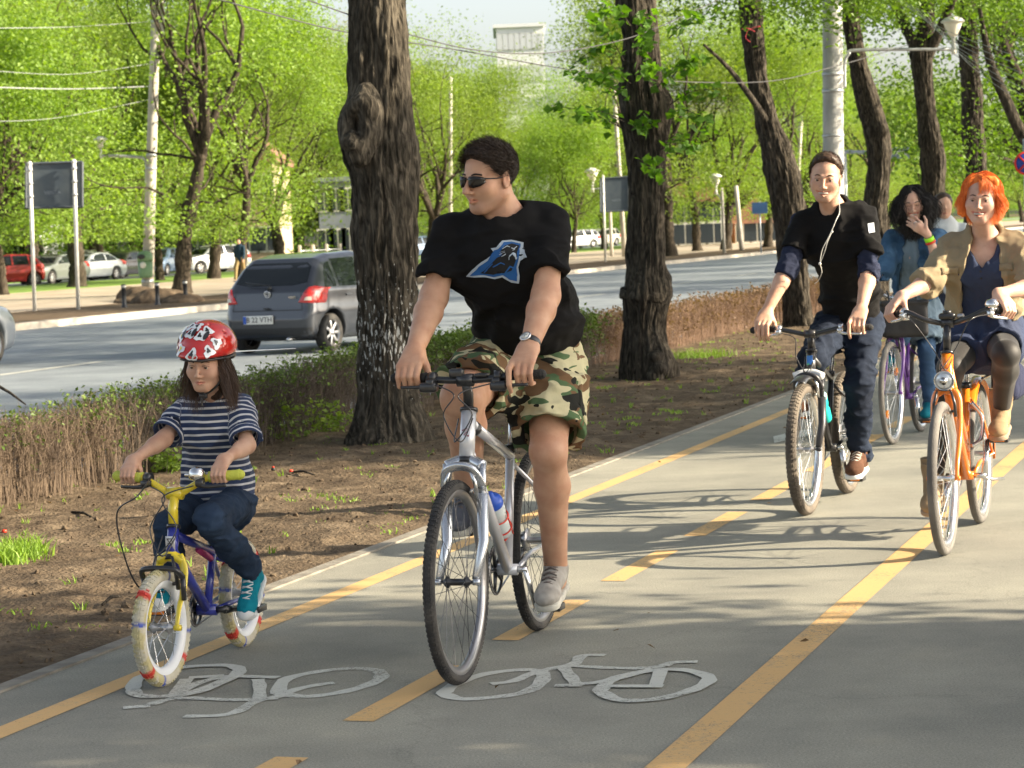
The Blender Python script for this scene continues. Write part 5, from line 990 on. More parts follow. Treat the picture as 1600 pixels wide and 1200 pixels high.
# ================================================================ bicycles
M_blk = mat('black_paint', (.02, .02, .022), .35, coat=.5); M_alu = mat('aluminium', (.62, .63, .64), .25, metal=.95); M_steel = mat('steel', (.4, .4, .41), .35, metal=.9); M_gripb = mat('grip_black', (.02, .02, .02), .8, bump=.6, bscale=200)
M_tyre = mat('tyre_black', (.025, .025, .026), .8, col2=(.07, .065, .058), scale=9, bump=.4, bscale=160); M_tyreb = mat('tyre_dusty', (.085, .072, .06), .9, col2=(.16, .135, .105), scale=7, bump=.4, bscale=160); M_tyreg = mat('tyre_grey', (.10, .095, .09), .85, col2=(.17, .16, .145), scale=7, bump=.3, bscale=160)
M_refl = mat('reflector_orange', (.8, .22, .02), .15, coat=1); M_saddle = mat('saddle_vinyl', (.02, .02, .022), .45)
class Bk:
    def __init__(s, rc, fc, label, group='bicycles ridden along the path', steer=0.0):
        rc = Vector((rc.x, rc.y, 0)); fc = Vector((fc.x, fc.y, 0)); s.f = (fc - rc).normalized(); s.r = s.f.cross(Vector((0, 0, 1))); s.rc = rc; s.wb = (fc - rc).length
        s.o = (rc + fc) / 2; s.t = empty('bicycle', s.o, label, 'bicycle', group); s.steer = steer
    def P(s, f, r=0.0, z=0.0): return s.rc + s.f * f + s.r * r + Vector((0, 0, z))
    def S(s, f, r, z):            # a point turning with the handlebar
        d = f - s.hf; c, n = math.cos(s.steer), math.sin(s.steer); return s.P(s.hf + d * c - r * n, d * n + r * c, z)
    def build(s, mb, name, m, parent=None): return mb.build(name, m, parent or s.t, origin=s.o)
def wheel(B, name, c, ax, Rw, tr, m_tyre, m_rim, nsp=32, knobs=0, rimw=None, hub_w=.05, m_spoke=None, m_hub=None, refl=False, tyre_col=None, rim_d=.022):
    e = empty(name, c - B.o, None, None); e.parent = B.t; e.rotation_euler = (0, 0, 0); ax = Vector(ax).normalized(); u = Vector((0, 0, 1)); v = ax.cross(u).normalized(); g = tr * 1.0
    b = MB(); b.torus((0, 0, 0), ax, Rw - tr, tr, 96, 14)
    if knobs:
        for i in range(knobs):
            a = 2 * math.pi * i / knobs; d = u * math.cos(a) + v * math.sin(a); tn = ax.cross(d)
            for k_, off in ((-1, .0), (1, .5), (0, .25)):
                a2 = a + off * 2 * math.pi / knobs; d2 = u * math.cos(a2) + v * math.sin(a2); ph = k_ * .75; q = d2 * (Rw - tr + math.cos(ph) * tr * .98) + ax * (math.sin(ph) * tr * .98); b.box(q, (2 * math.pi * Rw / knobs * .5, tr * .55, tr * .22), ax.cross(d2), ax * math.cos(ph) - d2 * math.sin(ph))
    if tyre_col:
        V = np.array(b.v); col = tyre_col(V, np.array(u), np.array(v)); o = b.build('tyre', m_tyre, e); a = o.data.color_attributes.new('col', 'FLOAT_COLOR', 'POINT'); a.data.foreach_set('color', np.concatenate([col, np.ones((len(col), 1))], 1).astype(np.float32).ravel())
    else: b.build('tyre', m_tyre, e)
    rw = rimw or tr * .8; ri = Rw - 2 * tr + .004; b = MB()
    b.lathe((0, 0, 0), [(ri + .004, -rw), (ri - .004, -rw), (ri - rim_d, -rw * .45), (ri - rim_d, rw * .45), (ri - .004, rw), (ri + .004, rw), (ri, 0), (ri + .004, -rw)], ax, 72, caps=False); b.build('rim', m_rim, e)
    b = MB(); b.lathe((0, 0, 0), [(.004, -hub_w * 1.25), (.006, -hub_w), (.02, -hub_w * .75), (.021, -hub_w * .62), (.012, -hub_w * .5), (.012, hub_w * .5), (.021, hub_w * .62), (.02, hub_w * .75), (.006, hub_w), (.004, hub_w * 1.25)], ax, 20); b.build('hub', m_hub or M_steel, e)
    b = MB()
    for i in range(nsp):
        a = 2 * math.pi * i / nsp; sd = 1 if i % 2 else -1; cr = (.45 if (i // 2) % 2 else -.45) * 1.3; d = u * math.cos(a) + v * math.sin(a); d0 = u * math.cos(a + cr) + v * math.sin(a + cr)
        b.tube([d0 * .019 + ax * sd * hub_w * .68, d * (ri - rim_d + .002)], .0011, 4, caps=False)
    sp = b.build('spokes', m_spoke or M_alu, e)
    if refl:
        for k in (0, 1):
            a = .9 + k * math.pi; d = u * math.cos(a) + v * math.sin(a); b = MB(); b.box(d * (ri * .68), (.05, .02, .03), d, ax, .003); b.build('reflector', M_refl, e)
    return e
def tubes(B, segs, name, m, n=14, parent=None):
    b = MB()
    for e in segs:
        if isinstance(e[0], list): b.tube(e[0], e[1], n)
        else: b.tube([e[0], e[1]], [e[2], e[3] if len(e) > 3 else e[2]], n)
    return B.build(b, name, m, parent)
def bike(B, k):
    """k: dict of measures and materials; returns anchor points"""
    wb = B.wb; Rw, tr = k['R'], k['tr']; P, S = B.P, B.S; rk = k.get('rake', .045); ct = .33
    sax = lambda z: wb - rk - (z - Rw) * ct; B.hf = sax(k['hz0']); ax = B.r.copy(); c_, s_ = math.cos(B.steer), math.sin(B.steer); axf = B.r * c_ + B.f * -s_
    wheel(B, 'rear_wheel', P(0, 0, Rw), ax, Rw, tr, k['tyre'], k['rim'], k.get('nsp', 32), k.get('knobs', 0), m_spoke=k.get('spoke'), hub_w=.06, refl=k.get('refl'), tyre_col=k.get('tcol'), rim_d=k.get('rim_d', .022))
    fa = S(wb, 0, Rw); wheel(B, 'front_wheel', fa, axf, Rw, tr, k['tyre'], k['rim'], k.get('nsp', 32), k.get('knobs', 0), m_spoke=k.get('spoke'), m_hub=k.get('hub'), hub_w=k.get('hubw', .045), refl=k.get('refl'), tyre_col=k.get('tcol'), rim_d=k.get('rim_d', .022))
    bb = k['bb']; st = k['st']; h0, h1 = k['hz0'], k['hz1']; bot, top = P(sax(h0), 0, h0), P(sax(h1), 0, h1); BBp = P(bb[0], 0, bb[1]); STp = P(st[0], 0, st[1]); fr = k['fr']; m = k['frame']
    segs = [(bot, top, k.get('hr', .024))]; dt0 = bot.lerp(top, k.get('dt', .25)); segs.append((dt0, BBp, fr * 1.05)); segs.append((BBp, STp, fr * .85))
    if k.get('step'): segs.append((bot.lerp(top, .75), BBp.lerp(STp, k['step']), fr * .9))
    else: segs.append((bot.lerp(top, .8), STp - Vector((0, 0, .03)), fr * .9))
    for sg in (-1, 1):
        segs.append(([P(bb[0] - .03, sg * .03, bb[1]), P(bb[0] * .6, sg * .04, Rw * .75 + bb[1] * .25), P(0, sg * .065, Rw)], .009, )) ; segs.append(([STp - Vector((0, 0, .05)), P(st[0] * .55, sg * .045, Rw + (st[1] - Rw) * .6), P(0, sg * .065, Rw)], .008))
    segs.append((P(bb[0], -.036, bb[1]), P(bb[0], .036, bb[1]), .021)); frm = tubes(B, segs, 'frame', m)
    hn = (top - bot).normalized(); tubes(B, [(bot - hn * .012, bot + hn * .006, k.get('hr', .024) + .004)], 'headset_ring', k.get('hsm', M_blk)); tubes(B, [(top, top + hn * .012, k.get('hr', .024) + .004)], 'headset_ring', k.get('hsm', M_blk))
    # fork
    fm = k['fork']; hw = k.get('fw', .055); cz = k.get('crown', h0 - .03); b = MB(); fs = k.get('fr_leg', .016); cf = sax(cz); lf = k.get('legf', .02)
    b.tube([S(sax(cz) + 0, 0, cz), S(sax(h0), 0, h0)], .018, 12)
    for sg in (-1, 1):
        if k.get('susp'):
            b.tube([S(cf + lf, sg * hw, cz + .01), S(cf + lf + .02, sg * hw, cz - .12)], .0125, 12); b.tube([S(cf + lf + .018, sg * hw, cz - .09), S(cf + lf + .03, sg * hw, Rw + .12), S(wb - .012, sg * hw, Rw + .01)], [fs * 1.08, fs * 1.0, fs * .75], 14)
        else: b.tube(smooth_curve([S(cf, sg * hw * .55, cz + .02), S(cf + .01, sg * hw * .95, cz - .03), S(cf + .04, sg * hw, (cz + Rw) / 2), S(wb - .03, sg * hw, Rw + .07), S(wb, sg * hw, Rw)], 4), [fs * (1.05 - .55 * i / 16) for i in range(17)], 12, flat=k.get('flat', 1.0))
        b.cyl(S(wb, sg * (hw - .008), Rw), S(wb, sg * (hw + .016), Rw), .011, 12)
    if k.get('susp'):
        b.tube(smooth_curve([S(cf + lf, -hw, cz), S(cf + .0, -hw * .4, cz + .015), S(cf, 0, cz + .02), S(cf + 0, hw * .4, cz + .015), S(cf + lf, hw, cz)], 4), .021, 12); zz = Rw * 2 - .035
        b.tube(smooth_curve([S(cf + lf + .02, -hw, zz), S(cf + lf + .055, -hw * .7, zz + .06), S(cf + lf + .06, 0, zz + .075), S(cf + lf + .055, hw * .7, zz + .06), S(cf + lf + .02, hw, zz)], 4), [.012] * 17, 8, flat=1.6)
    else: b.tube(smooth_curve([S(cf, -hw * .8, cz - .0), S(cf, 0, cz + .022), S(cf, hw * .8, cz)], 4), .017, 10)
    fk = B.build(b, 'fork', fm)
    # rim brakes
    if k.get('vbrake', True):
        b = MB()
        for sg in (-1, 1):
            z0 = Rw * 2 - .075; q = S(cf + lf + .05, sg * (hw - .01), z0); b.tube([q, S(cf + lf + .06, sg * (hw - .012), z0 + .06), S(cf + lf + .055, sg * .03, z0 + .115)], [.008, .007, .005], 8); b.box(S(cf + .04, sg * (tr + .012), Rw * 2 - 2 * tr - .008), (.055, .012, .012), B.f, B.r, .003)
        b.tube([S(cf + lf + .055, -.03, Rw * 2 + .04), S(cf + lf + .055, .045, Rw * 2 + .045)], .002, 5); B.build(b, 'front_brake', k.get('brake', M_blk))
    # stem and bar
    bz = k['bz']; bf = sax(bz) + k.get('reach', .06); b = MB(); b.tube([P(sax(h1 + .005), 0, h1 + .005), P(sax(h1 + .01) , 0, max(h1 + .03, bz - .05)), S(bf, 0, bz)], [.017, .018, .016], 14); b.cyl(S(bf, -.028, bz), S(bf, .028, bz), .022, 16); B.build(b, 'stem', k.get('stem', M_blk))
    bar = k['bar']; full = [S(bf + f, -r, bz + z) for (f, r, z) in bar[::-1]] + [S(bf + f, r, bz + z) for (f, r, z) in bar]; C_ = [Vector(p) for p in smooth_curve(full, 5)]; b = MB(); b.tube(C_, k.get('barr', .0125), 12); hb = B.build(b, 'handlebar', k.get('barm', M_blk))
    anch = {}
    for sg, nm in ((1, 'R'), (-1, 'L')):
        e0, e1 = bar[-2], bar[-1]; E0, E1 = Vector(S(bf + e0[0], sg * e0[1], bz + e0[2])), Vector(S(bf + e1[0], sg * e1[1], bz + e1[2])); d = (E1 - E0).normalized(); gl = k.get('grip', .125); G0 = E1 - d * gl
        b = MB(); n_ = 14; b.tube([G0 + d * gl * i / n_ for i in range(n_ + 1)], [(k.get('gr', .0165) + (.0025 if i in (0, 14) else .0008 * (i % 2))) for i in range(n_ + 1)], 14); b.sphere(E1, k.get('gr', .0165), 12, 8); B.build(b, 'grip', k.get('gripm', M_gripb)); anch['g' + nm] = (G0 + E1) / 2; anch['gd' + nm] = d
        L0 = G0 - d * .025; dn = (B.f * .75 + Vector((0, 0, -.55))).normalized(); b = MB(); b.cyl(L0 - d * .012, L0 + d * .012, .019, 14); b.box(L0 + dn * .028, (.03, .035, .024), d, B.f, .006); b.tube(smooth_curve([L0 + dn * .035 - d * .01, L0 + dn * .05 + d * .03, L0 + dn * .052 + d * (gl * .9)], 5), [.008, .0085, .0085, .008, .0075, .007, .0065, .006, .0055, .005, .006], 8, flat=.5); anch['lev' + nm] = L0 + dn * .052 + d * gl * .6
        B.build(b, 'brake_lever', k.get('lever', M_blk))
        b = MB(); q0 = L0 + dn * .04 - d * .02; q1 = S(cf + .08, sg * .02, bz - .12); b.tube(smooth_curve([q0, q0 - d * .09 + B.f * .06 - Vector((0, 0, .03)), S(bf + .11, sg * .05, bz - .11), S(cf + .09, -sg * .01, bz - .2), P(sax(h1) + .04, -sg * .025, h1 - .02)], 7), .0025, 6, caps=False)
        B.build(b, 'brake_cable', M_blk)
    # seat post, saddle
    sp = k['sad']; b = MB(); b.tube([STp - Vector((0, 0, .02)), P(sp[0] + .02, 0, sp[1] - .05)], .0138, 12); B.build(b, 'seat_post', k.get('post', M_alu)); b = MB(); b.cyl(STp - Vector((0, 0, .015)), STp + Vector((0, 0, .012)), fr * .85 + .006, 14); B.build(b, 'seat_clamp', M_blk)
    D = SDF(); fr_ = Fr(P(sp[0], 0, sp[1]), B.r, B.f, (0, 0, 1)); sw = k.get('sadw', .07); D.ell((0, -.08, -.02), (sw, .09, .035), fr_, .04); D.cone((0, 0, -.012), (0, .14, -.016), .028, .02, k=.05, fr=fr_); D.box((0, 0, .06), (.2, .3, .06), .01, fr_, .01, 'sub'); sdf_obj('saddle', D, .006, k.get('sadm', M_saddle), B.t, B.o)
    # drivetrain on the rider's right
    cr = k.get('cl', .17); ca = k['ca']; cs = k.get('cs', .064); b = MB(); rr = k.get('ring', .085); b.torus(P(bb[0], .045, bb[1]), B.r, rr, .003, 48, 6, flat=2)
    for i in range(5): a = 2 * math.pi * i / 5; b.tube([P(bb[0], .047, bb[1]), P(bb[0] + math.cos(a) * rr, .045, bb[1] + math.sin(a) * rr)], [.009, .005], 6)
    for i in range(40): a = 2 * math.pi * i / 40; b.box(P(bb[0] + math.cos(a) * (rr + .005), .045, bb[1] + math.sin(a) * (rr + .005)), (.006, .003, .006), B.f * math.cos(a) + Vector((0, 0, math.sin(a))), B.r)
    B.build(b, 'chainring', k.get('ringm', M_blk)); b = MB(); cg = .032
    b.lathe(P(0, .048, Rw), [(.015, -.014), (.045, -.012), (.045, -.010), (.030, .002), (.030, .006), (.012, .01)], B.r, 28); B.build(b, 'cassette', M_steel)
    N_ = 26; loop = [P(bb[0] + math.cos(a) * (rr + .004), .045, bb[1] + math.sin(a) * (rr + .004)) for a in np.linspace(-math.pi / 2, math.pi / 2, N_)] + [P(math.cos(a) * cg, .045, Rw + math.sin(a) * cg) for a in np.linspace(math.pi / 2, 3 * math.pi / 2, N_)]
    b = MB(); b.tube(loop, .0035, 5, closed=True); B.build(b, 'chain', M_steel)
    if k.get('guard'):
        b = MB(); b.tube([P(-.02, .058, Rw + .05), P(bb[0] + .0, .058, bb[1] + rr + .012), P(bb[0] + rr * .8, .058, bb[1] + rr * .5)], .012, 8, flat=.4); B.build(b, 'chain_guard', k['guard'])
    if k.get('derail', True): b = MB(); b.box(P(.01, .06, Rw - .06), (.03, .02, .07), B.f, B.r, .006); b.torus(P(.012, .05, Rw - .085), B.r, .018, .004, 16, 6); b.tube(smooth_curve([P(0, .07, Rw), P(-.03, .085, Rw - .03), P(0, .07, Rw - .06)], 4), .005, 6); B.build(b, 'rear_derailleur', M_blk)
    for sg, an in ((1, ca), (-1, ca + math.pi)):
        off = sg * cs; e = P(bb[0] + math.cos(an) * cr, off + sg * .012, bb[1] + math.sin(an) * cr); b = MB(); b.tube([P(bb[0], off, bb[1]), e], [.015, .011], 10, flat=.6); b.cyl(P(bb[0], sg * .035, bb[1]), P(bb[0], off + sg * .008, bb[1]), .012); B.build(b, 'crank_arm', k.get('crankm', M_alu))
        pc = e + B.r * (sg * .058); b = MB(); b.cyl(e, pc + B.r * sg * .03, .006, 8); b.box(pc + B.f * .035, (.085, .012, .024), B.r, B.f, .003); b.box(pc - B.f * .035, (.085, .012, .024), B.r, B.f, .003)
        for q in (-1, 1): b.box(pc + B.r * q * .037, (.012, .08, .022), B.r, B.f, .003)
        pd = B.build(b, 'pedal', M_blk); b = MB(); b.box(pc + B.f * .043, (.05, .004, .014), B.r, B.f, .002); B.build(b, 'pedal_reflector', M_refl, pd); anch['p' + ('R' if sg > 0 else 'L')] = pc + Vector((0, 0, .013))
    anch.update(BB=BBp, ST=STp, top=top, bot=bot, sad=P(*[sp[0], 0, sp[1]]), S=S, P=P, sax=sax, bf=bf, frame=frm, hb=hb, fork=fk, fa=fa); return anch
def mudguard(B, c, ax, Rg, a0, a1, w_, m, name='mudguard'):
    u = Vector((0, 0, 1)); v = B.f; b = MB(); n = 20; vs = []
    for i in range(n + 1):
        a = a0 + (a1 - a0) * i / n; d = v * math.cos(a) + u * math.sin(a)
        for q, dr in ((-1, -.012), (-.6, .002), (0, .006), (.6, .002), (1, -.012)): vs.append(c + d * (Rg + dr) + Vector(ax) * (q * w_))
    b.add(vs, [(i * 5 + j, i * 5 + j + 1, i * 5 + j + 6, i * 5 + j + 5) for i in range(n) for j in range(4)], True); o = B.build(b, name, m); md = o.modifiers.new('s', 'SOLIDIFY'); md.thickness = .003; return o
# ---- 1. white and silver mountain bike of the man in camouflage shorts
M_wf = mat('frame_pearl', (.62, .63, .66), .3, metal=.35, coat=.8); M_sf = mat('fork_silver', (.58, .60, .63), .22, metal=.75, coat=.5)
B1 = Bk(gnd(845, 983), gnd(721, 1067), 'white and silver mountain bike ridden by the man in camouflage shorts')
flat_bar = [(0, .03, 0), (-.004, .1, .004), (-.012, .18, .012), (-.03, .262, .012)]
A1 = bike(B1, dict(R=.341, tr=.0195, tyre=M_tyre, rim=mat('rim_grey', (.3, .3, .31), .3, metal=.8), knobs=110, nsp=32, spoke=mat('spoke_dark', (.08, .08, .085), .35, metal=.6), hub=M_blk, hubw=.048, hz0=.735, hz1=.895, bb=(.43, .29), st=(.33, .72), fr=.020, hr=.027, frame=M_wf, fork=M_sf, susp=True, fw=.064, crown=.715, fr_leg=.019,
        bz=1.005, reach=.06, bar=flat_bar, sad=(.24, .93), ca=math.pi / 2 - .5, brake=M_alu))
b = MB(); q = A1['S'](A1['bf'] + .0, .03, 1.03); b.box(q, (.05, .03, .03), B1.r, B1.f, .006); B1.build(b, 'light_bracket', M_blk); q = A1['S'](A1['bf'], -.06, 1.022); b = MB(); b.box(q, (.045, .05, .012), B1.r, B1.f, .004); B1.build(b, 'cycle_computer', M_blk)
for sg in (-1, 1): b = MB(); q = A1['S'](A1['bf'] + .02, sg * .125, .985); b.box(q, (.06, .05, .035), B1.r, B1.f, .01); B1.build(b, 'gear_shifter', M_blk)
tubes(B1, [(B1.P(A1['sax'](.86) - .06, 0, .835), B1.P(A1['sax'](.86) - .075, 0, .83), .0265)], 'frame_ring', M_blk)
D = SDF(); D.cone(tuple(A1['bot']), tuple(A1['top']), .027, .027)
b = MB(); h_ = (A1['bot'] + A1['top']) / 2; q = h_ + B1.f * .0285
for pts in ([(-.012, .02), (.006, .028), (.012, .02), (-.006, .006), (.012, .0)], [(-.014, -.006), (.012, .004)], [(-.012, -.02), (.004, -.012), (.013, -.022)]): b.tube([q + B1.r * (-x) + Vector((0, 0, z_)) + B1.f * (-abs(x) * .25) for x, z_ in pts], .0022, 5)
B1.build(b, 'head_badge', mat('badge_red_grey', (.3, .12, .14), .4))
# bottle and cage on the down tube
dt0, bb0 = A1['bot'].lerp(A1['top'], .25), A1['BB']; dd = (bb0 - dt0).normalized(); nn_ = (B1.f * -.8 + Vector((0, 0, .45))).normalized(); nn_ = (nn_ - dd * nn_.dot(dd)).normalized()
def bottle(Bx, c0, ax, L_, r, mb_, mc, label, cap=.25):
    t = empty('water_bottle', (Bx.o.x, Bx.o.y, 0), label, 'bottle', None); ax = Vector(ax).normalized(); b = MB(); b.lathe(c0, [(0, 0), (r * .9, 0), (r, .008), (r, L_ * .35), (r * .86, L_ * .42), (r * .86, L_ * .5), (r, L_ * .56), (r, L_ * (1 - cap)), (r * .92, L_ * (1 - cap) + .004)], ax, 24); b.build('bottle_body', mb_, t, origin=t.location)
    b = MB(); z0 = L_ * (1 - cap); b.lathe(c0, [(r * .98, z0), (r * 1.02, z0 + .004), (r * 1.02, z0 + .02), (r * .8, z0 + .035), (r * .35, z0 + .042), (r * .35, z0 + .06), (0, z0 + .062)], ax, 24); b.build('bottle_cap', mc, t, origin=t.location); return t
cb = dt0.lerp(bb0, .80) + nn_ * .062 - dd * 0; bottle(B1, cb, -dd, .21, .036, mat('bottle_clear', (.55, .6, .6), .25, trans=.0), mat('cap_blue', (.03, .1, .5), .35), 'clear water bottle with a blue cap in the frame of the white mountain bike')
b = MB(); 
for f in (.03, .09): b.torus(cb - dd * f, dd, .0385, .003, 28, 6)
for sg in (-1, 1): b.tube([cb + B1.r * sg * .037 + dd * .005, cb + B1.r * sg * .038 - dd * .10], .003, 6)
b.box(cb + dd * .006, (.05, .05, .006), dd.orthogonal(), nn_); B1.build(b, 'bottle_cage', mat('cage_red', (.6, .05, .03), .35))
# ---- 2. small blue and yellow bike of the girl
M_by = mat('paint_yellow', (.75, .58, .03), .3, coat=.8); M_bb = mat('paint_blue', (.03, .04, .28), .3, coat=.8); M_gy = mat('grip_yellow', (.55, .58, .08), .6, bump=.5, bscale=150)
M_wt = mat('tyre_white', (1, 1, 1), .7, attr='col', col2=(.85, .85, .8), scale=14, bump=.3, bscale=80)
def kid_tyre(V, u, v):
    a = np.arctan2(V @ v, V @ u); c = np.tile(np.array([.50, .47, .38]), (len(V), 1)); r_ = np.sin(a * 3 + 1.0) ; m = np.abs(((a / (2 * math.pi) * 4) % 1) - .5) < .055; c[m] = (.55, .05, .04); m2 = np.abs(((a / (2 * math.pi) * 4 + .37) % 1) - .5) < .025; c[m2] = (.08, .12, .45); n = fbm(V, 22, 4, 2); c[n > .05] *= np.array([.93, .88, .6]); return c
B2 = Bk(gnd(382, 1009), gnd(260, 1071), 'small blue and yellow childs bike with white tyres ridden by the girl', steer=.06)
A2 = bike(B2, dict(R=.200, tr=.023, tyre=M_wt, tcol=kid_tyre, rim=mat('rim_white', (.7, .72, .74), .3), knobs=64, nsp=20, hz0=.43, hz1=.525, bb=(.36, .195), st=(.27, .42), fr=.017, hr=.021, frame=M_bb, fork=M_by, fw=.056, crown=.415, fr_leg=.018, flat=.6, legf=.0,
        bz=.645, reach=.015, bar=[(0, .02, 0), (0, .06, .02), (-.01, .13, .055), (-.03, .235, .06)], barm=M_by, stem=M_by, gripm=M_gy, gr=.0175, grip=.11, sad=(.22, .53), sadm=M_gy, cl=.10, ca=.12, ring=.055, crankm=M_blk, derail=False, rake=.03, hsm=M_blk, brake=M_blk))
b = MB(); q = A2['S'](A2['bf'] + .01, -.09, .71); b.lathe(q, [(.0, .03), (.012, .028), (.024, .018), (.029, .004), (.03, -.004), (.026, -.008), (0, -.01)], (B2.f * .5 + Vector((0, 0, 1))).normalized(), 24); b.box(q + B2.r * .03, (.03, .012, .01), B2.r, B2.f, .003); B2.build(b, 'bell', M_chr)
b = MB(); h_ = (A2['bot'] + A2['top']) / 2 + B2.f * .0215; b.box(h_, (.034, .003, .05), B2.r, B2.f, .001); B2.build(b, 'head_badge', mat('badge_silver', (.6, .6, .62), .3, metal=.5))
b = MB(); b.tube([h_ + B2.f * .002 + B2.r * x + Vector((0, 0, z_)) for x, z_ in ((.008, .016), (-.008, .016), (-.008, .0), (.008, .0), (.008, -.016), (-.008, -.016))], .002, 5); b.tube([h_ + B2.f * .002 + B2.r * .011 + Vector((0, 0, .018)), h_ + B2.f * .002 + B2.r * -.011 + Vector((0, 0, -.018))], .0015, 5); B2.build(b, 'badge_mark', M_blk)
# plastic mudguard stay over the front wheel, bash guard, sagging cable
b = MB(); b.tube(smooth_curve([A2['S'](B2.wb - .03, -.075, .37), A2['S'](B2.wb - .0, -.06, .40), A2['S'](B2.wb, 0, .405), A2['S'](B2.wb, .06, .40), A2['S'](B2.wb - .03, .075, .37)], 4), .010, 8); 
for sg in (-1, 1): b.tube([A2['S'](B2.wb - .03, sg * .075, .37), A2['S'](B2.wb - .04, sg * .07, .29)], .009, 8)
B2.build(b, 'brake_caliper', M_blk)
b = MB(); b.tube(smooth_curve([A2['gR'] + B2.r * -.09 + B2.f * .02, A2['P'](B2.wb + .05, .05, .66), A2['P'](B2.wb + .02, .14, .60), A2['P'](B2.wb - .0, .13, .45), A2['P'](B2.wb - .05, .10, .33), A2['P'](B2.wb - .15, .05, .30)], 8), .003, 6); B2.build(b, 'slack_cable', M_blk)
b = MB(); b.tube([B2.P(.30, 0, .37), B2.P(.42, 0, .42)], .012, 8); B2.build(b, 'frame_stripe', mat('stripe_pink', (.6, .06, .2), .4))
# ---- 3. dusty black mountain bike of the young man
M_sus = mat('fork_dark', (.05, .05, .055), .35, metal=.4)
B3 = Bk(gnd(1326, 770), gnd(1262, 804), 'dusty black mountain bike with a pale fork crown ridden by the young man with earphones')
A3 = bike(B3, dict(R=.335, tr=.027, tyre=M_tyreb, rim=M_alu, knobs=84, nsp=32, hz0=.70, hz1=.82, bb=(.42, .29), st=(.34, .68), fr=.019, hr=.026, frame=M_blk, fork=M_sus, susp=True, fw=.066, crown=.685, fr_leg=.02, bz=.915, reach=.05, bar=[(0, .03, 0), (-.004, .1, .015), (-.01, .19, .03), (-.03, .31, .025)], sad=(.24, .90), ca=-math.pi / 2 + math.pi - .1, brake=M_alu, lever=M_alu))
b = MB(); b.tube(smooth_curve([A3['S'](B3.wb - .115, -.075, .70), A3['S'](B3.wb - .13, -.03, .715), A3['S'](B3.wb - .13, .03, .715), A3['S'](B3.wb - .115, .075, .70)], 4), .021, 10); B3.build(b, 'fork_crown', mat('crown_pale', (.7, .72, .72), .35))
mudguard(B3, A3['fa'], B3.r, .372, R(70), R(125), .04, M_blk)
b = MB(); q = (A3['bot'] + A3['top']) / 2 + B3.f * .024; b.box(q + Vector((0, 0, .02)), (.03, .006, .05), B3.r, B3.f, .002); B3.build(b, 'head_decal', mat('decal_green_blue', (.1, .45, .25), .4, col2=(.05, .2, .6), scale=30, contrast=(.48, .52)))
b = MB(); b.box(q - Vector((0, 0, .03)), (.03, .006, .04), B3.r, B3.f, .002); B3.build(b, 'head_decal', mat('decal_white', (.7, .72, .74), .4))
dt3, bb3 = A3['bot'].lerp(A3['top'], .25), A3['BB']; d3 = (bb3 - dt3).normalized(); n3 = (B3.f * -.8 + Vector((0, 0, .45))).normalized(); n3 = (n3 - d3 * n3.dot(d3)).normalized()
bottle(B3, dt3.lerp(bb3, .72) + n3 * .05, -d3, .21, .034, mat('bottle_teal', (.02, .45, .42), .25), mat('cap_teal', (.3, .65, .62), .35), 'teal water bottle in the frame of the dusty black bike')
# ---- 4. purple city bike of the laughing woman
M_pur = mat('paint_purple', (.13, .04, .26), .3, coat=.8)
B4 = Bk(gnd(1440, 674), gnd(1396, 694), 'purple step-through city bike with orange reflectors behind the other riders')
A4 = bike(B4, dict(R=.34, tr=.019, tyre=M_tyreg, rim=M_alu, nsp=28, refl=True, hz0=.70, hz1=.84, bb=(.44, .28), st=(.36, .66), step=.35, fr=.017, hr=.021, frame=M_pur, fork=M_pur, fw=.055, crown=.69, fr_leg=.014, bz=.96, reach=.03, bar=[(0, .03, 0), (.02, .1, .03), (-.02, .2, .05), (-.13, .28, .03)], barm=M_alu, stem=M_alu, sad=(.26, .90), sadw=.085, ca=math.pi / 2 + .0, guard=M_blk))
# ---- 5. orange city bike of the red-haired woman
M_or = mat('paint_orange', (.78, .20, .015), .25, coat=1)
B5 = Bk(gnd(1533, 817), gnd(1478, 867), 'orange city bike with a round headlamp ridden by the red-haired woman')
A5 = bike(B5, dict(R=.34, tr=.022, tyre=M_tyreg, rim=M_alu, nsp=32, hz0=.72, hz1=.875, bb=(.45, .28), st=(.37, .70), step=.28, fr=.024, hr=.027, frame=M_or, fork=M_or, fw=.058, crown=.70, fr_leg=.017, bz=1.015, reach=.02, bar=[(0, .03, 0), (.03, .10, .02), (.0, .19, .055), (-.12, .285, .035)], sad=(.25, .93), sadw=.09, cs=.085, ca=-math.pi / 2 + .3, lever=M_alu, guard=M_or, hub=M_alu, hubw=.055))
q = A5['S'](A5['sax'](.76) + .085, 0, .765); axl = (B5.f + Vector((0, 0, -.05))).normalized(); b = MB(); b.lathe(q, [(0, -.055), (.025, -.05), (.042, -.015), (.046, 0), (.043, .006), (.040, .002)], axl, 28); b.tube([q - axl * .03, A5['S'](A5['sax'](.74), 0, .735)], .008, 6); hl = B5.build(b, 'headlight', M_chr)
b = MB(); b.lathe(q, [(.040, .003), (.03, .009), (0, .012)], axl, 28); B5.build(b, 'lens', M_clear, hl); b = MB(); b.lathe(q, [(.018, .0135), (.0, .016)], axl, 16); B5.build(b, 'reflector_bowl', M_chr, hl)
b = MB(); q = A5['S'](A5['bf'], 0, 1.045); b.box(q, (.075, .05, .03), B5.r, B5.f, .012); b.cyl(q + Vector((0, 0, .01)), q + Vector((0, 0, .026)), .02); B5.build(b, 'basket_mount', M_blk); b = MB(); b.box(q + B5.r * -.06, (.03, .03, .02), B5.r, B5.f, .006); B5.build(b, 'lock_knob', M_steel)
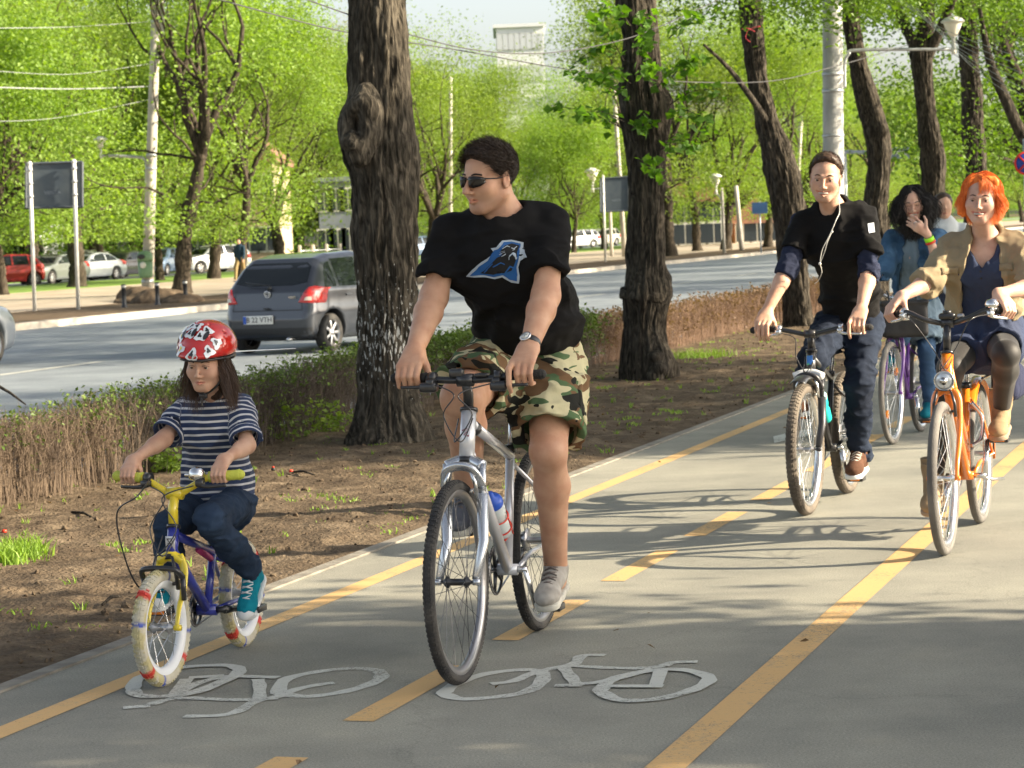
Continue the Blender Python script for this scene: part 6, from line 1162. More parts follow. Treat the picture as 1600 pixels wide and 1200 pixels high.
b = MB(); q = A5['S'](A5['bf'], -.20, 1.09); b.lathe(q, [(0, .03), (.02, .026), (.031, .008), (.031, -.006), (0, -.01)], (B5.f * .3 + Vector((0, 0, 1))).normalized(), 24); B5.build(b, 'bell', M_chr)
b = MB(); b.tube([B5.P(.40, -.05, .27), B5.P(.34, -.11, .25), B5.P(.13, -.13, .23)], .008, 8); B5.build(b, 'kickstand', M_alu); b = MB(); b.tube(smooth_curve([B5.P(.42, -.03, .62), B5.P(.40, -.075, .55), B5.P(.42, -.07, .45), B5.P(.46, -.03, .42)], 5), .010, 8); B5.build(b, 'spiral_lock', M_alu)
mudguard(B5, B5.P(0, 0, .34), B5.r, .368, R(40), R(190), .028, M_or, 'rear_mudguard')
b = MB()
for sg in (-1, 1): b.tube([B5.P(.25, sg * .06, .72), B5.P(-.22, sg * .06, .72)], .006, 6); b.tube([B5.P(-.1, sg * .06, .72), B5.P(0, sg * .07, .34)], .005, 6)
b.tube([B5.P(-.22, -.06, .72), B5.P(-.22, .06, .72)], .006, 6); B5.build(b, 'luggage_rack', M_blk)
# ================================================================ people
def skin(name, c, c2): 
    m = mat(name, c, .5, col2=c2, scale=18, attr='col', sss=.12, bump=.12, bscale=260, spec=.35); return m
SK1 = skin('skin_tan', (.56, .33, .215), (.48, .255, .16)); SK2 = skin('skin_fair', (.58, .365, .26), (.49, .275, .185)); SK3 = skin('skin_pale', (.60, .39, .295), (.50, .29, .215))
def v3(*a): return np.array(a, float)
def unit(v): v = np.array(v, float); return v / np.linalg.norm(v)
def wrink(S, amp, sc=9, seed=0, stretch=(1, 1, 1), oct=3):
    st = np.array(stretch); S.disp(lambda P: (np.abs(fbm(P * st, sc, seed, oct)) - .2) * amp); return S
def crease(S, amp, sc=5, seed=0, st=(1, 1, 1.3)):
    st = np.array(st)
    def fn(P):
        Q = P + .05 * np.stack([fbm(P, 4, seed + 1, 1), fbm(P, 4, seed + 2, 1), fbm(P, 4, seed + 3, 1)], 1); n = fbm(Q * st, sc, seed, 2); return -amp * np.clip(1 - np.abs(n) * 3.2, 0, 1) ** 2 + .45 * amp * fbm(Q * st, sc * 2.7, seed + 9, 2)
    S.disp(fn); return S
def head_sdf(S, F, fem=0.0, child=0.0, smile=0.0, ears=True, nose=1.0, thin=1.0):
    A = lambda c, r, k=.05, mode='add': S.ell(c, r, F, k, mode)
    A((0, -.06, .15), (.335 * thin, .41, .345)); A((0, .10, -.10), (.285 * thin, .27, .325 - .02 * fem), .08); A((0, .235, -.385 + .03 * child), (.105, .075, .075), .10)
    for sg in (-1, 1):
        S.cone((sg * .235 * thin, -.01, -.21), (sg * .08, .23, -.385), .075 - .015 * fem, .065, k=.12, fr=F); S.cone((sg * .05, .355, .085), (sg * .17, .30, .085), .035, .03, k=.05, fr=F)
        A((sg * (.165 + .01 * smile), .232, -.10 + .02 * smile), (.10, .085, .095), .12); A((sg * .135, .385, .01), (.075, .055, .045), .05, 'sub')
        S.cone((sg * .085, .335, .036), (sg * .135, .345, .046), .018, .021, k=.015, fr=F); S.cone((sg * .135, .345, .046), (sg * .19, .30, .030), .021, .016, k=.015, fr=F)
        S.cone((sg * .09, .33, -.022 + .008 * smile), (sg * .18, .30, -.018 + .008 * smile), .017, .016, k=.015, fr=F); A((sg * .135, .302, .012), (.062, .05, .04), .008)
        A((sg * .046, .395, -.152), (.034, .036, .026), .025); A((sg * .022, .42, -.178), (.012, .018, .012), .01, 'sub')
        if ears: A((sg * .335 * thin, -.03, -.01), (.028, .07, .125), .02); A((sg * .365 * thin, -.005, .0), (.022, .035, .07), .02, 'sub'); A((sg * .345 * thin, .0, -.10), (.022, .03, .035), .02)
    S.cone((0, .355, .07), (0, .43 + .03 * (nose - .9), -.10), .030, .034 * nose, k=.035, fr=F); A((0, .435 + .05 * (nose - .9), -.135), (.042 * nose, .045 * nose, .035), .03)
    w_ = .095 + .075 * smile; up = .035 * smile; y = .355 - .01 * smile
    for (z_, r, g) in ((-.242, .020, 0), (-.292 - .02 * smile, .026, -.012)):
        S.cone((0, y + .022, z_ + g * smile), (w_, y - .055 - .035 * smile, z_ * .5 - .133 + up), r, r * .5, k=.012, fr=F); S.cone((0, y + .022, z_ + g * smile), (-w_, y - .055 - .035 * smile, z_ * .5 - .133 + up), r, r * .5, k=.012, fr=F)
    A((0, y + .005, -.264 - .008 * smile), (w_ * .86, .055, .006 + .026 * smile), .006, 'sub')
def face_col(F, lip=(.82, .50, .50), stubble=0.0, cheeks=.0, smile=0.0):
    def fn(V):
        q = F.l(V); c = np.ones((len(V), 3)); x, y, z_ = q.T
        zl = -.267 + .035 * smile * (np.abs(x) / .12) ** 2; ml = (np.abs(x) < .10 + .07 * smile) & (y > .22) & (np.abs(z_ - zl + .0) < (.032 + .014 * smile) * (1 - (np.abs(x) / (.125 + .06 * smile)) ** 2)); c[ml] *= lip
        if stubble: m = (y > -.05) & (z_ < -.17) & (z_ > -.5) & (np.abs(x) < .3) & ~ml; f = np.clip((-.17 - z_) / .1, 0, 1)[m] * stubble; c[m] *= 1 - f[:, None] * np.array([.30, .26, .20])
        if cheeks: f = np.exp(-(((np.abs(x) - .18) / .09) ** 2 + ((z_ + .10) / .09) ** 2)) * (y > .1) * cheeks; c *= 1 - f[:, None] * np.array([0, .25, .22])
        e = np.exp(-(((np.abs(x) - .34) / .04) ** 2 + ((z_) / .12) ** 2)) * .25; c *= 1 - e[:, None] * np.array([0, .3, .3]); far = (np.abs(q) > .75).any(1); c[far] = 1; return c
    return fn
M_eye = mat('eye_white', (.50, .47, .44), .15, coat=1); M_iris = mat('iris_brown', (.06, .03, .015), .1, coat=1); M_hair1 = None
def eyes(F, body, org, brow_m, iris=None, closed=False, brow_r=.011, smile=0):
    for sg in (-1, 1):
        c = F.w((sg * .135, .300, .012))
        if not closed:
            b = MB(); b.sphere(c, .054 * F.k, 16, 10); e = b.build('eye', M_eye, body, origin=org); b = MB(); g = F.d((0, 1, -.05)); b.lathe(F.w((sg * .135, .300, .012)) + g * .0515 * F.k, [(.030 * F.k, -.004 * F.k), (.016 * F.k, .0022 * F.k * 2), (0, .003 * F.k * 2)], g, 16); b.build('iris', iris or M_iris, e, origin=org)
        b = MB(); b.tube(smooth_curve([F.w((sg * .06, .378, .098)), F.w((sg * .13, .362, .120)), F.w((sg * .205, .305, .098))], 5), [brow_r * F.k * q for q in (.7, 1, 1.2, 1.3, 1.3, 1.2, 1.1, 1, .8, .6, .3)], 6, flat=1.0); b.build('eyebrow', brow_m, body, origin=org)
        b = MB(); z0 = .0 if closed else .030; b.tube(smooth_curve([F.w((sg * .075, .345, z0)), F.w((sg * .135, .362, z0 + (.02 if closed else .018))), F.w((sg * .195, .315, z0 - .006))], 4), .0055 * F.k, 5); b.build('eyelashes', brow_m, body, origin=org)
def hand(S, c, a, fwd, up, sc_=1.0, over=()):
    """a hand closed round a bar at c; a points from the little finger to the thumb; returns the wrist"""
    a = unit(a); fwd = unit(np.array(fwd) - a * (np.array(fwd) @ a)); up = unit(np.array(up) - a * (np.array(up) @ a) - fwd * (np.array(up) @ fwd)); c = np.array(c)
    pt = lambda th, r, o: c + a * o * sc_ + (fwd * math.cos(R(th)) + up * math.sin(R(th))) * r * sc_
    W = pt(128, .098, -.004)
    for i, (o, L_) in enumerate(((.033, .95), (.011, 1.03), (-.011, .98), (-.032, .82))):
        kn = pt(74 - 2 * i, .041 + .003 * (1.5 - abs(i - 1.5)), o); S.cone(W + a * o * .55 * sc_, kn, .019 * sc_, .0125 * sc_, k=.016)
        if i in over: pip = pt(22, .062, o); dip = pt(-22, .068, o); tip = pt(-52, .064, o)
        else: pip = pt(8, .042 * L_ ** .5, o); dip = pt(-50, .036, o); tip = pt(-100 - 4 * i, .030, o)
        r = (.0100, .0105, .0098, .0088)[i] * sc_; S.cone(kn, pip, r * 1.14, r * 1.02, k=.0035); S.cone(pip, dip, r * 1.02, r * .9, k=.002); S.cone(dip, tip, r * .9, r * .78, k=.002)
    t0 = W + a * .018 * sc_; t1 = pt(140, .052, .043); t2 = pt(195, .036, .056); t3 = pt(250, .031, .050); S.cone(t0, t1, .019 * sc_, .014 * sc_, k=.015); S.cone(t1, t2, .0125 * sc_, .011 * sc_, k=.003); S.cone(t2, t3, .011 * sc_, .009 * sc_, k=.002)
    return W
def arm(S, sh, el, wr, m=1.0, k=.02):
    sh, el, wr = map(np.array, (sh, el, wr)); S.cone(sh, el, .043 * m, .041 * m, k=.03); q = el + (wr - el) * .28; S.cone(el, q, .042 * m, .043 * m, k=.03); S.cone(q, wr, .044 * m, .027 * m, k=.02)
def leg(S, hip, kn, an, m=1.0, back=(0, 1, 0), shin=True):
    hip, kn, an = map(np.array, (hip, kn, an)); S.cone(hip, kn, .088 * m, .060 * m, k=.03); b = np.array(back) * .022 * m; q = kn + (an - kn) * .30 + b
    S.cone(kn, q, .056 * m, .057 * m, k=.03); S.cone(q, an, .056 * m, .036 * m, k=.03); S.cone(kn + (an - kn) * .1, an, .042 * m, .033 * m, k=.02); S.ell(kn - b * .9, (.042 * m,) * 3, k=.03)
def shoe(parent, org, ball, fwd, up, m_up, m_sole, sc_=1.0, high=0.0, m_cap=None, m_lace=None, h=.005, boot=0.0, stripes=None, sock=None):
    F = Fr.look(ball, fwd, up, sc_); D = SDF(); z0 = .022
    D.ell((0, .045, z0 + .022), (.044, .062, .034), F, .03); D.cone((0, .02, z0 + .030), (0, -.07, z0 + .050), .036, .038, k=.03, fr=F, side=(1, 0, 0), flat=.95); D.cone((0, -.125, z0 + .022), (0, -.115, z0 + .075 + high), .036, .038 + boot, k=.03, fr=F); D.cone((0, -.06, z0 + .05), (0, -.115, z0 + .07 + high * .8), .034, .036 + boot, k=.03, fr=F)
    D.plane(F.w((0, 0, z0 - .004)), -F.d((0, 0, 1))); D.plane(F.w((0, -.12, z0 + .085 + high)), F.d((0, -.15, 1)))
    if not boot: D.ell((0, -.112, z0 + .105 + high), (.027, .034, .05), F, .008, 'sub')
    wrink(D, .006 * sc_, 30 / sc_, 3); o = sdf_obj('shoe' if not boot else 'boot', D, h, m_up, parent, org)
    E = SDF(); E.cone((0, .05, z0 - .008), (0, -.03, z0 - .008), .046, .040, k=.02, fr=F); E.cone((0, -.03, z0 - .008), (0, -.125, z0 - .008), .040, .040, k=.02, fr=F); E.plane(F.w((0, 0, z0 + .004)), F.d((0, 0, 1))); E.plane(F.w((0, 0, 0)), -F.d((0, 0, 1))); sdf_obj('sole', E, h, m_sole, o, org)
    if m_cap is not None:
        D2 = SDF(); D2.ell((0, .052, z0 + .018), (.046, .062, .034), F, .02); D2.plane(F.w((0, .058, 0)), F.d((0, -1, .3))); D2.plane(F.w((0, 0, z0 - .004)), -F.d((0, 0, 1))); sdf_obj('toe_cap', D2, h * .8, m_cap, o, org)
    if m_lace is not None:
        b = MB()
        for i in range(5):
            y = .025 - i * .024; zz = z0 + .064 + i * .0095 + (.008 if i > 3 else 0); b.tube(smooth_curve([F.w((-.024, y, zz - .010)), F.w((0, y + .004, zz + .004)), F.w((.024, y - .008, zz - .010))], 3), .0032 * sc_, 6); b.tube(smooth_curve([F.w((.024, y, zz - .010)), F.w((0, y + .002, zz + .004)), F.w((-.024, y - .02, zz - .006))], 3), .003 * sc_, 6)
        b.build('laces', m_lace, o, origin=org)
    if sock is not None:
        b = MB(); b.tube([F.w((0, -.115, z0 + .06)), F.w((0, -.113, z0 + .12 + high)), F.w((0, -.113, z0 + .13 + high))], [.041 * sc_, .041 * sc_, .039 * sc_], 18, caps=False); b.build('sock', sock, parent, origin=org)
    return o
def ankle(ball, fwd, up, sc_=1.0, h=.10): F = Fr.look(ball, fwd, up, sc_); return F.w((0, -.113, h))
def strands(name, roots, vel, n, step, flow, w_, m, parent, org, seed=0, keep=None, taper=True):
    """hair strands as thin ribbons: roots (N,3), vel (N,3) start directions; flow(P, V, i) -> new V"""
    P = roots.copy(); V = vel / np.linalg.norm(vel, axis=1, keepdims=True); pts = [P.copy()]
    for i in range(n):
        V = flow(P, V, i); V /= np.linalg.norm(V, axis=1, keepdims=True) + 1e-9; P = P + V * step
        if keep is not None: P = keep(P)
        pts.append(P.copy())
    A = np.stack(pts, 1); T = np.gradient(A, axis=1); T /= np.linalg.norm(T, axis=2, keepdims=True) + 1e-9; rg = np.random.default_rng(seed); sd = np.cross(T, rg.normal(size=(len(roots), 1, 3)) * .6 + np.array([0, -1, .3])); sd /= np.linalg.norm(sd, axis=2, keepdims=True) + 1e-9
    wv = w_ * (np.linspace(1, .25, n + 1) if taper else np.ones(n + 1))[None, :, None]; L_, R_ = A - sd * wv, A + sd * wv; VV = np.stack([L_, R_], 2).reshape(-1, 3); N_ = len(roots); b0 = np.arange(N_)[:, None] * (n + 1) * 2 + np.arange(n)[None] * 2; b0 = b0.ravel(); F_ = np.stack([b0, b0 + 1, b0 + 3, b0 + 2], 1)
    return link(name, np_mesh(name, VV - np.array(org), F_), m, parent)
def scalp(rg, n, F, mask, c=(0, -.06, .15), r=(.345, .42, .355)):
    d = rg.normal(size=(n * 4, 3)); d /= np.linalg.norm(d, axis=1, keepdims=True); q = np.array(c) + d * np.array(r); m = mask(q); q = q[m][:n]; d = d[m][:n]; return F.o + (q * F.k) @ F.M, d @ F.M, q
def keep_out(F, c=(0, -.06, .15), r=(.35, .43, .36), mx=9.0, zb=0.0):
    def fn(P):
        q = (F.l(P) - np.array(c)) / np.array(r); n_ = np.linalg.norm(q, axis=1, keepdims=True); q = np.where(n_ < 1, q / np.maximum(n_, 1e-6), q); hi = np.where(q[:, 2:3] > zb, mx, 9.0); q = np.where(n_ > hi, q / np.maximum(n_, 1e-6) * hi, q); return F.o + ((q * np.array(r) + np.array(c)) * F.k) @ F.M
    return fn
def hair_mat(name, a, b_, rough=.45):
    m = mat(name, a, rough, col2=b_, scale=40, spec=.3, stretch=(3, 3, .6)); return m
H_dk = hair_mat('hair_dark_brown', (.014, .009, .006), (.036, .022, .014), .55); H_bk = hair_mat('hair_black', (.005, .004, .004), (.011, .009, .008), .6); H_br = hair_mat('hair_brown', (.030, .018, .011), (.075, .044, .028)); H_rd = hair_mat('hair_copper', (.62, .12, .018), (.85, .24, .045)); H_gb = hair_mat('hair_girl', (.035, .02, .013), (.08, .045, .028))
def cloth(name, c, c2=None, sc_=3, rough=.9, fine=700, **kw): return mat(name, c, rough, col2=c2 or tuple(q * .75 for q in c), scale=sc_, bump=.25, bscale=fine, spec=.15, **kw)
def mk(label, feet, sk, S, h, F, col, group='people cycling along the path'):
    org = np.array([feet.x, feet.y, 0]); b = sdf_obj('person', S, h, sk, None, org, color=col, loc=tuple(org)); tag(b, label, 'person', group); return b, org
def blen(*p): return [round(float(np.linalg.norm(np.array(p[i]) - np.array(p[i + 1]))), 2) for i in range(len(p) - 1)]
PX = lambda x, y, Y: np.array(at(x, y, Y))
UP = v3(0, 0, 1)
for _A in (A1, A2, A3, A4, A5):
    for _k in ('gR', 'gL', 'gdR', 'gdL', 'pR', 'pL'): _A[_k] = np.array(_A[_k])

M_teeth = mat('teeth', (.50, .46, .40), .5)
def teeth(F, body, org):
    b = MB(); pts = [F.w((x, .338 - 3.6 * x * x, -.268 + 1.0 * x * x)) for x in np.linspace(-.105, .105, 11)]; b.tube(pts, [.008 * F.k] + [.021 * F.k] * 9 + [.008 * F.k], 8); b.build('teeth', M_teeth, body, origin=org)
# ---------------------------------------------------------------- man in camouflage shorts
f1 = np.array(B1.f); r1 = np.array(B1.r)
F = Fr.look(PX(764, 280, 8.60), (-.74, -.67, -.10), (.02, -.05, 1), .246)
pel, wai, che, nb = PX(822, 560, 8.98), PX(822, 495, 8.88), PX(790, 410, 8.70), PX(786, 350, 8.66)
shR, shL = PX(705, 362, 8.72), PX(862, 346, 8.66); elR, elL = PX(678, 464, 8.64), PX(853, 462, 8.50)
hipR, hipL = PX(780, 566, 9.02), PX(862, 570, 8.92); knR, knL = PX(722, 622, 8.44), PX(857, 705, 8.62)
fwR = f1 * .96 + UP * -.25; fwL = f1 * .97 + UP * -.2; bR, bL = np.array(A1['pR']), np.array(A1['pL']); anR, anL = ankle(bR, fwR, UP), ankle(bL, fwL, UP)
S = SDF(); W_R = hand(S, A1['gR'], -r1, f1, UP, 1.05); W_L = hand(S, A1['gL'], r1, f1, UP + r1 * .1, 1.05, over=(0,)); arm(S, shR, elR, W_R, 1.12); arm(S, shL, elL, W_L, 1.12)
print('man arm', blen(shR, elR, W_R), blen(shL, elL, W_L), 'leg', blen(hipR, knR, anR), blen(hipL, knL, anL), 'torso', blen(pel, wai, che, nb, F.o))
for a, b_, ra, rb in ((pel, wai, .15, .15), (wai, che, .15, .155), (che, nb, .15, .09)): S.cone(a, b_, ra, rb, k=.05, side=r1, flat=.75)
S.cone(nb, F.w((0, -.08, -.2)), .066, .064, k=.04); leg(S, hipR, knR, anR, 1.22, back=-f1 * .8); leg(S, hipL, knL, anL, 1.08, back=-f1 * .9)
for an, b_, fw in ((anR, bR, fwR), (anL, bL, fwL)): S.cone(an, an - UP * .05, .036, .036, k=.02); S.cone(an - UP * .055, b_ + UP * .05, .03, .025, k=.02)
head_sdf(S, F, nose=1.35)
man, org = mk('man in black T-shirt, camouflage shorts and dark sunglasses riding, looking to his right', B1.o, SK1, S, .0042, F, face_col(F, stubble=.55, lip=(.88, .66, .62)))
# hair
hm = SDF(); hm.ell((0, -.075, .185), (.355, .415, .36), F, .02); hm.ell((0, .12, .32), (.26, .20, .155), F, .08); hm.ell((0, .20, .40), (.20, .13, .10), F, .06); hm.plane(F.w((0, .275, .30)), F.d((0, .80, -.62)), k=.01); hm.plane(F.w((0, 0, -.24)), F.d((0, .15, -1)), k=.01)
for sg in (-1, 1): hm.ell((sg * .36, .02, -.06), (.07, .10, .12), F, .02, 'sub')
wrink(hm, .012, 45, 2, (1, 1, 1.4)); hair = sdf_obj('hair', hm, .0045, H_dk, man, org)
rg = np.random.default_rng(4); rt, dr, ql = scalp(rg, 5200, F, lambda q: (q[:, 1] * .80 - q[:, 2] * .62 < .275 * .8 - .30 * .62 - .01) & (q[:, 2] > -.22) & ~((np.abs(q[:, 0]) > .27) & (q[:, 2] < .04) & (q[:, 1] > -.12)), (0, -.075, .185), (.355, .42, .365))
fw_ = F.d((0, 1, .25)); strands('hair_strands', rt, dr * .45 + fw_ * .85 + rg.normal(size=rt.shape) * .20, 6, .0058, lambda P, V, i: V + fw_ * .14 + rg.normal(size=V.shape) * .10, .0008, H_dk, hair, org, keep=keep_out(F, (0, -.075, .185), (.36, .425, .37)))
for sg in (-1, 1):
    b = MB(); b.tube(smooth_curve([F.w((sg * .06, .378, .098)), F.w((sg * .13, .365, .115)), F.w((sg * .205, .305, .095))], 5), .012 * F.k, 6); b.build('eyebrow', H_dk, man, origin=org)
# sunglasses
GLs = SDF(); M_gl = mat('sunglass_lens', (.004, .004, .005), .12, spec=.45); b = MB()
for sg in (-1, 1):
    q = [(.03, .40), (.065, .43), (.13, .415), (.20, .345), (.235, .27)]; top = [.06, .085, .092, .078, .045]; bot = [-.015, -.066, -.075, -.052, -.01]; vs = []
    for (x, y), t_, o_ in zip(q, top, bot):
        for z_ in np.linspace(o_, t_, 5): vs.append(F.w((sg * x, y + .012 * math.sin((z_ - o_) / (t_ - o_) * 3.14), z_)))
    b.add(vs, [(i * 5 + j, i * 5 + j + 1, i * 5 + j + 6, i * 5 + j + 5)[::-sg] for i in range(4) for j in range(4)], True)
gl = b.build('sunglasses', M_gl, man, origin=org); md = gl.modifiers.new('s', 'SOLIDIFY'); md.thickness = .003; b = MB()
for sg in (-1, 1):
    b.tube(smooth_curve([F.w((sg * .02, .43, .045)), F.w((sg * .13, .425, .082)), F.w((sg * .235, .285, .045)), F.w((sg * .30, .12, .03)), F.w((sg * .345, -.05, .03)), F.w((sg * .34, -.12, -.02))], 4), .009 * F.k, 8)
    b.tube(smooth_curve([F.w((sg * .03, .42, -.005)), F.w((sg * .13, .42, -.06)), F.w((sg * .235, .28, .0))], 4), .005 * F.k, 6)
b.build('glasses_frame', M_blk, gl, origin=org)
# T-shirt
M_ts = cloth('tshirt_black', (.007, .007, .0075), (.011, .0105, .0105)); T = SDF(); shc = (shR + shL) / 2
T.cone(pel + UP * .02, wai, .180, .174, k=.06, side=r1, flat=.80); T.cone(wai, che, .176, .178, k=.06, side=r1, flat=.80); T.cone(che, nb - UP * .015, .174, .10, k=.07, side=r1, flat=.78)
T.ell(wai + f1 * .06 + UP * .01, (.16, .13, .13), Fr(X=tuple(r1), Y=tuple(f1), Z=(0, 0, 1)), .08) if False else T.cone(wai + f1 * .05, wai + f1 * .05 + UP * .06, .14, .14, k=.08)
T.cone(nb + UP * .02, shR * .8 + nb * .2, .052, .058, k=.07); T.cone(nb + UP * .02, shL * .8 + nb * .2, .052, .058, k=.07)
sR, sL = shR + (elR - shR) * .70, shL + (elL - shL) * .70
T.sleeve(shR - UP * .012, sR, .063, .073, k=.06, th=.02, n=unit(elR - shR) + UP * -.2); T.sleeve(shL - UP * .012, sL, .063, .074, k=.06, th=.02, n=unit(elL - shL) + UP * -.2)
def folds(P):
    z_ = P[:, 2]; a = (P - che) @ r1; return .007 * np.sin(z_ * 38 + a * 30 + fbm(P, 6, 2, 2) * 5) * np.clip((che[2] - z_) / .2, 0, 1) + (np.abs(fbm(P * np.array([1, 1, 1.8]), 7, 5, 3)) - .2) * .022
T.disp(folds); crease(T, .014, 4.5, 4)
T.plane(pel + UP * .015 + f1 * .0, unit(-UP + r1 * -.10)); T.ell(F.w((0, -.05, -.36)) if False else nb + UP * .062 + f1 * .03, (.085, .085, .085), k=.015, mode='sub')
ts = sdf_obj('tshirt', T, .0055, M_ts, man, org)
b = MB(); ctr = nb + UP * .012 + f1 * .02; 
# emblem: traced outline laid on the shirt
LO = at(775, 408, 8.5); s_ = FPX / 8.55; lg = lambda pts: [((590 + x / 3.53 - 775) / s_, (408 - (190 + y / 3.53)) / s_) for x, y in pts]
lw = mat('emblem_silver', (.38, .44, .5), .7); lb = mat('emblem_blue', (.010, .085, .27), .7); lk = mat('emblem_black', (.008, .008, .009), .8)
outer = [(485, 850), (525, 808), (575, 770), (625, 742), (650, 730), (630, 700), (660, 696), (675, 680), (690, 660), (740, 655), (775, 664), (808, 674), (806, 700), (799, 712), (813, 718), (815, 735), (826, 755), (806, 742), (792, 746), (788, 775), (776, 808), (782, 850), (774, 896), (735, 889), (705, 872), (682, 857), (645, 867), (595, 857)]
inner = [(510, 844), (560, 797), (610, 764), (668, 738), (648, 712), (670, 706), (688, 684), (698, 670), (740, 666), (792, 680), (790, 700), (782, 712), (786, 728), (778, 770), (766, 808), (772, 850), (764, 882), (725, 872), (686, 846), (640, 856), (590, 846)]
blk = [(566, 832), (622, 790), (660, 752), (690, 735), (678, 715), (700, 690), (740, 678), (784, 692), (776, 714), (768, 740), (760, 772), (748, 800), (735, 822), (705, 830), (690, 812), (640, 840), (600, 836)]
def rev(p): return p[::-1] if sum(p[i][0] * p[(i + 1) % len(p)][1] - p[(i + 1) % len(p)][0] * p[i][1] for i in range(len(p))) < 0 else p
em = decal('emblem', T, rev(lg(outer)), LO, (1, 0, 0), (0, 0, 1), lw, ts, org, off=.004, cell=.015, back=.35); decal('emblem_layer', T, rev(lg(inner)), LO, (1, 0, 0), (0, 0, 1), lb, em, org, off=.0058, cell=.015, back=.35); decal('emblem_layer', T, rev(lg(blk)), LO, (1, 0, 0), (0, 0, 1), lk, em, org, off=.0075, cell=.015, back=.35)
def strk(p, w_):
    P = [np.array(q, float) for q in p]; L_ = []; R_ = []
    for i, q in enumerate(P):
        t = P[min(i + 1, len(P) - 1)] - P[max(i - 1, 0)]; t /= np.linalg.norm(t); n_ = np.array([-t[1], t[0]]) * w_ * (1 - .5 * abs(i / (len(P) - 1) - .5)); L_.append(tuple(q + n_)); R_.append(tuple(q - n_))
    return rev(lg(L_ + R_[::-1]))
for p, w_, m_ in [([(590, 826), (640, 780)], 4, lb), ([(700, 830), (730, 800), (756, 812)], 5, lb), ([(690, 700), (712, 692), (728, 700)], 2, lw), ([(735, 706), (750, 712), (768, 698)], 3, lw), ([(742, 722), (756, 716)], 2.5, lw), ([(728, 745), (745, 738), (760, 745), (764, 760)], 3, lw), ([(728, 745), (726, 762)], 2.5, lw), ([(675, 722), (705, 716)], 1.6, lw), ([(676, 734), (706, 726)], 1.6, lw), ([(686, 742), (710, 736)], 1.6, lw), ([(790, 715), (812, 712)], 1.6, lw), ([(786, 724), (815, 726)], 1.6, lw), ([(784, 732), (812, 738)], 1.6, lw), ([(640, 800), (680, 780), (700, 790)], 4, lb)]:
    decal('emblem_mark', T, strk(p, w_), LO, (1, 0, 0), (0, 0, 1), m_, em, org, off=.0092, cell=.012, back=.35)
# shorts
def camo():
    m = bpy.data.materials.new('camouflage'); m.use_nodes = True; t = m.node_tree; L = t.links; b = t.nodes['Principled BSDF']; b.inputs['Roughness'].default_value = .9; b.inputs['Specular IOR Level'].default_value = .15; tc = t.nodes.new('ShaderNodeTexCoord'); out = None
    cols = [((.52, .48, .30), None), ((.085, .14, .065), .50), ((.16, .095, .05), .545), ((.022, .022, .018), .60)]
    for i, (c, th) in enumerate(cols):
        if th is None: out = c; continue
        mp = t.nodes.new('ShaderNodeMapping'); mp.inputs['Location'].default_value = (i * 3.3, i * 1.7, i * 5.1); mp.inputs['Scale'].default_value = (1, 1, 1.5); L.new(tc.outputs['Object'], mp.inputs[0]); n = t.nodes.new('ShaderNodeTexNoise'); n.inputs['Scale'].default_value = 6.5 + 1.2 * i; n.inputs['Detail'].default_value = 1.5; n.inputs['Distortion'].default_value = .8; L.new(mp.outputs[0], n.inputs['Vector'])
        g = t.nodes.new('ShaderNodeMath'); g.operation = 'GREATER_THAN'; g.inputs[1].default_value = th; L.new(n.outputs[0], g.inputs[0]); mx = t.nodes.new('ShaderNodeMix'); mx.data_type = 'RGBA'; L.new(g.outputs[0], mx.inputs[0])
        if isinstance(out, tuple): mx.inputs[6].default_value = (*out, 1)
        else: L.new(out, mx.inputs[6])
        mx.inputs[7].default_value = (*c, 1); out = mx.outputs[2]
    L.new(out, b.inputs['Base Color']); n = t.nodes.new('ShaderNodeTexNoise'); n.inputs['Scale'].default_value = 30; n.inputs['Detail'].default_value = 8; L.new(tc.outputs['Object'], n.inputs['Vector']); bp = t.nodes.new('ShaderNodeBump'); bp.inputs['Strength'].default_value = .4; bp.inputs['Distance'].default_value = .01; L.new(n.outputs[0], bp.inputs['Height']); L.new(bp.outputs[0], b.inputs['Normal']); return m
M_camo = camo(); Q = SDF(); eR = hipR + (knR - hipR) * .78; eL = hipL + (knL - hipL) * .80
Q.cone(pel - UP * .02, pel + UP * .07, .175, .17, k=.05, side=r1, flat=.85); Q.sleeve(hipR, eR, .125, .120, k=.05, depth=.08, th=.02, n=unit(knR - hipR) - UP * .2); Q.sleeve(hipL, eL, .125, .128, k=.05, depth=.08, th=.02, n=unit(knL - hipL) - UP * .2)
Q.disp(lambda P: (np.abs(fbm(P * np.array([1, 1, 1.6]), 8, 8, 3)) - .2) * .03); crease(Q, .016, 5, 7)
so_ = sdf_obj('shorts', Q, .0055, M_camo, man, org)
pk = SDF(); c = hipL + (eL - hipL) * .55 - r1 * .11; Fk = Fr(c, X=tuple(unit(np.cross(eL - hipL, r1))), Y=tuple(unit(eL - hipL)), Z=tuple(unit(np.cross(unit(np.cross(eL - hipL, r1)), unit(eL - hipL))))); pk.box((0, 0, 0), (.06, .075, .018), .01, Fk); pk.box((0, -.06, .004), (.064, .022, .018), .008, Fk, .003); wrink(pk, .008, 20, 4); sdf_obj('cargo_pocket', pk, .005, M_camo, so_, org)
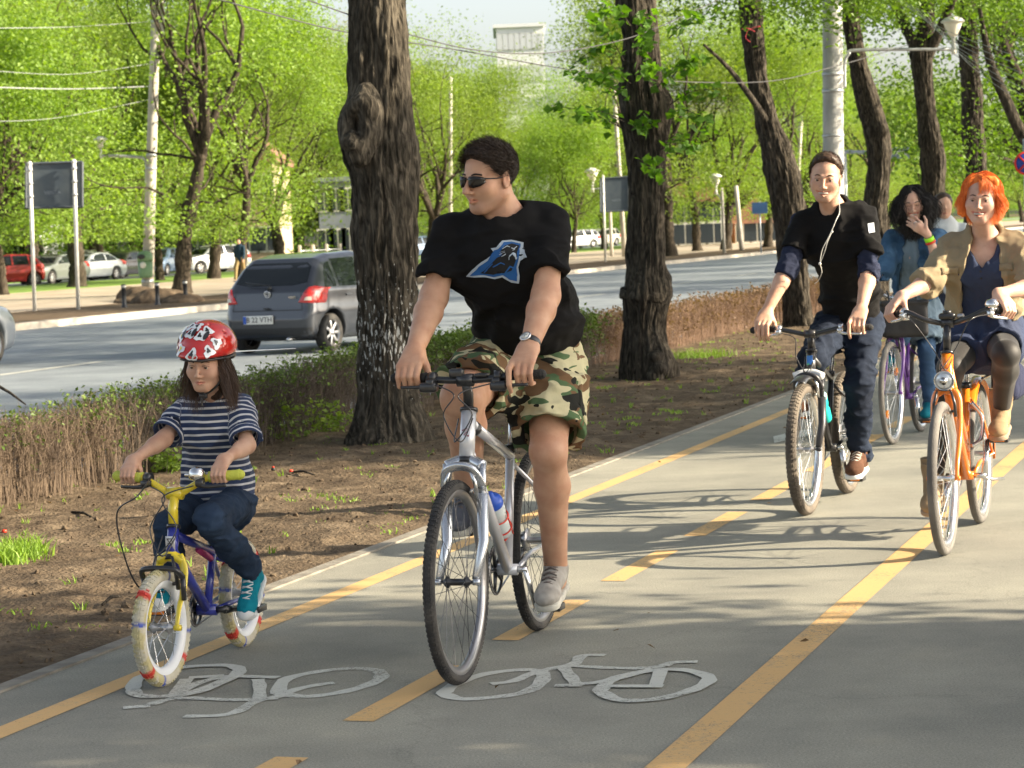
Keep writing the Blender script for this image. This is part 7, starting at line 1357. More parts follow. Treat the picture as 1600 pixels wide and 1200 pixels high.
# wrist watch on his left wrist
wd = unit(W_L - elL); wc = W_L - wd * .03; b = MB(); b.lathe(wc, [(.0325, -.011), (.035, -.011), (.035, .011), (.0325, .011)], wd, 28, caps=False); wt = b.build('watch', M_blk, man, origin=org); fo = unit(UP * .5 - r1 * -.3 + f1 * .9); fo = unit(fo - wd * (fo @ wd)); b = MB(); b.lathe(wc + fo * .033, [(0, 0), (.021, 0), (.021, .007), (.017, .009)], fo, 28); b.build('watch_case', M_alu, wt, origin=org); b = MB(); b.lathe(wc + fo * .0425, [(.0165, 0), (0, .0005)], fo, 24); b.build('watch_dial', mat('dial', (.75, .78, .75), .2, coat=1), wt, origin=org)
b = MB(); tq = unit(np.cross(fo, wd)); b.tube([wc + fo * .0435, wc + fo * .0435 + tq * .011], .0008, 4); b.tube([wc + fo * .0435, wc + fo * .0435 + wd * .008], .001, 4); b.build('watch_hands', M_blk, wt, origin=org)
M_sh = mat('trainer_grey', (.42, .40, .36), .8, col2=(.3, .28, .25), scale=20); M_so = mat('sole_white', (.6, .58, .5), .7, col2=(.45, .43, .37), scale=20); M_la = mat('lace_dark', (.14, .12, .11), .9); M_sock = cloth('sock_white', (.6, .62, .66))
shoe(man, org, bL, fwL, UP, M_sh, M_so, 1.03, .0, None, M_la, sock=M_sock); shoe(man, org, bR, fwR, UP, mat('trainer_dark', (.10, .11, .13), .8), M_so, 1.03, 0, None, M_la, sock=M_sock)
# ---------------------------------------------------------------- the girl
f2_ = np.array(B2.f); r2 = np.array(B2.r)
F = Fr.look(PX(322, 569, 8.52), (-.28, -.95, -.14), (.05, 0, 1), .194)
pel, wai, che, nb = PX(342, 782, 8.92), PX(338, 735, 8.88), PX(334, 668, 8.74), PX(334, 625, 8.66)
shR, shL = PX(290, 643, 8.78), PX(376, 640, 8.70); elR, elL = PX(256, 686, 8.66), PX(386, 696, 8.58)
hipR, hipL = PX(312, 790, 8.94), PX(370, 788, 8.90); knR, knL = PX(265, 822, 8.55), PX(328, 812, 8.42)
fwR, fwL = f2_ * .98 - UP * .1, f2_ * .75 + UP * -.75 - r2 * -.05; upL = UP * .75 + f2_ * .6; bR, bL = np.array(A2['pR']), np.array(A2['pL']); anR, anL = ankle(bR, fwR, UP, .80, .11), ankle(bL, fwL, upL, .80, .11)
S = SDF(); W_R = hand(S, A2['gR'], -r2, f2_, UP, .68); W_L = hand(S, A2['gL'] - r2 * .015 * -1, r2, f2_, UP, .68); arm(S, shR, elR, W_R, .62); arm(S, shL, elL, W_L, .62)
print('girl arm', blen(shR, elR, W_R), blen(shL, elL, W_L), 'leg', blen(hipR, knR, anR), blen(hipL, knL, anL), 'torso', blen(pel, nb, F.o))
for a, b_, ra, rb in ((pel, wai, .10, .095), (wai, che, .095, .10), (che, nb, .10, .05)): S.cone(a, b_, ra, rb, k=.04, side=r2, flat=.75)
S.cone(nb, F.w((0, -.05, -.2)), .037, .038, k=.03); leg(S, hipR, knR, anR, .56, back=-f2_); leg(S, hipL, knL, anL, .56, back=-f2_); head_sdf(S, F, fem=1, child=1, nose=.8, ears=False)
girl, org = mk('girl in striped top, jeans and red helmet riding the small blue and yellow bike', B2.o, SK2, S, .0036, F, face_col(F, lip=(.86, .58, .58), cheeks=.2))
eyes(F, girl, org, H_gb, brow_r=.009)
st = mat('stripes_navy_white', (.025, .045, .11), .9, col2=(.02, .035, .09), scale=20, bump=.3, bscale=600, sheen=.1); t_ = st.node_tree; at_ = t_.nodes.new('ShaderNodeAttribute'); at_.attribute_name = 'st'
fr_ = t_.nodes.new('ShaderNodeMath'); fr_.operation = 'FRACT'; t_.links.new(at_.outputs['Fac'], fr_.inputs[0]); gt = ramp(t_, [(.60, (0, 0, 0)), (.64, (1, 1, 1)), (.93, (1, 1, 1)), (.97, (0, 0, 0))]); t_.links.new(fr_.outputs[0], gt.inputs[0]); mx = t_.nodes.new('ShaderNodeMix'); mx.data_type = 'RGBA'; t_.links.new(gt.outputs[0], mx.inputs[0])
bs = t_.nodes['Principled BSDF']; src = bs.inputs['Base Color'].links[0].from_socket; t_.links.new(src, mx.inputs[6]); mx.inputs[7].default_value = (.62, .62, .64, 1); t_.links.new(mx.outputs[2], bs.inputs['Base Color'])
T = SDF(); T.cone(pel + UP * .02, wai, .128, .118, k=.05, side=r2, flat=.85); T.cone(wai, che, .115, .115, k=.05, side=r2, flat=.8); T.cone(che, nb - UP * .02, .112, .060, k=.05, side=r2, flat=.75); T.cone(nb - UP * .01, shR * .9 + nb * .1, .038, .044, k=.04); T.cone(nb - UP * .01, shL * .9 + nb * .1, .038, .044, k=.04)
sR, sL = shR + (elR - shR) * .82, shL + (elL - shL) * .82; T.sleeve(shR, sR, .052, .054, k=.03); T.sleeve(shL, sL, .052, .054, k=.03)
T.cone(sR - unit(sR - shR) * .012, sR - unit(sR - shR) * .01, .055, .055, k=.006) if False else None
T.disp(lambda P: (np.abs(fbm(P * np.array([1, 1, 1.6]), 11, 5, 3)) - .2) * .012); crease(T, .008, 7, 4); T.plane(pel - UP * .05, unit(-UP + r2 * .28)); T.ell(nb + UP * .055 + f2_ * .02, (.062, .055, .058), k=.01, mode='sub')
def stc(P):
    o = P[:, 2].copy(); tz = (che[2] - o) / .0245
    for s0, s1 in ((shR, sR), (shL, sL)):
        ax = s1 - s0; L_ = np.linalg.norm(ax); ax = ax / L_; t = (P - s0) @ ax; q = P - s0 - t[:, None] * ax; d = np.linalg.norm(q, axis=1); m = (d < .068) & (t > -.01) & (np.abs((P - che) @ r2) > .095); tz[m] = (t[m]) / .0215 + .3
    return tz + .25 * fbm(P, 9, 1, 2)
gt_ = sdf_obj('striped_top', T, .0048, st, girl, org, attrs={'st': stc})
for s0, s1 in ((shR, sR), (shL, sL)):
    ax = unit(s1 - s0); D = SDF(); D.sleeve(s1 - ax * .028, s1 + ax * .006, .058, .059, th=.009, depth=.04, k=.01); D.p[0] = D.p[0]; D.plane(s1 - ax * .028, -ax); wrink(D, .006, 25, 3); sdf_obj('cuff', D, .0045, st, gt_, org, attrs={'st': lambda P, s1=s1, ax=ax: ((P - s1) @ ax) / .0215})
M_jn = cloth('jeans_blue', (.030, .052, .095), (.018, .030, .055), 6); Q = SDF(); Q.cone(pel - UP * .02, pel + UP * .05, .112, .11, k=.05, side=r2, flat=.9)
for h_, kn, an in ((hipR, knR, anR), (hipL, knL, anL)): Q.cone(h_, kn, .072, .050, k=.03); Q.cone(kn, kn + (an - kn) * .5, .049, .046, k=.02); Q.sleeve(kn + (an - kn) * .5, an + (an - kn) * -.02, .046, .043, k=.03)
Q.disp(lambda P: (np.abs(fbm(P * np.array([1, 1, 2.0]), 12, 8, 3)) - .2) * .016); crease(Q, .008, 9, 7); sdf_obj('jeans', Q, .005, M_jn, girl, org)
# long hair under the helmet
rg = np.random.default_rng(6); hm = SDF(); hm.ell((0, -.09, .10), (.37, .42, .36), F, .02); hm.cone((.25, -.12, -.1), (.33, -.1, -.62), .12, .07, k=.1, fr=F); hm.cone((-.26, -.12, -.1), (-.36, -.08, -.60), .12, .07, k=.1, fr=F); hm.cone((0, -.3, -.1), (0, -.34, -.6), .2, .14, k=.1, fr=F); hm.plane(F.w((0, .20, .30)), F.d((0, .85, -.20)), k=.01); hm.ell((0, .22, -.12), (.255, .34, .42), F, .02, 'sub'); wrink(hm, .010, 40, 2, (1.2, 1.2, .5))
hr = sdf_obj('hair', hm, .005, H_gb, girl, org); rt, dr, ql = scalp(rg, 1300, F, lambda q: (q[:, 1] < .15) & (q[:, 2] < .2) & (q[:, 2] > -.25) & (np.abs(q[:, 0]) + (q[:, 1] < -.1) * .3 > .25), (0, -.09, .08), (.37, .41, .36))
strands('hair_strands', rt, dr * .4 - UP, 13, .011, lambda P, V, i: V * .85 - UP * .22 + rg.normal(size=V.shape) * .10 + np.sin(P * 60) * .06 + np.sign(((P - F.o) @ F.M[0]))[:, None] * F.M[0] * (.05 if i < 8 else .08), .0009, H_gb, hr, org)
# helmet
M_hr = mat('helmet_red', (.50, .02, .015), .18, coat=1); F0 = F; F = Fr.look(F0.w((0, -.03, .055)), (-.40, -.90, -.20), (.08, 0, 1), .194); Hm = SDF(); Hm.ell((0, -.08, .25), (.52, .59, .49), F, .02); Hm.ell((0, .36, .20), (.36, .28, .14), F, .10); Hm.plane(F.w((0, 0, .115)), F.d((0, .10, -1)), k=.02); Hm.ell((0, -.08, .10), (.45, .52, .42), F, .02, 'sub')
HS = SDF(); HS.p = list(Hm.p)
for x, y, z_ in ((-.26, .22, .42), (0, .30, .50), (.25, .22, .43), (-.14, .02, .64), (.14, .02, .64), (-.36, -.05, .48), (.36, -.05, .48)): q = v3(x, y, z_); Hm.cone(q * .95 + v3(0, .04, 0), q * 1.3 + v3(0, -.03, .06), .035, .045, k=.015, fr=F, mode='sub', side=(0, 0, 1), flat=.6)
hel = sdf_obj('helmet', Hm, .0045, M_hr, girl, org); E = SDF(); E.ell((0, -.08, .23), (.505, .575, .47), F, .02); E.ell((0, .35, .18), (.35, .27, .12), F, .10); E.plane(F.w((0, 0, .125)), F.d((0, -.10, 1)), k=.01); E.plane(F.w((0, 0, .065)), F.d((0, .10, -1)), k=.01); E.ell((0, -.08, .10), (.43, .50, .42), F, .02, 'sub'); E.cone((-.3, -.38, .03), (.3, -.38, .03), .08, .08, k=.08, fr=F); sdf_obj('helmet_rim', E, .0045, M_blk, hel, org)
M_dw = mat('sticker_white', (.75, .78, .8), .2, coat=1); M_dk_ = mat('sticker_black', (.03, .03, .03), .2, coat=1); M_dy = mat('sticker_yellow', (.8, .6, .03), .2, coat=1); rg = np.random.default_rng(31)
for i, (ax_, ay_) in enumerate(((-34, 8), (-6, 4), (22, 10), (48, 4), (-52, 22), (-18, 38), (12, 42), (38, 34), (62, 24), (0, 62), (30, 60), (-38, 50), (60, 46), (75, 10))):
    d = F.d((math.sin(R(ax_)) * math.cos(R(ay_)), math.cos(R(ax_)) * math.cos(R(ay_)), math.sin(R(ay_)))); o = F.w((0, -.05, .22)); Z = Vector(d); X = Vector(F.d((math.cos(R(ax_)), -math.sin(R(ax_)), 0))); Y = Z.cross(X); n = 11; ph = rg.uniform(0, 6)
    poly = [((.078 + .022 * math.sin(3 * a + ph) + .014 * math.sin(7 * a)) * F.k * math.cos(a) * 1.15, (.078 + .022 * math.sin(3 * a + ph)) * F.k * math.sin(a) * 1.25) for a in np.linspace(0, 2 * math.pi, 22, endpoint=False)]
    st_ = decal('sticker', HS, poly, o, X, Y, M_dw, hel, org, off=.003, cell=.02, back=.16); m2 = M_dy if i % 5 == 2 else M_dk_; sc2 = .35
    decal('sticker_print', HS, [(x * sc2 + .002, y * sc2 * 1.3 - .003) for x, y in poly], o, X, Y, m2, st_, org, off=.0042, cell=.02, back=.16)
for x, z_ in ((-.22, .42), (0, .46), (.22, .42)):
    o = F.w((x, 0, z_ - .02)); decal('vent', HS, [(.028 * F.k * 1.3 * math.cos(a) + .012 * F.k * math.sin(a), .085 * F.k * math.sin(a)) for a in np.linspace(0, 2 * math.pi, 14, endpoint=False)], o, F.d((-1, 0, 0)), F.d((0, -.45, .9)), M_blk, hel, org, off=.0055, cell=.02, back=.18)
F = F0; b = MB()
for sg in (-1, 1): b.tube(smooth_curve([F.w((sg * .37, .02, .10)), F.w((sg * .35, .03, -.12)), F.w((sg * .24, .10, -.36)), F.w((0, .13, -.56 + .02))], 5), .0042, 6, flat=2.0)
b.tube(smooth_curve([F.w((.0, .13, -.54)), F.w((.06, .16, -.62)), F.w((.05, .17, -.75))], 4), .004, 6); b.box(F.w((.03, .14, -.56)), (.03, .012, .016), F.d((1, 0, 0)), F.d((0, 1, 0)), .003); b.build('chin_strap', M_blk, hel, origin=org)
M_teal = cloth('canvas_teal', (.01, .25, .33), (.008, .2, .27), 20); M_rubw = mat('rubber_white', (.72, .74, .74), .5)
shoe(girl, org, bR, fwR, UP, M_teal, M_rubw, .80, .03, M_rubw, M_rubw, h=.0042); shoe(girl, org, bL, fwL, upL, M_teal, M_rubw, .80, .03, M_rubw, M_rubw, h=.0042)
# ---------------------------------------------------------------- a rider's common kit
def jeans(parent, org, pel, legs, r, m, h=.007, k0=.145, sc_=1.0, name='jeans', flare=.062, amp=.028):
    Q = SDF(); Q.cone(pel - UP * .02, pel + UP * .08, k0, k0 * .97, k=.05, side=r, flat=.85)
    for h_, kn, an in legs: Q.cone(h_, kn, .108 * sc_, .076 * sc_, k=.05); Q.cone(kn, kn + (an - kn) * .5, .074 * sc_, .068 * sc_, k=.03); Q.sleeve(kn + (an - kn) * .5, an + (an - kn) * .06, .068 * sc_, flare, k=.03)
    Q.disp(lambda P: (np.abs(fbm(P * np.array([1, 1, 2.2]), 9, 8, 3)) - .2) * amp); crease(Q, amp * .5, 6, 7); return sdf_obj(name, Q, h, m, parent, org)
# ---------------------------------------------------------------- young man with earphones
f3 = np.array(B3.f); r3 = np.array(B3.r)
F = Fr.look(PX(1290, 280, 12.75), (-.24, -.96, -.10), (.10, 0, 1), .248)
pel, wai, che, nb = PX(1330, 500, 13.15), PX(1328, 450, 13.06), PX(1312, 385, 12.9), PX(1303, 332, 12.85)
shR, shL = PX(1252, 349, 12.92), PX(1350, 340, 12.82); elR, elL = PX(1231, 420, 12.8), PX(1358, 425, 12.72)
hipR, hipL = PX(1302, 508, 13.2), PX(1352, 508, 13.12); knR, knL = PX(1270, 560, 12.75), PX(1343, 600, 12.85)
bR, bL = np.array(A3['pR']), np.array(A3['pL']); fwR = f3 - UP * .1; anR, anL = ankle(bR, fwR, UP), ankle(bL, fwR, UP)
S = SDF(); W_R = hand(S, A3['gR'], -r3, f3, UP, 1.03, over=(0, 1, 2)); W_L = hand(S, A3['gL'], r3, f3, UP, 1.03, over=(0,)); arm(S, shR, elR, W_R, .95); arm(S, shL, elL, W_L, .95)
print('man2 arm', blen(shR, elR, W_R), blen(shL, elL, W_L), 'leg', blen(hipR, knR, anR), blen(hipL, knL, anL), 'torso', blen(pel, nb, F.o))
for a, b_, ra, rb in ((pel, wai, .13, .125), (wai, che, .12, .13), (che, nb, .13, .07)): S.cone(a, b_, ra, rb, k=.05, side=r3, flat=.66)
S.cone(nb, F.w((0, -.06, -.2)), .058, .056, k=.04); leg(S, hipR, knR, anR, .8, back=-f3); leg(S, hipL, knL, anL, .8, back=-f3); head_sdf(S, F, smile=.9, thin=.93)
ym, org = mk('smiling young man in black T-shirt over navy sleeves, with white earphone cord', B3.o, SK2, S, .0052, F, face_col(F, stubble=.5, smile=.9, lip=(.84, .48, .46), cheeks=.12)); eyes(F, ym, org, H_br)
teeth(F, ym, org)
hm = SDF(); hm.ell((0, -.075, .18), (.345, .425, .385), F, .02); hm.ell((0, .12, .38), (.24, .20, .175), F, .08); hm.plane(F.w((0, .23, .37)), F.d((0, .80, -.55)), k=.03); hm.plane(F.w((0, 0, -.2)), F.d((0, .15, -1)), k=.01)
for sg in (-1, 1): hm.ell((sg * .36, .02, -.06), (.07, .10, .12), F, .02, 'sub')
wrink(hm, .010, 45, 2); hr = sdf_obj('hair', hm, .006, H_br, ym, org); rg = np.random.default_rng(8); rt, dr, ql = scalp(rg, 2600, F, lambda q: (q[:, 1] * .8 - q[:, 2] * .6 < .25 * .8 - .36 * .6) & (q[:, 2] > -.15), (0, -.075, .18), (.335, .42, .36)); fw_ = F.d((0, 1, .3)); strands('hair_strands', rt, dr * .6 + fw_ * .5 + rg.normal(size=rt.shape) * .2, 4, .0042, lambda P, V, i: V + fw_ * .15 + rg.normal(size=V.shape) * .08, .001, H_br, hr, org, keep=keep_out(F, (0, -.075, .18), (.35, .43, .39)))
U_ = SDF(); sR, sL = shR + (elR - shR) * 1.0, shL + (elL - shL) * 1.0
M_nv = cloth('sleeves_navy', (.022, .028, .055))
for s0, e0, w0 in ((shR, elR, W_R), (shL, elL, W_L)): U_.cone(s0, e0, .062, .052, k=.03); U_.sleeve(e0, e0 + (w0 - e0) * .16, .052, .055, k=.03)
U_.disp(lambda P: (np.abs(fbm(P * np.array([1, 1, 2.]), 16, 8, 3)) - .2) * .024); sdf_obj('undershirt', U_, .0065, M_nv, ym, org)
T = SDF(); T.cone(pel + UP * .0, wai, .152, .146, k=.06, side=r3, flat=.80); T.cone(wai, che, .146, .156, k=.06, side=r3, flat=.75); T.cone(che, nb - UP * .02, .156, .085, k=.07, side=r3, flat=.72); T.cone(nb + UP * .015, shR * .85 + nb * .15, .046, .052, k=.06); T.cone(nb + UP * .015, shL * .85 + nb * .15, .046, .052, k=.06)
T.sleeve(shR, shR + (elR - shR) * .62, .060, .071, k=.05, th=.02); T.sleeve(shL, shL + (elL - shL) * .66, .060, .073, k=.05, th=.02); T.disp(lambda P: (np.abs(fbm(P * np.array([1, 1, 1.6]), 8, 5, 3)) - .2) * .018); crease(T, .018, 4.5, 2); T.plane(pel - UP * .04, -UP); T.ell(nb + UP * .055 + f3 * .03, (.075, .075, .075), k=.012, mode='sub')
ts3 = sdf_obj('tshirt', T, .007, M_ts, ym, org)
o_ = at(1367, 356, 12.6); s_ = FPX / 12.7; decal('sleeve_patch', T, [(-5 / s_, -8 / s_), (5 / s_, -7 / s_), (5 / s_, 8 / s_), (-5 / s_, 7 / s_)], o_, (1, 0, .05), (0, 0, 1), mat('patch_white', (.62, .68, .74), .6), ts3, org, off=.003, cell=.02, back=.35)
b = MB(); pth = [F.w((-.33, .06, -.08)), F.w((-.30, .1, -.35)), PX(1312, 330, 12.68), PX(1306, 345, 12.62), PX(1296, 368, 12.62), PX(1285, 390, 12.66), PX(1281, 412, 12.7)]; b.tube(smooth_curve(pth[:2] + pth[2:], 6), .0022, 5); b.tube(smooth_curve([PX(1300, 362, 12.6), PX(1293, 378, 12.6), PX(1288, 395, 12.63), PX(1281, 412, 12.68)], 6), .0022, 5)
b.tube(smooth_curve([PX(1281, 412, 12.68), PX(1284, 425, 12.72), PX(1279, 438, 12.78), PX(1273, 443, 12.86)], 6), .0022, 5); b.sphere(PX(1281, 412, 12.66), .008, 8, 6); b.sphere(PX(1300, 362, 12.58), .006, 8, 6); b.build('earphone_cord', mat('cord_white', (.6, .6, .56), .5), ym, origin=org)
M_jd = cloth('jeans_dark', (.018, .026, .045), (.009, .013, .024), 5); jeans(ym, org, pel, ((hipR, knR, anR), (hipL, knL, anL)), r3, M_jd, sc_=.92, flare=.058, k0=.135)
M_brn = cloth('suede_brown', (.11, .055, .035), (.08, .04, .025), 20); shoe(ym, org, bL, fwR, UP, M_brn, M_rubw, 1.05, .02, None, mat('lace_pale', (.5, .42, .36), .8), h=.006); shoe(ym, org, bR, fwR, UP, M_brn, M_rubw, 1.05, .02, None, mat('lace_pale', (.5, .42, .36), .8), h=.006)
# ---------------------------------------------------------------- red-haired woman
f5 = np.array(B5.f); r5 = np.array(B5.r)
F = Fr.look(PX(1533, 314, 11.15), (-.30, -.94, .0), (.08, 0, 1), .222)
pel, wai, che, nb = PX(1545, 530, 11.55), PX(1540, 475, 11.45), PX(1536, 420, 11.32), PX(1538, 372, 11.3)
shR, shL = PX(1488, 388, 11.36), PX(1590, 385, 11.26); elR, elL = PX(1452, 440, 11.22), PX(1616, 448, 11.1)
hipR, hipL = PX(1515, 535, 11.6), PX(1562, 535, 11.52); knR, knL = PX(1486, 575, 11.1), PX(1572, 553, 11.05)
bR, bL = np.array(A5['pR']), np.array(A5['pL']); fwR = f5 - UP * .35; fwL = f5 * .95 - UP * .15; anR, anL = ankle(bR, fwR, UP, .95, .11), ankle(bL, fwL, UP, .95, .11)
S = SDF(); W_R = hand(S, A5['gR'], -np.array(A5['gdR']), f5, UP, .92); W_L = hand(S, A5['gL'], -np.array(A5['gdL']), f5, UP, .92); arm(S, shR, elR, W_R, .86); arm(S, shL, elL, W_L, .86)
print('red arm', blen(shR, elR, W_R), blen(shL, elL, W_L), 'leg', blen(hipR, knR, anR), blen(hipL, knL, anL), 'torso', blen(pel, nb, F.o))
for a, b_, ra, rb in ((pel, wai, .15, .12), (wai, che, .12, .13), (che, nb, .135, .065)): S.cone(a, b_, ra, rb, k=.05, side=r5, flat=.72)
S.cone(nb, F.w((0, -.06, -.2)), .050, .048, k=.035); S.cone(nb - UP * .03, shR, .035, .035, k=.05); S.cone(nb - UP * .03, shL, .035, .035, k=.05); leg(S, hipR, knR, anR, .95, back=-f5); leg(S, hipL, knL, anL, .95, back=-f5); head_sdf(S, F, fem=1, smile=.8)
rw, org = mk('red-haired woman in tan jacket and blue dress riding the orange bike', B5.o, SK3, S, .0048, F, face_col(F, smile=.8, lip=(.80, .45, .46), cheeks=.3)); eyes(F, rw, org, H_br, brow_r=.009); teeth(F, rw, org)
hm = SDF(); hm.ell((0, -.10, .17), (.41, .45, .42), F, .03); hm.ell((-.16, .12, .40), (.22, .18, .11), F, .1); hm.cone((.34, -.05, .05), (.38, -.04, -.24), .13, .10, k=.1, fr=F); hm.cone((-.35, -.05, .05), (-.33, -.05, -.18), .10, .07, k=.1, fr=F); hm.cone((0, -.35, .0), (0, -.36, -.36), .22, .16, k=.1, fr=F); hm.plane(F.w((0, .22, .30)), F.d((0, .93, -.25)), k=.02); hm.ell((.02, .26, -.02), (.275, .34, .33), F, .03, 'sub'); hm.ell((0, .18, -.42), (.27, .38, .30), F, .04, 'sub'); wrink(hm, .016, 26, 2, (1, 1, .7))
hr = sdf_obj('hair', hm, .006, H_rd, rw, org); rg = np.random.default_rng(9); rt, dr, ql = scalp(rg, 7500, F, lambda q: (q[:, 1] * .93 - q[:, 2] * .25 < .22 * .93 - .3 * .25 + .0) & (q[:, 2] > -.15) & ((np.abs(q[:, 0]) > .25) | (q[:, 1] < .0) | (q[:, 2] > .40)), (0, -.10, .17), (.40, .45, .42)); lat = np.sign(ql[:, 0] - .12)[:, None] * F.M[0]
sd = F.d((-1, 0, 0)); tg = -UP + dr * dr[:, 2:3] + (lat * 1.3 + F.d((0, -.25, 0))) * np.clip(dr[:, 2:3] + .25, 0, 1); strands('hair_strands', rt, tg + dr * .12 + rg.normal(size=rt.shape) * .12, 9, .0095, lambda P, V, i: V - UP * .15 - sd * .05 + dr * (.05 if i < 5 else .0) + rg.normal(size=V.shape) * .05 + np.sin(P * 45 + 1) * .11, .0009, H_rd, hr, org, keep=keep_out(F, (0, -.1, .17), (.405, .445, .42), 1.09, -.1))
M_dr = cloth('dress_blue', (.038, .055, .115), (.04, .05, .085), 2.5); T = SDF(); T.cone(wai - UP * .04, che, .136, .142, k=.06, side=r5, flat=.78); T.cone(che, nb - UP * .07, .138, .10, k=.06, side=r5, flat=.75); T.cone(pel, wai, .172, .14, k=.06, side=r5, flat=.85)
for sg in (-1, 1): T.ell(che + f5 * .075 + r5 * sg * .062 - UP * .01, (.062,) * 3, k=.05)
for h_, kn in ((hipR, knR), (hipL, knL)): T.sleeve(h_, h_ + (kn - h_) * .52, .118, .098, k=.08, n=(kn - h_) - UP * .1, depth=.06, th=.02)
T.disp(lambda P: (np.abs(fbm(P * np.array([1.6, 1.6, .8]), 9, 5, 3)) - .2) * .022)
vn = nb - UP * .05; T.func(lambda P: np.maximum(np.abs((P - vn) @ r5) - .060 - .62 * ((P - vn) @ UP), -((P - vn) @ f5) + .01) * .8, vn - .25, vn + .25, .004, 'sub'); dr_ = sdf_obj('dress', T, .0065, M_dr, rw, org); FT = T
M_jk = cloth('jacket_tan', (.34, .275, .175), (.25, .20, .125), 4); J = SDF(); J.cone(pel + UP * .10, wai, .185, .165, k=.05, side=r5, flat=.82); J.cone(wai, che, .168, .168, k=.05, side=r5, flat=.82); J.cone(che, nb - UP * .035, .168, .095, k=.06, side=r5, flat=.80); J.cone(nb - UP * .02, shR * .88 + nb * .12, .048, .055, k=.04); J.cone(nb - UP * .02, shL * .88 + nb * .12, .048, .055, k=.04)
J.cone(nb + UP * .0 - f5 * .02, nb + UP * .045 - f5 * .02, .088, .080, k=.02)
for s0, e0, w0 in ((shR, elR, W_R), (shL, elL, W_L)): J.cone(s0, e0, .066, .060, k=.04); J.sleeve(e0, e0 + (w0 - e0) * .22, .060, .062, k=.03)
J.disp(lambda P: (np.abs(fbm(P * np.array([1, 1, 1.5]), 10, 5, 3)) - .2) * .022); crease(J, .012, 6, 3); J.plane(pel + UP * .10, -UP + r5 * .0)
def gap(P):
    z_ = (P - nb) @ UP; t_ = np.clip(-z_ / (nb[2] - pel[2]), 0, 1)[:, None]; q = P - nb - (pel - nb) * t_; w_ = .050 + .10 * np.clip(-z_ / .5, 0, 1) ** .8 + .03 * np.clip(z_ / .05, 0, 1); return np.maximum(np.abs(q @ r5 + .01) - w_, -(q @ f5) + .0 + .02 * (z_ > 0)) * .85
J.func(gap, nb - .7, nb + .3, .008, 'sub'); J.cone(nb + UP * .15, nb - UP * .05, .074, .068, mode='sub', k=.012); J.cone(wai, che, .139, .145, mode='sub', k=.004, side=r5, flat=.78); J.cone(pel, wai, .165, .139, mode='sub', k=.004, side=r5, flat=.80); jk = sdf_obj('jacket', J, .006, M_jk, rw, org)
for (x, y, w_, h_) in ((1497, 424, 30, 11), (1581, 418, 26, 11)): s_ = FPX / 11.2; o_ = at(x, y, 11.0); decal('pocket_flap', J, [(-w_ / 2 / s_, -h_ / 2 / s_), (w_ / 2 / s_, -h_ / 2 / s_ * .8), (w_ / 2 / s_, h_ / 2 / s_), (-w_ / 2 / s_, h_ / 2 / s_ * .8)], o_, (1, 0, 0), (0, 0, 1), M_jk, jk, org, off=.007, cell=.02, back=.35, thick=.008)
for (x, y) in ((1516, 394), (1512, 425), (1507, 455), (1497, 425), (1581, 421), (1556, 392)):
    b = MB(); P0 = v3(*at(x, y, 11.0)); D_ = unit(v3(*ray(x, y))); t = 0
    for _ in range(40): t += float(J.ev((P0 + D_ * t)[None], pad=.6)[0]) * .8
    if t < .6: b.lathe(P0 + D_ * t, [(.007, -.003), (.007, .003), (0, .004)], -D_, 10); b.build('button', mat('button_brass', (.25, .18, .09), .35, metal=.8), jk, origin=org)
for i in range(3):
    b = MB(); P0 = v3(*at(1531 + i, 413 + i * 11, 11.0)); D_ = unit(v3(*ray(1531 + i, 413 + i * 11))); t = 0
    for _ in range(40): t += float(FT.ev((P0 + D_ * t)[None], pad=.6)[0]) * .8
    b.lathe(P0 + D_ * t, [(.005, -.002), (.005, .003), (0, .004)], -D_, 10); b.build('dress_button', M_blk, dr_, origin=org)
M_ti = mat('tights_black', (.012, .011, .011), .6, col2=(.02, .018, .017), scale=4, sheen=.1); Q = SDF(); leg(Q, hipR, knR, anR, 1.02, back=-f5); leg(Q, hipL, knL, anL, 1.02, back=-f5); sdf_obj('tights', Q, .006, M_ti, rw, org)
M_bt = cloth('suede_tan', (.33, .235, .14), (.25, .175, .10), 12); M_bs = mat('boot_sole', (.3, .22, .15), .8)
shoe(rw, org, bL, fwL, UP, M_bt, M_bs, 1.0, .08, boot=.012, h=.006); shoe(rw, org, bR, fwR, UP, M_bt, M_bs, 1.0, .08, boot=.012, h=.006)
for an_, b_ in ((anL, bL), (anR, bR)): D = SDF(); D.cone(an_ + UP * .06, an_ + UP * .10, .056, .058, k=.02); D.plane(an_ + UP * .10, UP); D.plane(an_ + UP * .035, -UP); wrink(D, .01, 25, 3); sdf_obj('boot_cuff', D, .006, M_bt, rw, org)
# dark blue bag hanging on the rack
D = SDF(); c = np.array(B5.P(-.05, -.15, .68)); Fb = Fr(c, X=tuple(r5), Y=tuple(f5)); D.box((0, 0, 0), (.06, .14, .085), .04, Fb); D.box((.03, 0, .07), (.05, .13, .04), .03, Fb); wrink(D, .025, 9, 6); bo = v3(c[0], c[1], 0); bag = sdf_obj('pannier_bag', D, .01, cloth('bag_navy', (.03, .035, .07)), None, bo, loc=tuple(bo)); tag(bag, 'dark blue soft bag hanging at the rear of the orange bike', 'bag')
b = MB(); b.tube(smooth_curve([Fb.w((.05, -.08, .13)), Fb.w((.1, -.08, .15)), Fb.w((.1, .08, .15)), Fb.w((.05, .08, .13))], 4), .008, 6); b.build('strap', M_blk, bag, origin=bo)
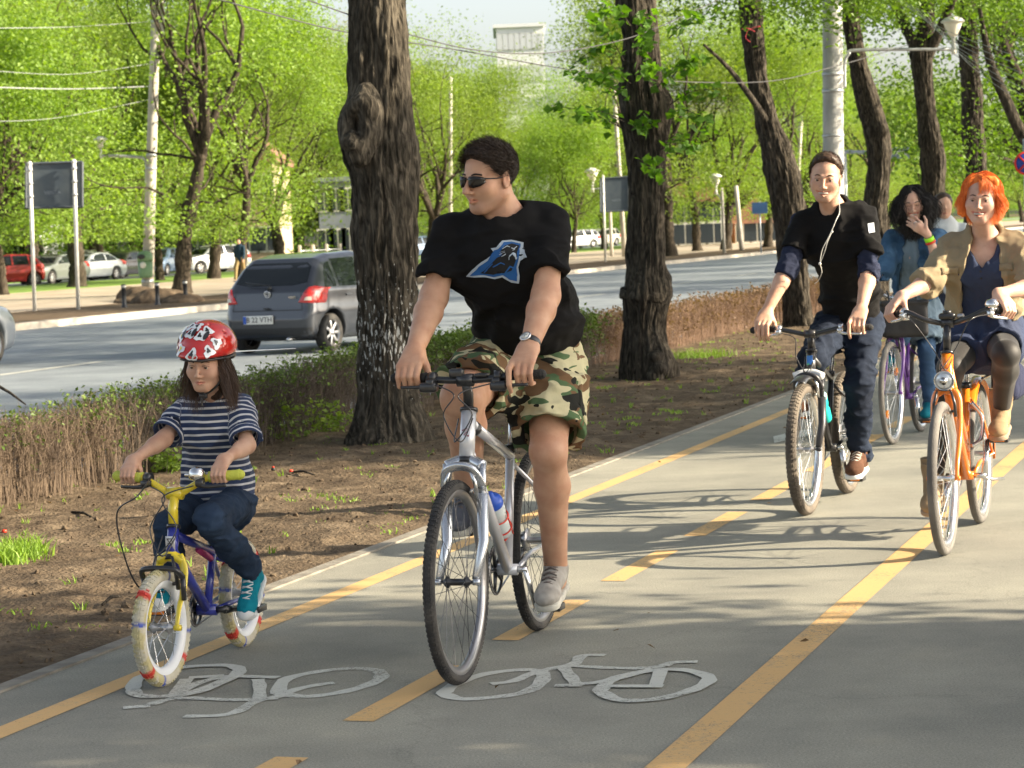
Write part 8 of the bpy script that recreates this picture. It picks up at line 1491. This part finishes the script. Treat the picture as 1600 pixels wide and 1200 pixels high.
# ---------------------------------------------------------------- laughing woman with black curls
f4 = np.array(B4.f); r4 = np.array(B4.r)
F = Fr.look(PX(1427, 318, 16.5), (-.20, -.96, -.22), (-.06, 0, 1), .225)
pel, wai, che, nb = PX(1432, 490, 16.9), PX(1430, 450, 16.8), PX(1427, 400, 16.66), PX(1428, 362, 16.62)
shR, shL = PX(1394, 372, 16.68), PX(1464, 372, 16.6); elR, elL = PX(1384, 420, 16.5), PX(1466, 408, 16.32)
hipR, hipL = PX(1418, 495, 16.95), PX(1448, 495, 16.9); knR, knL = PX(1408, 528, 16.45), PX(1447, 548, 16.55)
bR, bL = np.array(A4['pR']), np.array(A4['pL']); fwR = f4 - UP * .1; anR, anL = ankle(bR, fwR, UP, .92, .10), ankle(bL, fwR, UP, .92, .10); W_L = PX(1449, 366, 16.28)
S = SDF(); W_R = hand(S, A4['gR'], -np.array(A4['gdR']), f4, UP, .9); arm(S, shR, elR, W_R, .82); arm(S, shL, elL, W_L, .80)
kn = [PX(1438, 347, 16.27), PX(1434, 351, 16.26), PX(1431, 355, 16.27), PX(1430, 359, 16.28)]; tp = [PX(1423, 336, 16.33), PX(1419, 341, 16.33), PX(1417, 346, 16.33), PX(1417, 351, 16.33)]
for a, t in zip(kn, tp): S.cone(W_L, a, .020, .013, k=.015); m_ = (a + t) / 2 + v3(0, -.012, .004); S.cone(a, m_, .0105, .0095, k=.002); S.cone(m_, t, .0095, .0075, k=.002)
th = [PX(1447, 355, 16.26), PX(1447, 344, 16.27), PX(1444, 338, 16.29)]; S.cone(W_L, th[0], .018, .013, k=.012); S.cone(th[0], th[1], .012, .010, k=.003); S.cone(th[1], th[2], .010, .008, k=.002)
print('cur arm', blen(shR, elR, W_R), blen(shL, elL, W_L), 'leg', blen(hipR, knR, anR), blen(hipL, knL, anL))
for a, b_, ra, rb in ((pel, wai, .13, .11), (wai, che, .11, .125), (che, nb, .12, .06)): S.cone(a, b_, ra, rb, k=.05, side=r4, flat=.72)
S.cone(nb, F.w((0, -.06, -.2)), .048, .046, k=.035); leg(S, hipR, knR, anR, .62, back=-f4); leg(S, hipL, knL, anL, .62, back=-f4); head_sdf(S, F, fem=1, smile=1, ears=False)
lw_, org = mk('laughing woman with black curls and denim jacket covering her mouth with one hand', B4.o, SK3, S, .0058, F, face_col(F, smile=1, lip=(.75, .35, .38), cheeks=.35)); eyes(F, lw_, org, H_bk, closed=True, brow_r=.010); teeth(F, lw_, org)
b = MB(); wd = unit(W_L - elL); b.lathe(W_L - wd * .035, [(.031, -.014), (.034, -.014), (.034, .014), (.031, .014)], wd, 24, caps=False); b.build('wristband', mat('wristband_lime', (.35, .85, .02), .4), lw_, origin=org); b = MB(); b.lathe(W_L - wd * .058, [(.032, -.008), (.035, -.008), (.035, .008), (.032, .008)], wd, 20, caps=False); b.build('bracelet', M_red, lw_, origin=org)
b = MB(); rgd = unit(tp[1] - kn[1]); b.lathe(kn[1] + (tp[1] - kn[1]) * .25 + v3(0, -.004, 0), [(.0115, -.003), (.013, -.003), (.013, .003), (.0115, .003)], rgd, 16, caps=False); b.build('ring', M_alu, lw_, origin=org)
hm = SDF(); hm.ell((0, -.09, .15), (.385, .43, .40), F, .03)
for sg in (-1, 1): hm.cone((sg * .34, -.10, .05), (sg * .50, -.12, -.42), .13, .17, k=.12, fr=F); hm.cone((sg * .5, -.2, -.3), (sg * .58, -.2, -.40), .14, .11, k=.12, fr=F)
hm.cone((0, -.34, .0), (0, -.36, -.6), .25, .25, k=.1, fr=F); hm.plane(F.w((0, .24, .30)), F.d((0, .93, -.15)), k=.02); hm.ell((.0, .30, -.10), (.255, .34, .43), F, .03, 'sub'); wrink(hm, .03, 22, 2)
hr = sdf_obj('hair', hm, .008, H_bk, lw_, org); rg = np.random.default_rng(10); rt, dr, ql = scalp(rg, 2600, F, lambda q: (q[:, 1] < .22) & (q[:, 2] > -.3) & (np.abs(q[:, 0]) + (q[:, 1] < .0) + (q[:, 2] > .38) > .26), (0, -.09, .15), (.385, .43, .40))
lat = np.sign((rt - F.o) @ F.M[0])[:, None] * F.M[0]; tg = -UP + dr * dr[:, 2:3] + lat * 1.5 * np.clip(dr[:, 2:3] + .2, 0, 1); strands('hair_strands', rt, tg + dr * .1 + rg.normal(size=rt.shape) * .12, 17, .014, lambda P, V, i: V * .85 - UP * .16 + lat * (.05 if i < 9 else -.02) + rg.normal(size=V.shape) * .10 + (np.stack([np.sin(i * 1.3 + P[:, 2] * 50), np.cos(i * 1.2 + P[:, 0] * 50), P[:, 0] * 0], 1) * (.32 if i > 4 else .05)), .0019, H_bk, hr, org, keep=keep_out(F, (0, -.09, .15), (.39, .435, .405), 1.10, .25))
M_dn = cloth('denim_jacket', (.06, .13, .23), (.035, .08, .15), 7); J = SDF(); J.cone(pel + UP * .10, wai, .145, .142, k=.05, side=r4, flat=.82); J.cone(wai, che, .142, .15, k=.05, side=r4, flat=.82); J.cone(che, nb - UP * .03, .15, .082, k=.06, side=r4, flat=.80); J.cone(nb - UP * .02, shR * .88 + nb * .12, .046, .052, k=.04); J.cone(nb - UP * .02, shL * .88 + nb * .12, .046, .052, k=.04)
J.cone(shR, elR, .060, .055, k=.04); J.sleeve(elR, elR + (W_R - elR) * .5, .055, .052, k=.03); J.sleeve(shL, elL + (elL - shL) * .05, .060, .060, k=.04); J.disp(lambda P: (np.abs(fbm(P * np.array([1, 1, 1.5]), 11, 5, 3)) - .2) * .022); crease(J, .018, 6, 5); J.plane(pel + UP * .10, -UP)
ax4 = lambda P: P - nb - (pel - nb) * np.clip(-((P - nb) @ UP) / (nb[2] - pel[2]), 0, 1)[:, None]
J.func(lambda P: np.maximum(np.abs(ax4(P) @ r4) - .035 - .07 * np.clip(-((P - nb) @ UP) / .4, 0, 1), -(ax4(P) @ f4)) * .85, nb - .6, nb + .3, .008, 'sub'); sdf_obj('jacket', J, .008, M_dn, lw_, org)
T = SDF(); T.cone(wai, che, .128, .133, k=.05, side=r4, flat=.80); T.cone(che, nb - UP * .05, .13, .07, k=.05, side=r4, flat=.75); T.cone(pel, wai, .155, .13, k=.05, side=r4, flat=.85)
for h_, kn_ in ((hipR, knR), (hipL, knL)): T.sleeve(h_, h_ + (kn_ - h_) * .7, .105, .108, k=.12, n=-UP + (kn_ - h_), depth=.06, th=.02)
T.disp(lambda P: (np.abs(fbm(P * np.array([2, 2, .5]), 9, 5, 3)) - .2) * .03); sdf_obj('dress', T, .008, cloth('dress_pale_blue', (.20, .27, .33), (.14, .20, .25), 5), lw_, org)
jeans(lw_, org, pel, ((hipR, knR, anR), (hipL, knL, anL)), r4, cloth('jeans_mid', (.05, .10, .19), (.035, .07, .13), 5), h=.008, sc_=.72, flare=.046, k0=.13, name='leggings', amp=.014)
M_tl = cloth('shoe_teal', (.01, .16, .22)); shoe(lw_, org, bL, fwR, UP, M_tl, M_blk, .92, 0, h=.007); shoe(lw_, org, bR, fwR, UP, M_tl, M_blk, .92, 0, h=.007)
# black bag hanging from her handlebar
c = PX(1412, 500, 16.12); Fb = Fr(c, X=(1, 0, 0), Y=(0, 1, 0)); D = SDF(); D.box((0, 0, 0), (.155, .07, .115), .03, Fb); wrink(D, .012, 9, 6); D.box((0, -.0, .118), (.16, .075, .012), .01, Fb); bo = v3(c[0], c[1], 0); bag = sdf_obj('handlebar_bag', D, .009, mat('bag_black', (.015, .015, .017), .5), None, bo, loc=tuple(bo)); tag(bag, 'boxy black bag hanging in front of the purple bikes handlebar', 'bag')
for sg in (-1, 1): b = MB(); b.tube(smooth_curve([Fb.w((sg * .09, 0, .12)), Fb.w((sg * .09, .05, .17)), Fb.w((sg * .09, .10, .19))], 4), .008, 6); b.build('strap', M_blk, bag, origin=bo)
b = MB(); b.box(Fb.w((0, -.074, .02)), (.05, .01, .04), (1, 0, 0), (0, 1, 0), .003); b.build('buckle', M_alu, bag, origin=bo)
# ---------------------------------------------------------------- rider hidden behind her, and a walker on the far pavement
def simple_person(label, X, Y, hgt, top_m, bot_m, hair_m, sk, stride=.25, face=(0, -1, 0), wide=1.0, group=None, seated=False, z0=0.0, h=.014):
    k = hgt / 1.75; fd = unit(v3(*face)); rd = np.cross(fd, UP); o = v3(X, Y, 0); q = lambda f, r, z_: o + fd * f * k + rd * r * k + UP * (z_ * k + z0); F = Fr.look(q(.03, 0, 1.62), fd, UP, .23 * k); S = SDF()
    S.cone(q(0, 0, .95), q(.0, 0, 1.42), .13 * k, .12 * k, k=.05, side=rd, flat=.65); S.cone(q(0, 0, 1.4), q(.02, 0, 1.56), .05 * k, .05 * k); head_sdf(S, F)
    ft = [(stride, .09), (-stride, -.09)]
    for f, r_ in ft: S.cone(q(0, r_, .92), q(f * .6 + .05, r_, .5), .085 * k, .06 * k, k=.03); S.cone(q(f * .6 + .05, r_, .5), q(f, r_, .09), .055 * k, .04 * k, k=.02); S.cone(q(f - .03, r_, .04), q(f + .14, r_, .035), .038 * k, .03 * k, k=.02)
    for f, r_ in ((-stride * .5, .2), (stride * .5, -.2)): S.cone(q(0, r_ * .95, 1.40), q(f * .4, r_ * 1.15, 1.12), .05 * k, .042 * k); S.cone(q(f * .4, r_ * 1.15, 1.12), q(f + .05, r_ * 1.15, .86), .04 * k, .03 * k); S.cone(q(f + .05, r_ * 1.15, .86), q(f + .07, r_ * 1.12, .77), .036 * k, .025 * k)
    p = sdf_obj('person', S, h, sk, None, o, color=face_col(F), loc=tuple(o)); tag(p, label, 'person', group)
    T = SDF(); T.cone(q(0, 0, .92), q(0, 0, 1.40), .165 * k, .15 * k, k=.06, side=rd, flat=.7)
    for f, r_ in ((-stride * .5, .2), (stride * .5, -.2)): T.cone(q(0, r_ * .9, 1.40), q(f * .4, r_ * 1.15, 1.12), .062 * k, .055 * k, k=.04); T.cone(q(f * .4, r_ * 1.15, 1.12), q(f + .04, r_ * 1.15, .9), .053 * k, .045 * k, k=.02)
    wrink(T, .02, 8, 3); sdf_obj('jacket', T, h, top_m, p, o); L_ = SDF()
    for f, r_ in ft: L_.cone(q(0, r_, .92), q(f * .6 + .05, r_, .5), .10 * k, .075 * k, k=.05); L_.cone(q(f * .6 + .05, r_, .5), q(f, r_, .12), .07 * k, .06 * k, k=.02)
    sdf_obj('trousers', L_, h, bot_m, p, o); E = SDF()
    for f, r_ in ft: E.cone(q(f - .04, r_, .035), q(f + .15, r_, .03), .048 * k, .04 * k, k=.02, side=rd, flat=.8)
    sdf_obj('shoes', E, h, M_blk, p, o); H_ = SDF(); H_.ell((0, -.10, .18), (.37, .43, .37), F, .02); H_.plane(F.w((0, .25, .28)), F.d((0, .80, -.50))); wrink(H_, .015, 30, 3); sdf_obj('hair', H_, h * .7, hair_m, p, o); return p
c = at(1474, 345, 21.5); simple_person('person in white top mostly hidden behind the laughing woman, only shoulder and hair showing', c.x, c.y, 1.70, cloth('top_white', (.62, .66, .68)), M_jd, H_br, SK2, group='people cycling along the path', z0=-.0, stride=.12)
c = base_at(384, -41); simple_person('distant walker in dark blue jacket beside the leaning tree on the left pavement', c.x, c.y, 1.75, cloth('jacket_teal', (.02, .045, .07)), cloth('trousers_khaki', (.25, .19, .09)), H_bk, SK2, face=(U.x * -1, U.y * -1, 0), h=.022, stride=.3)
print('objects', len(bpy.data.objects))
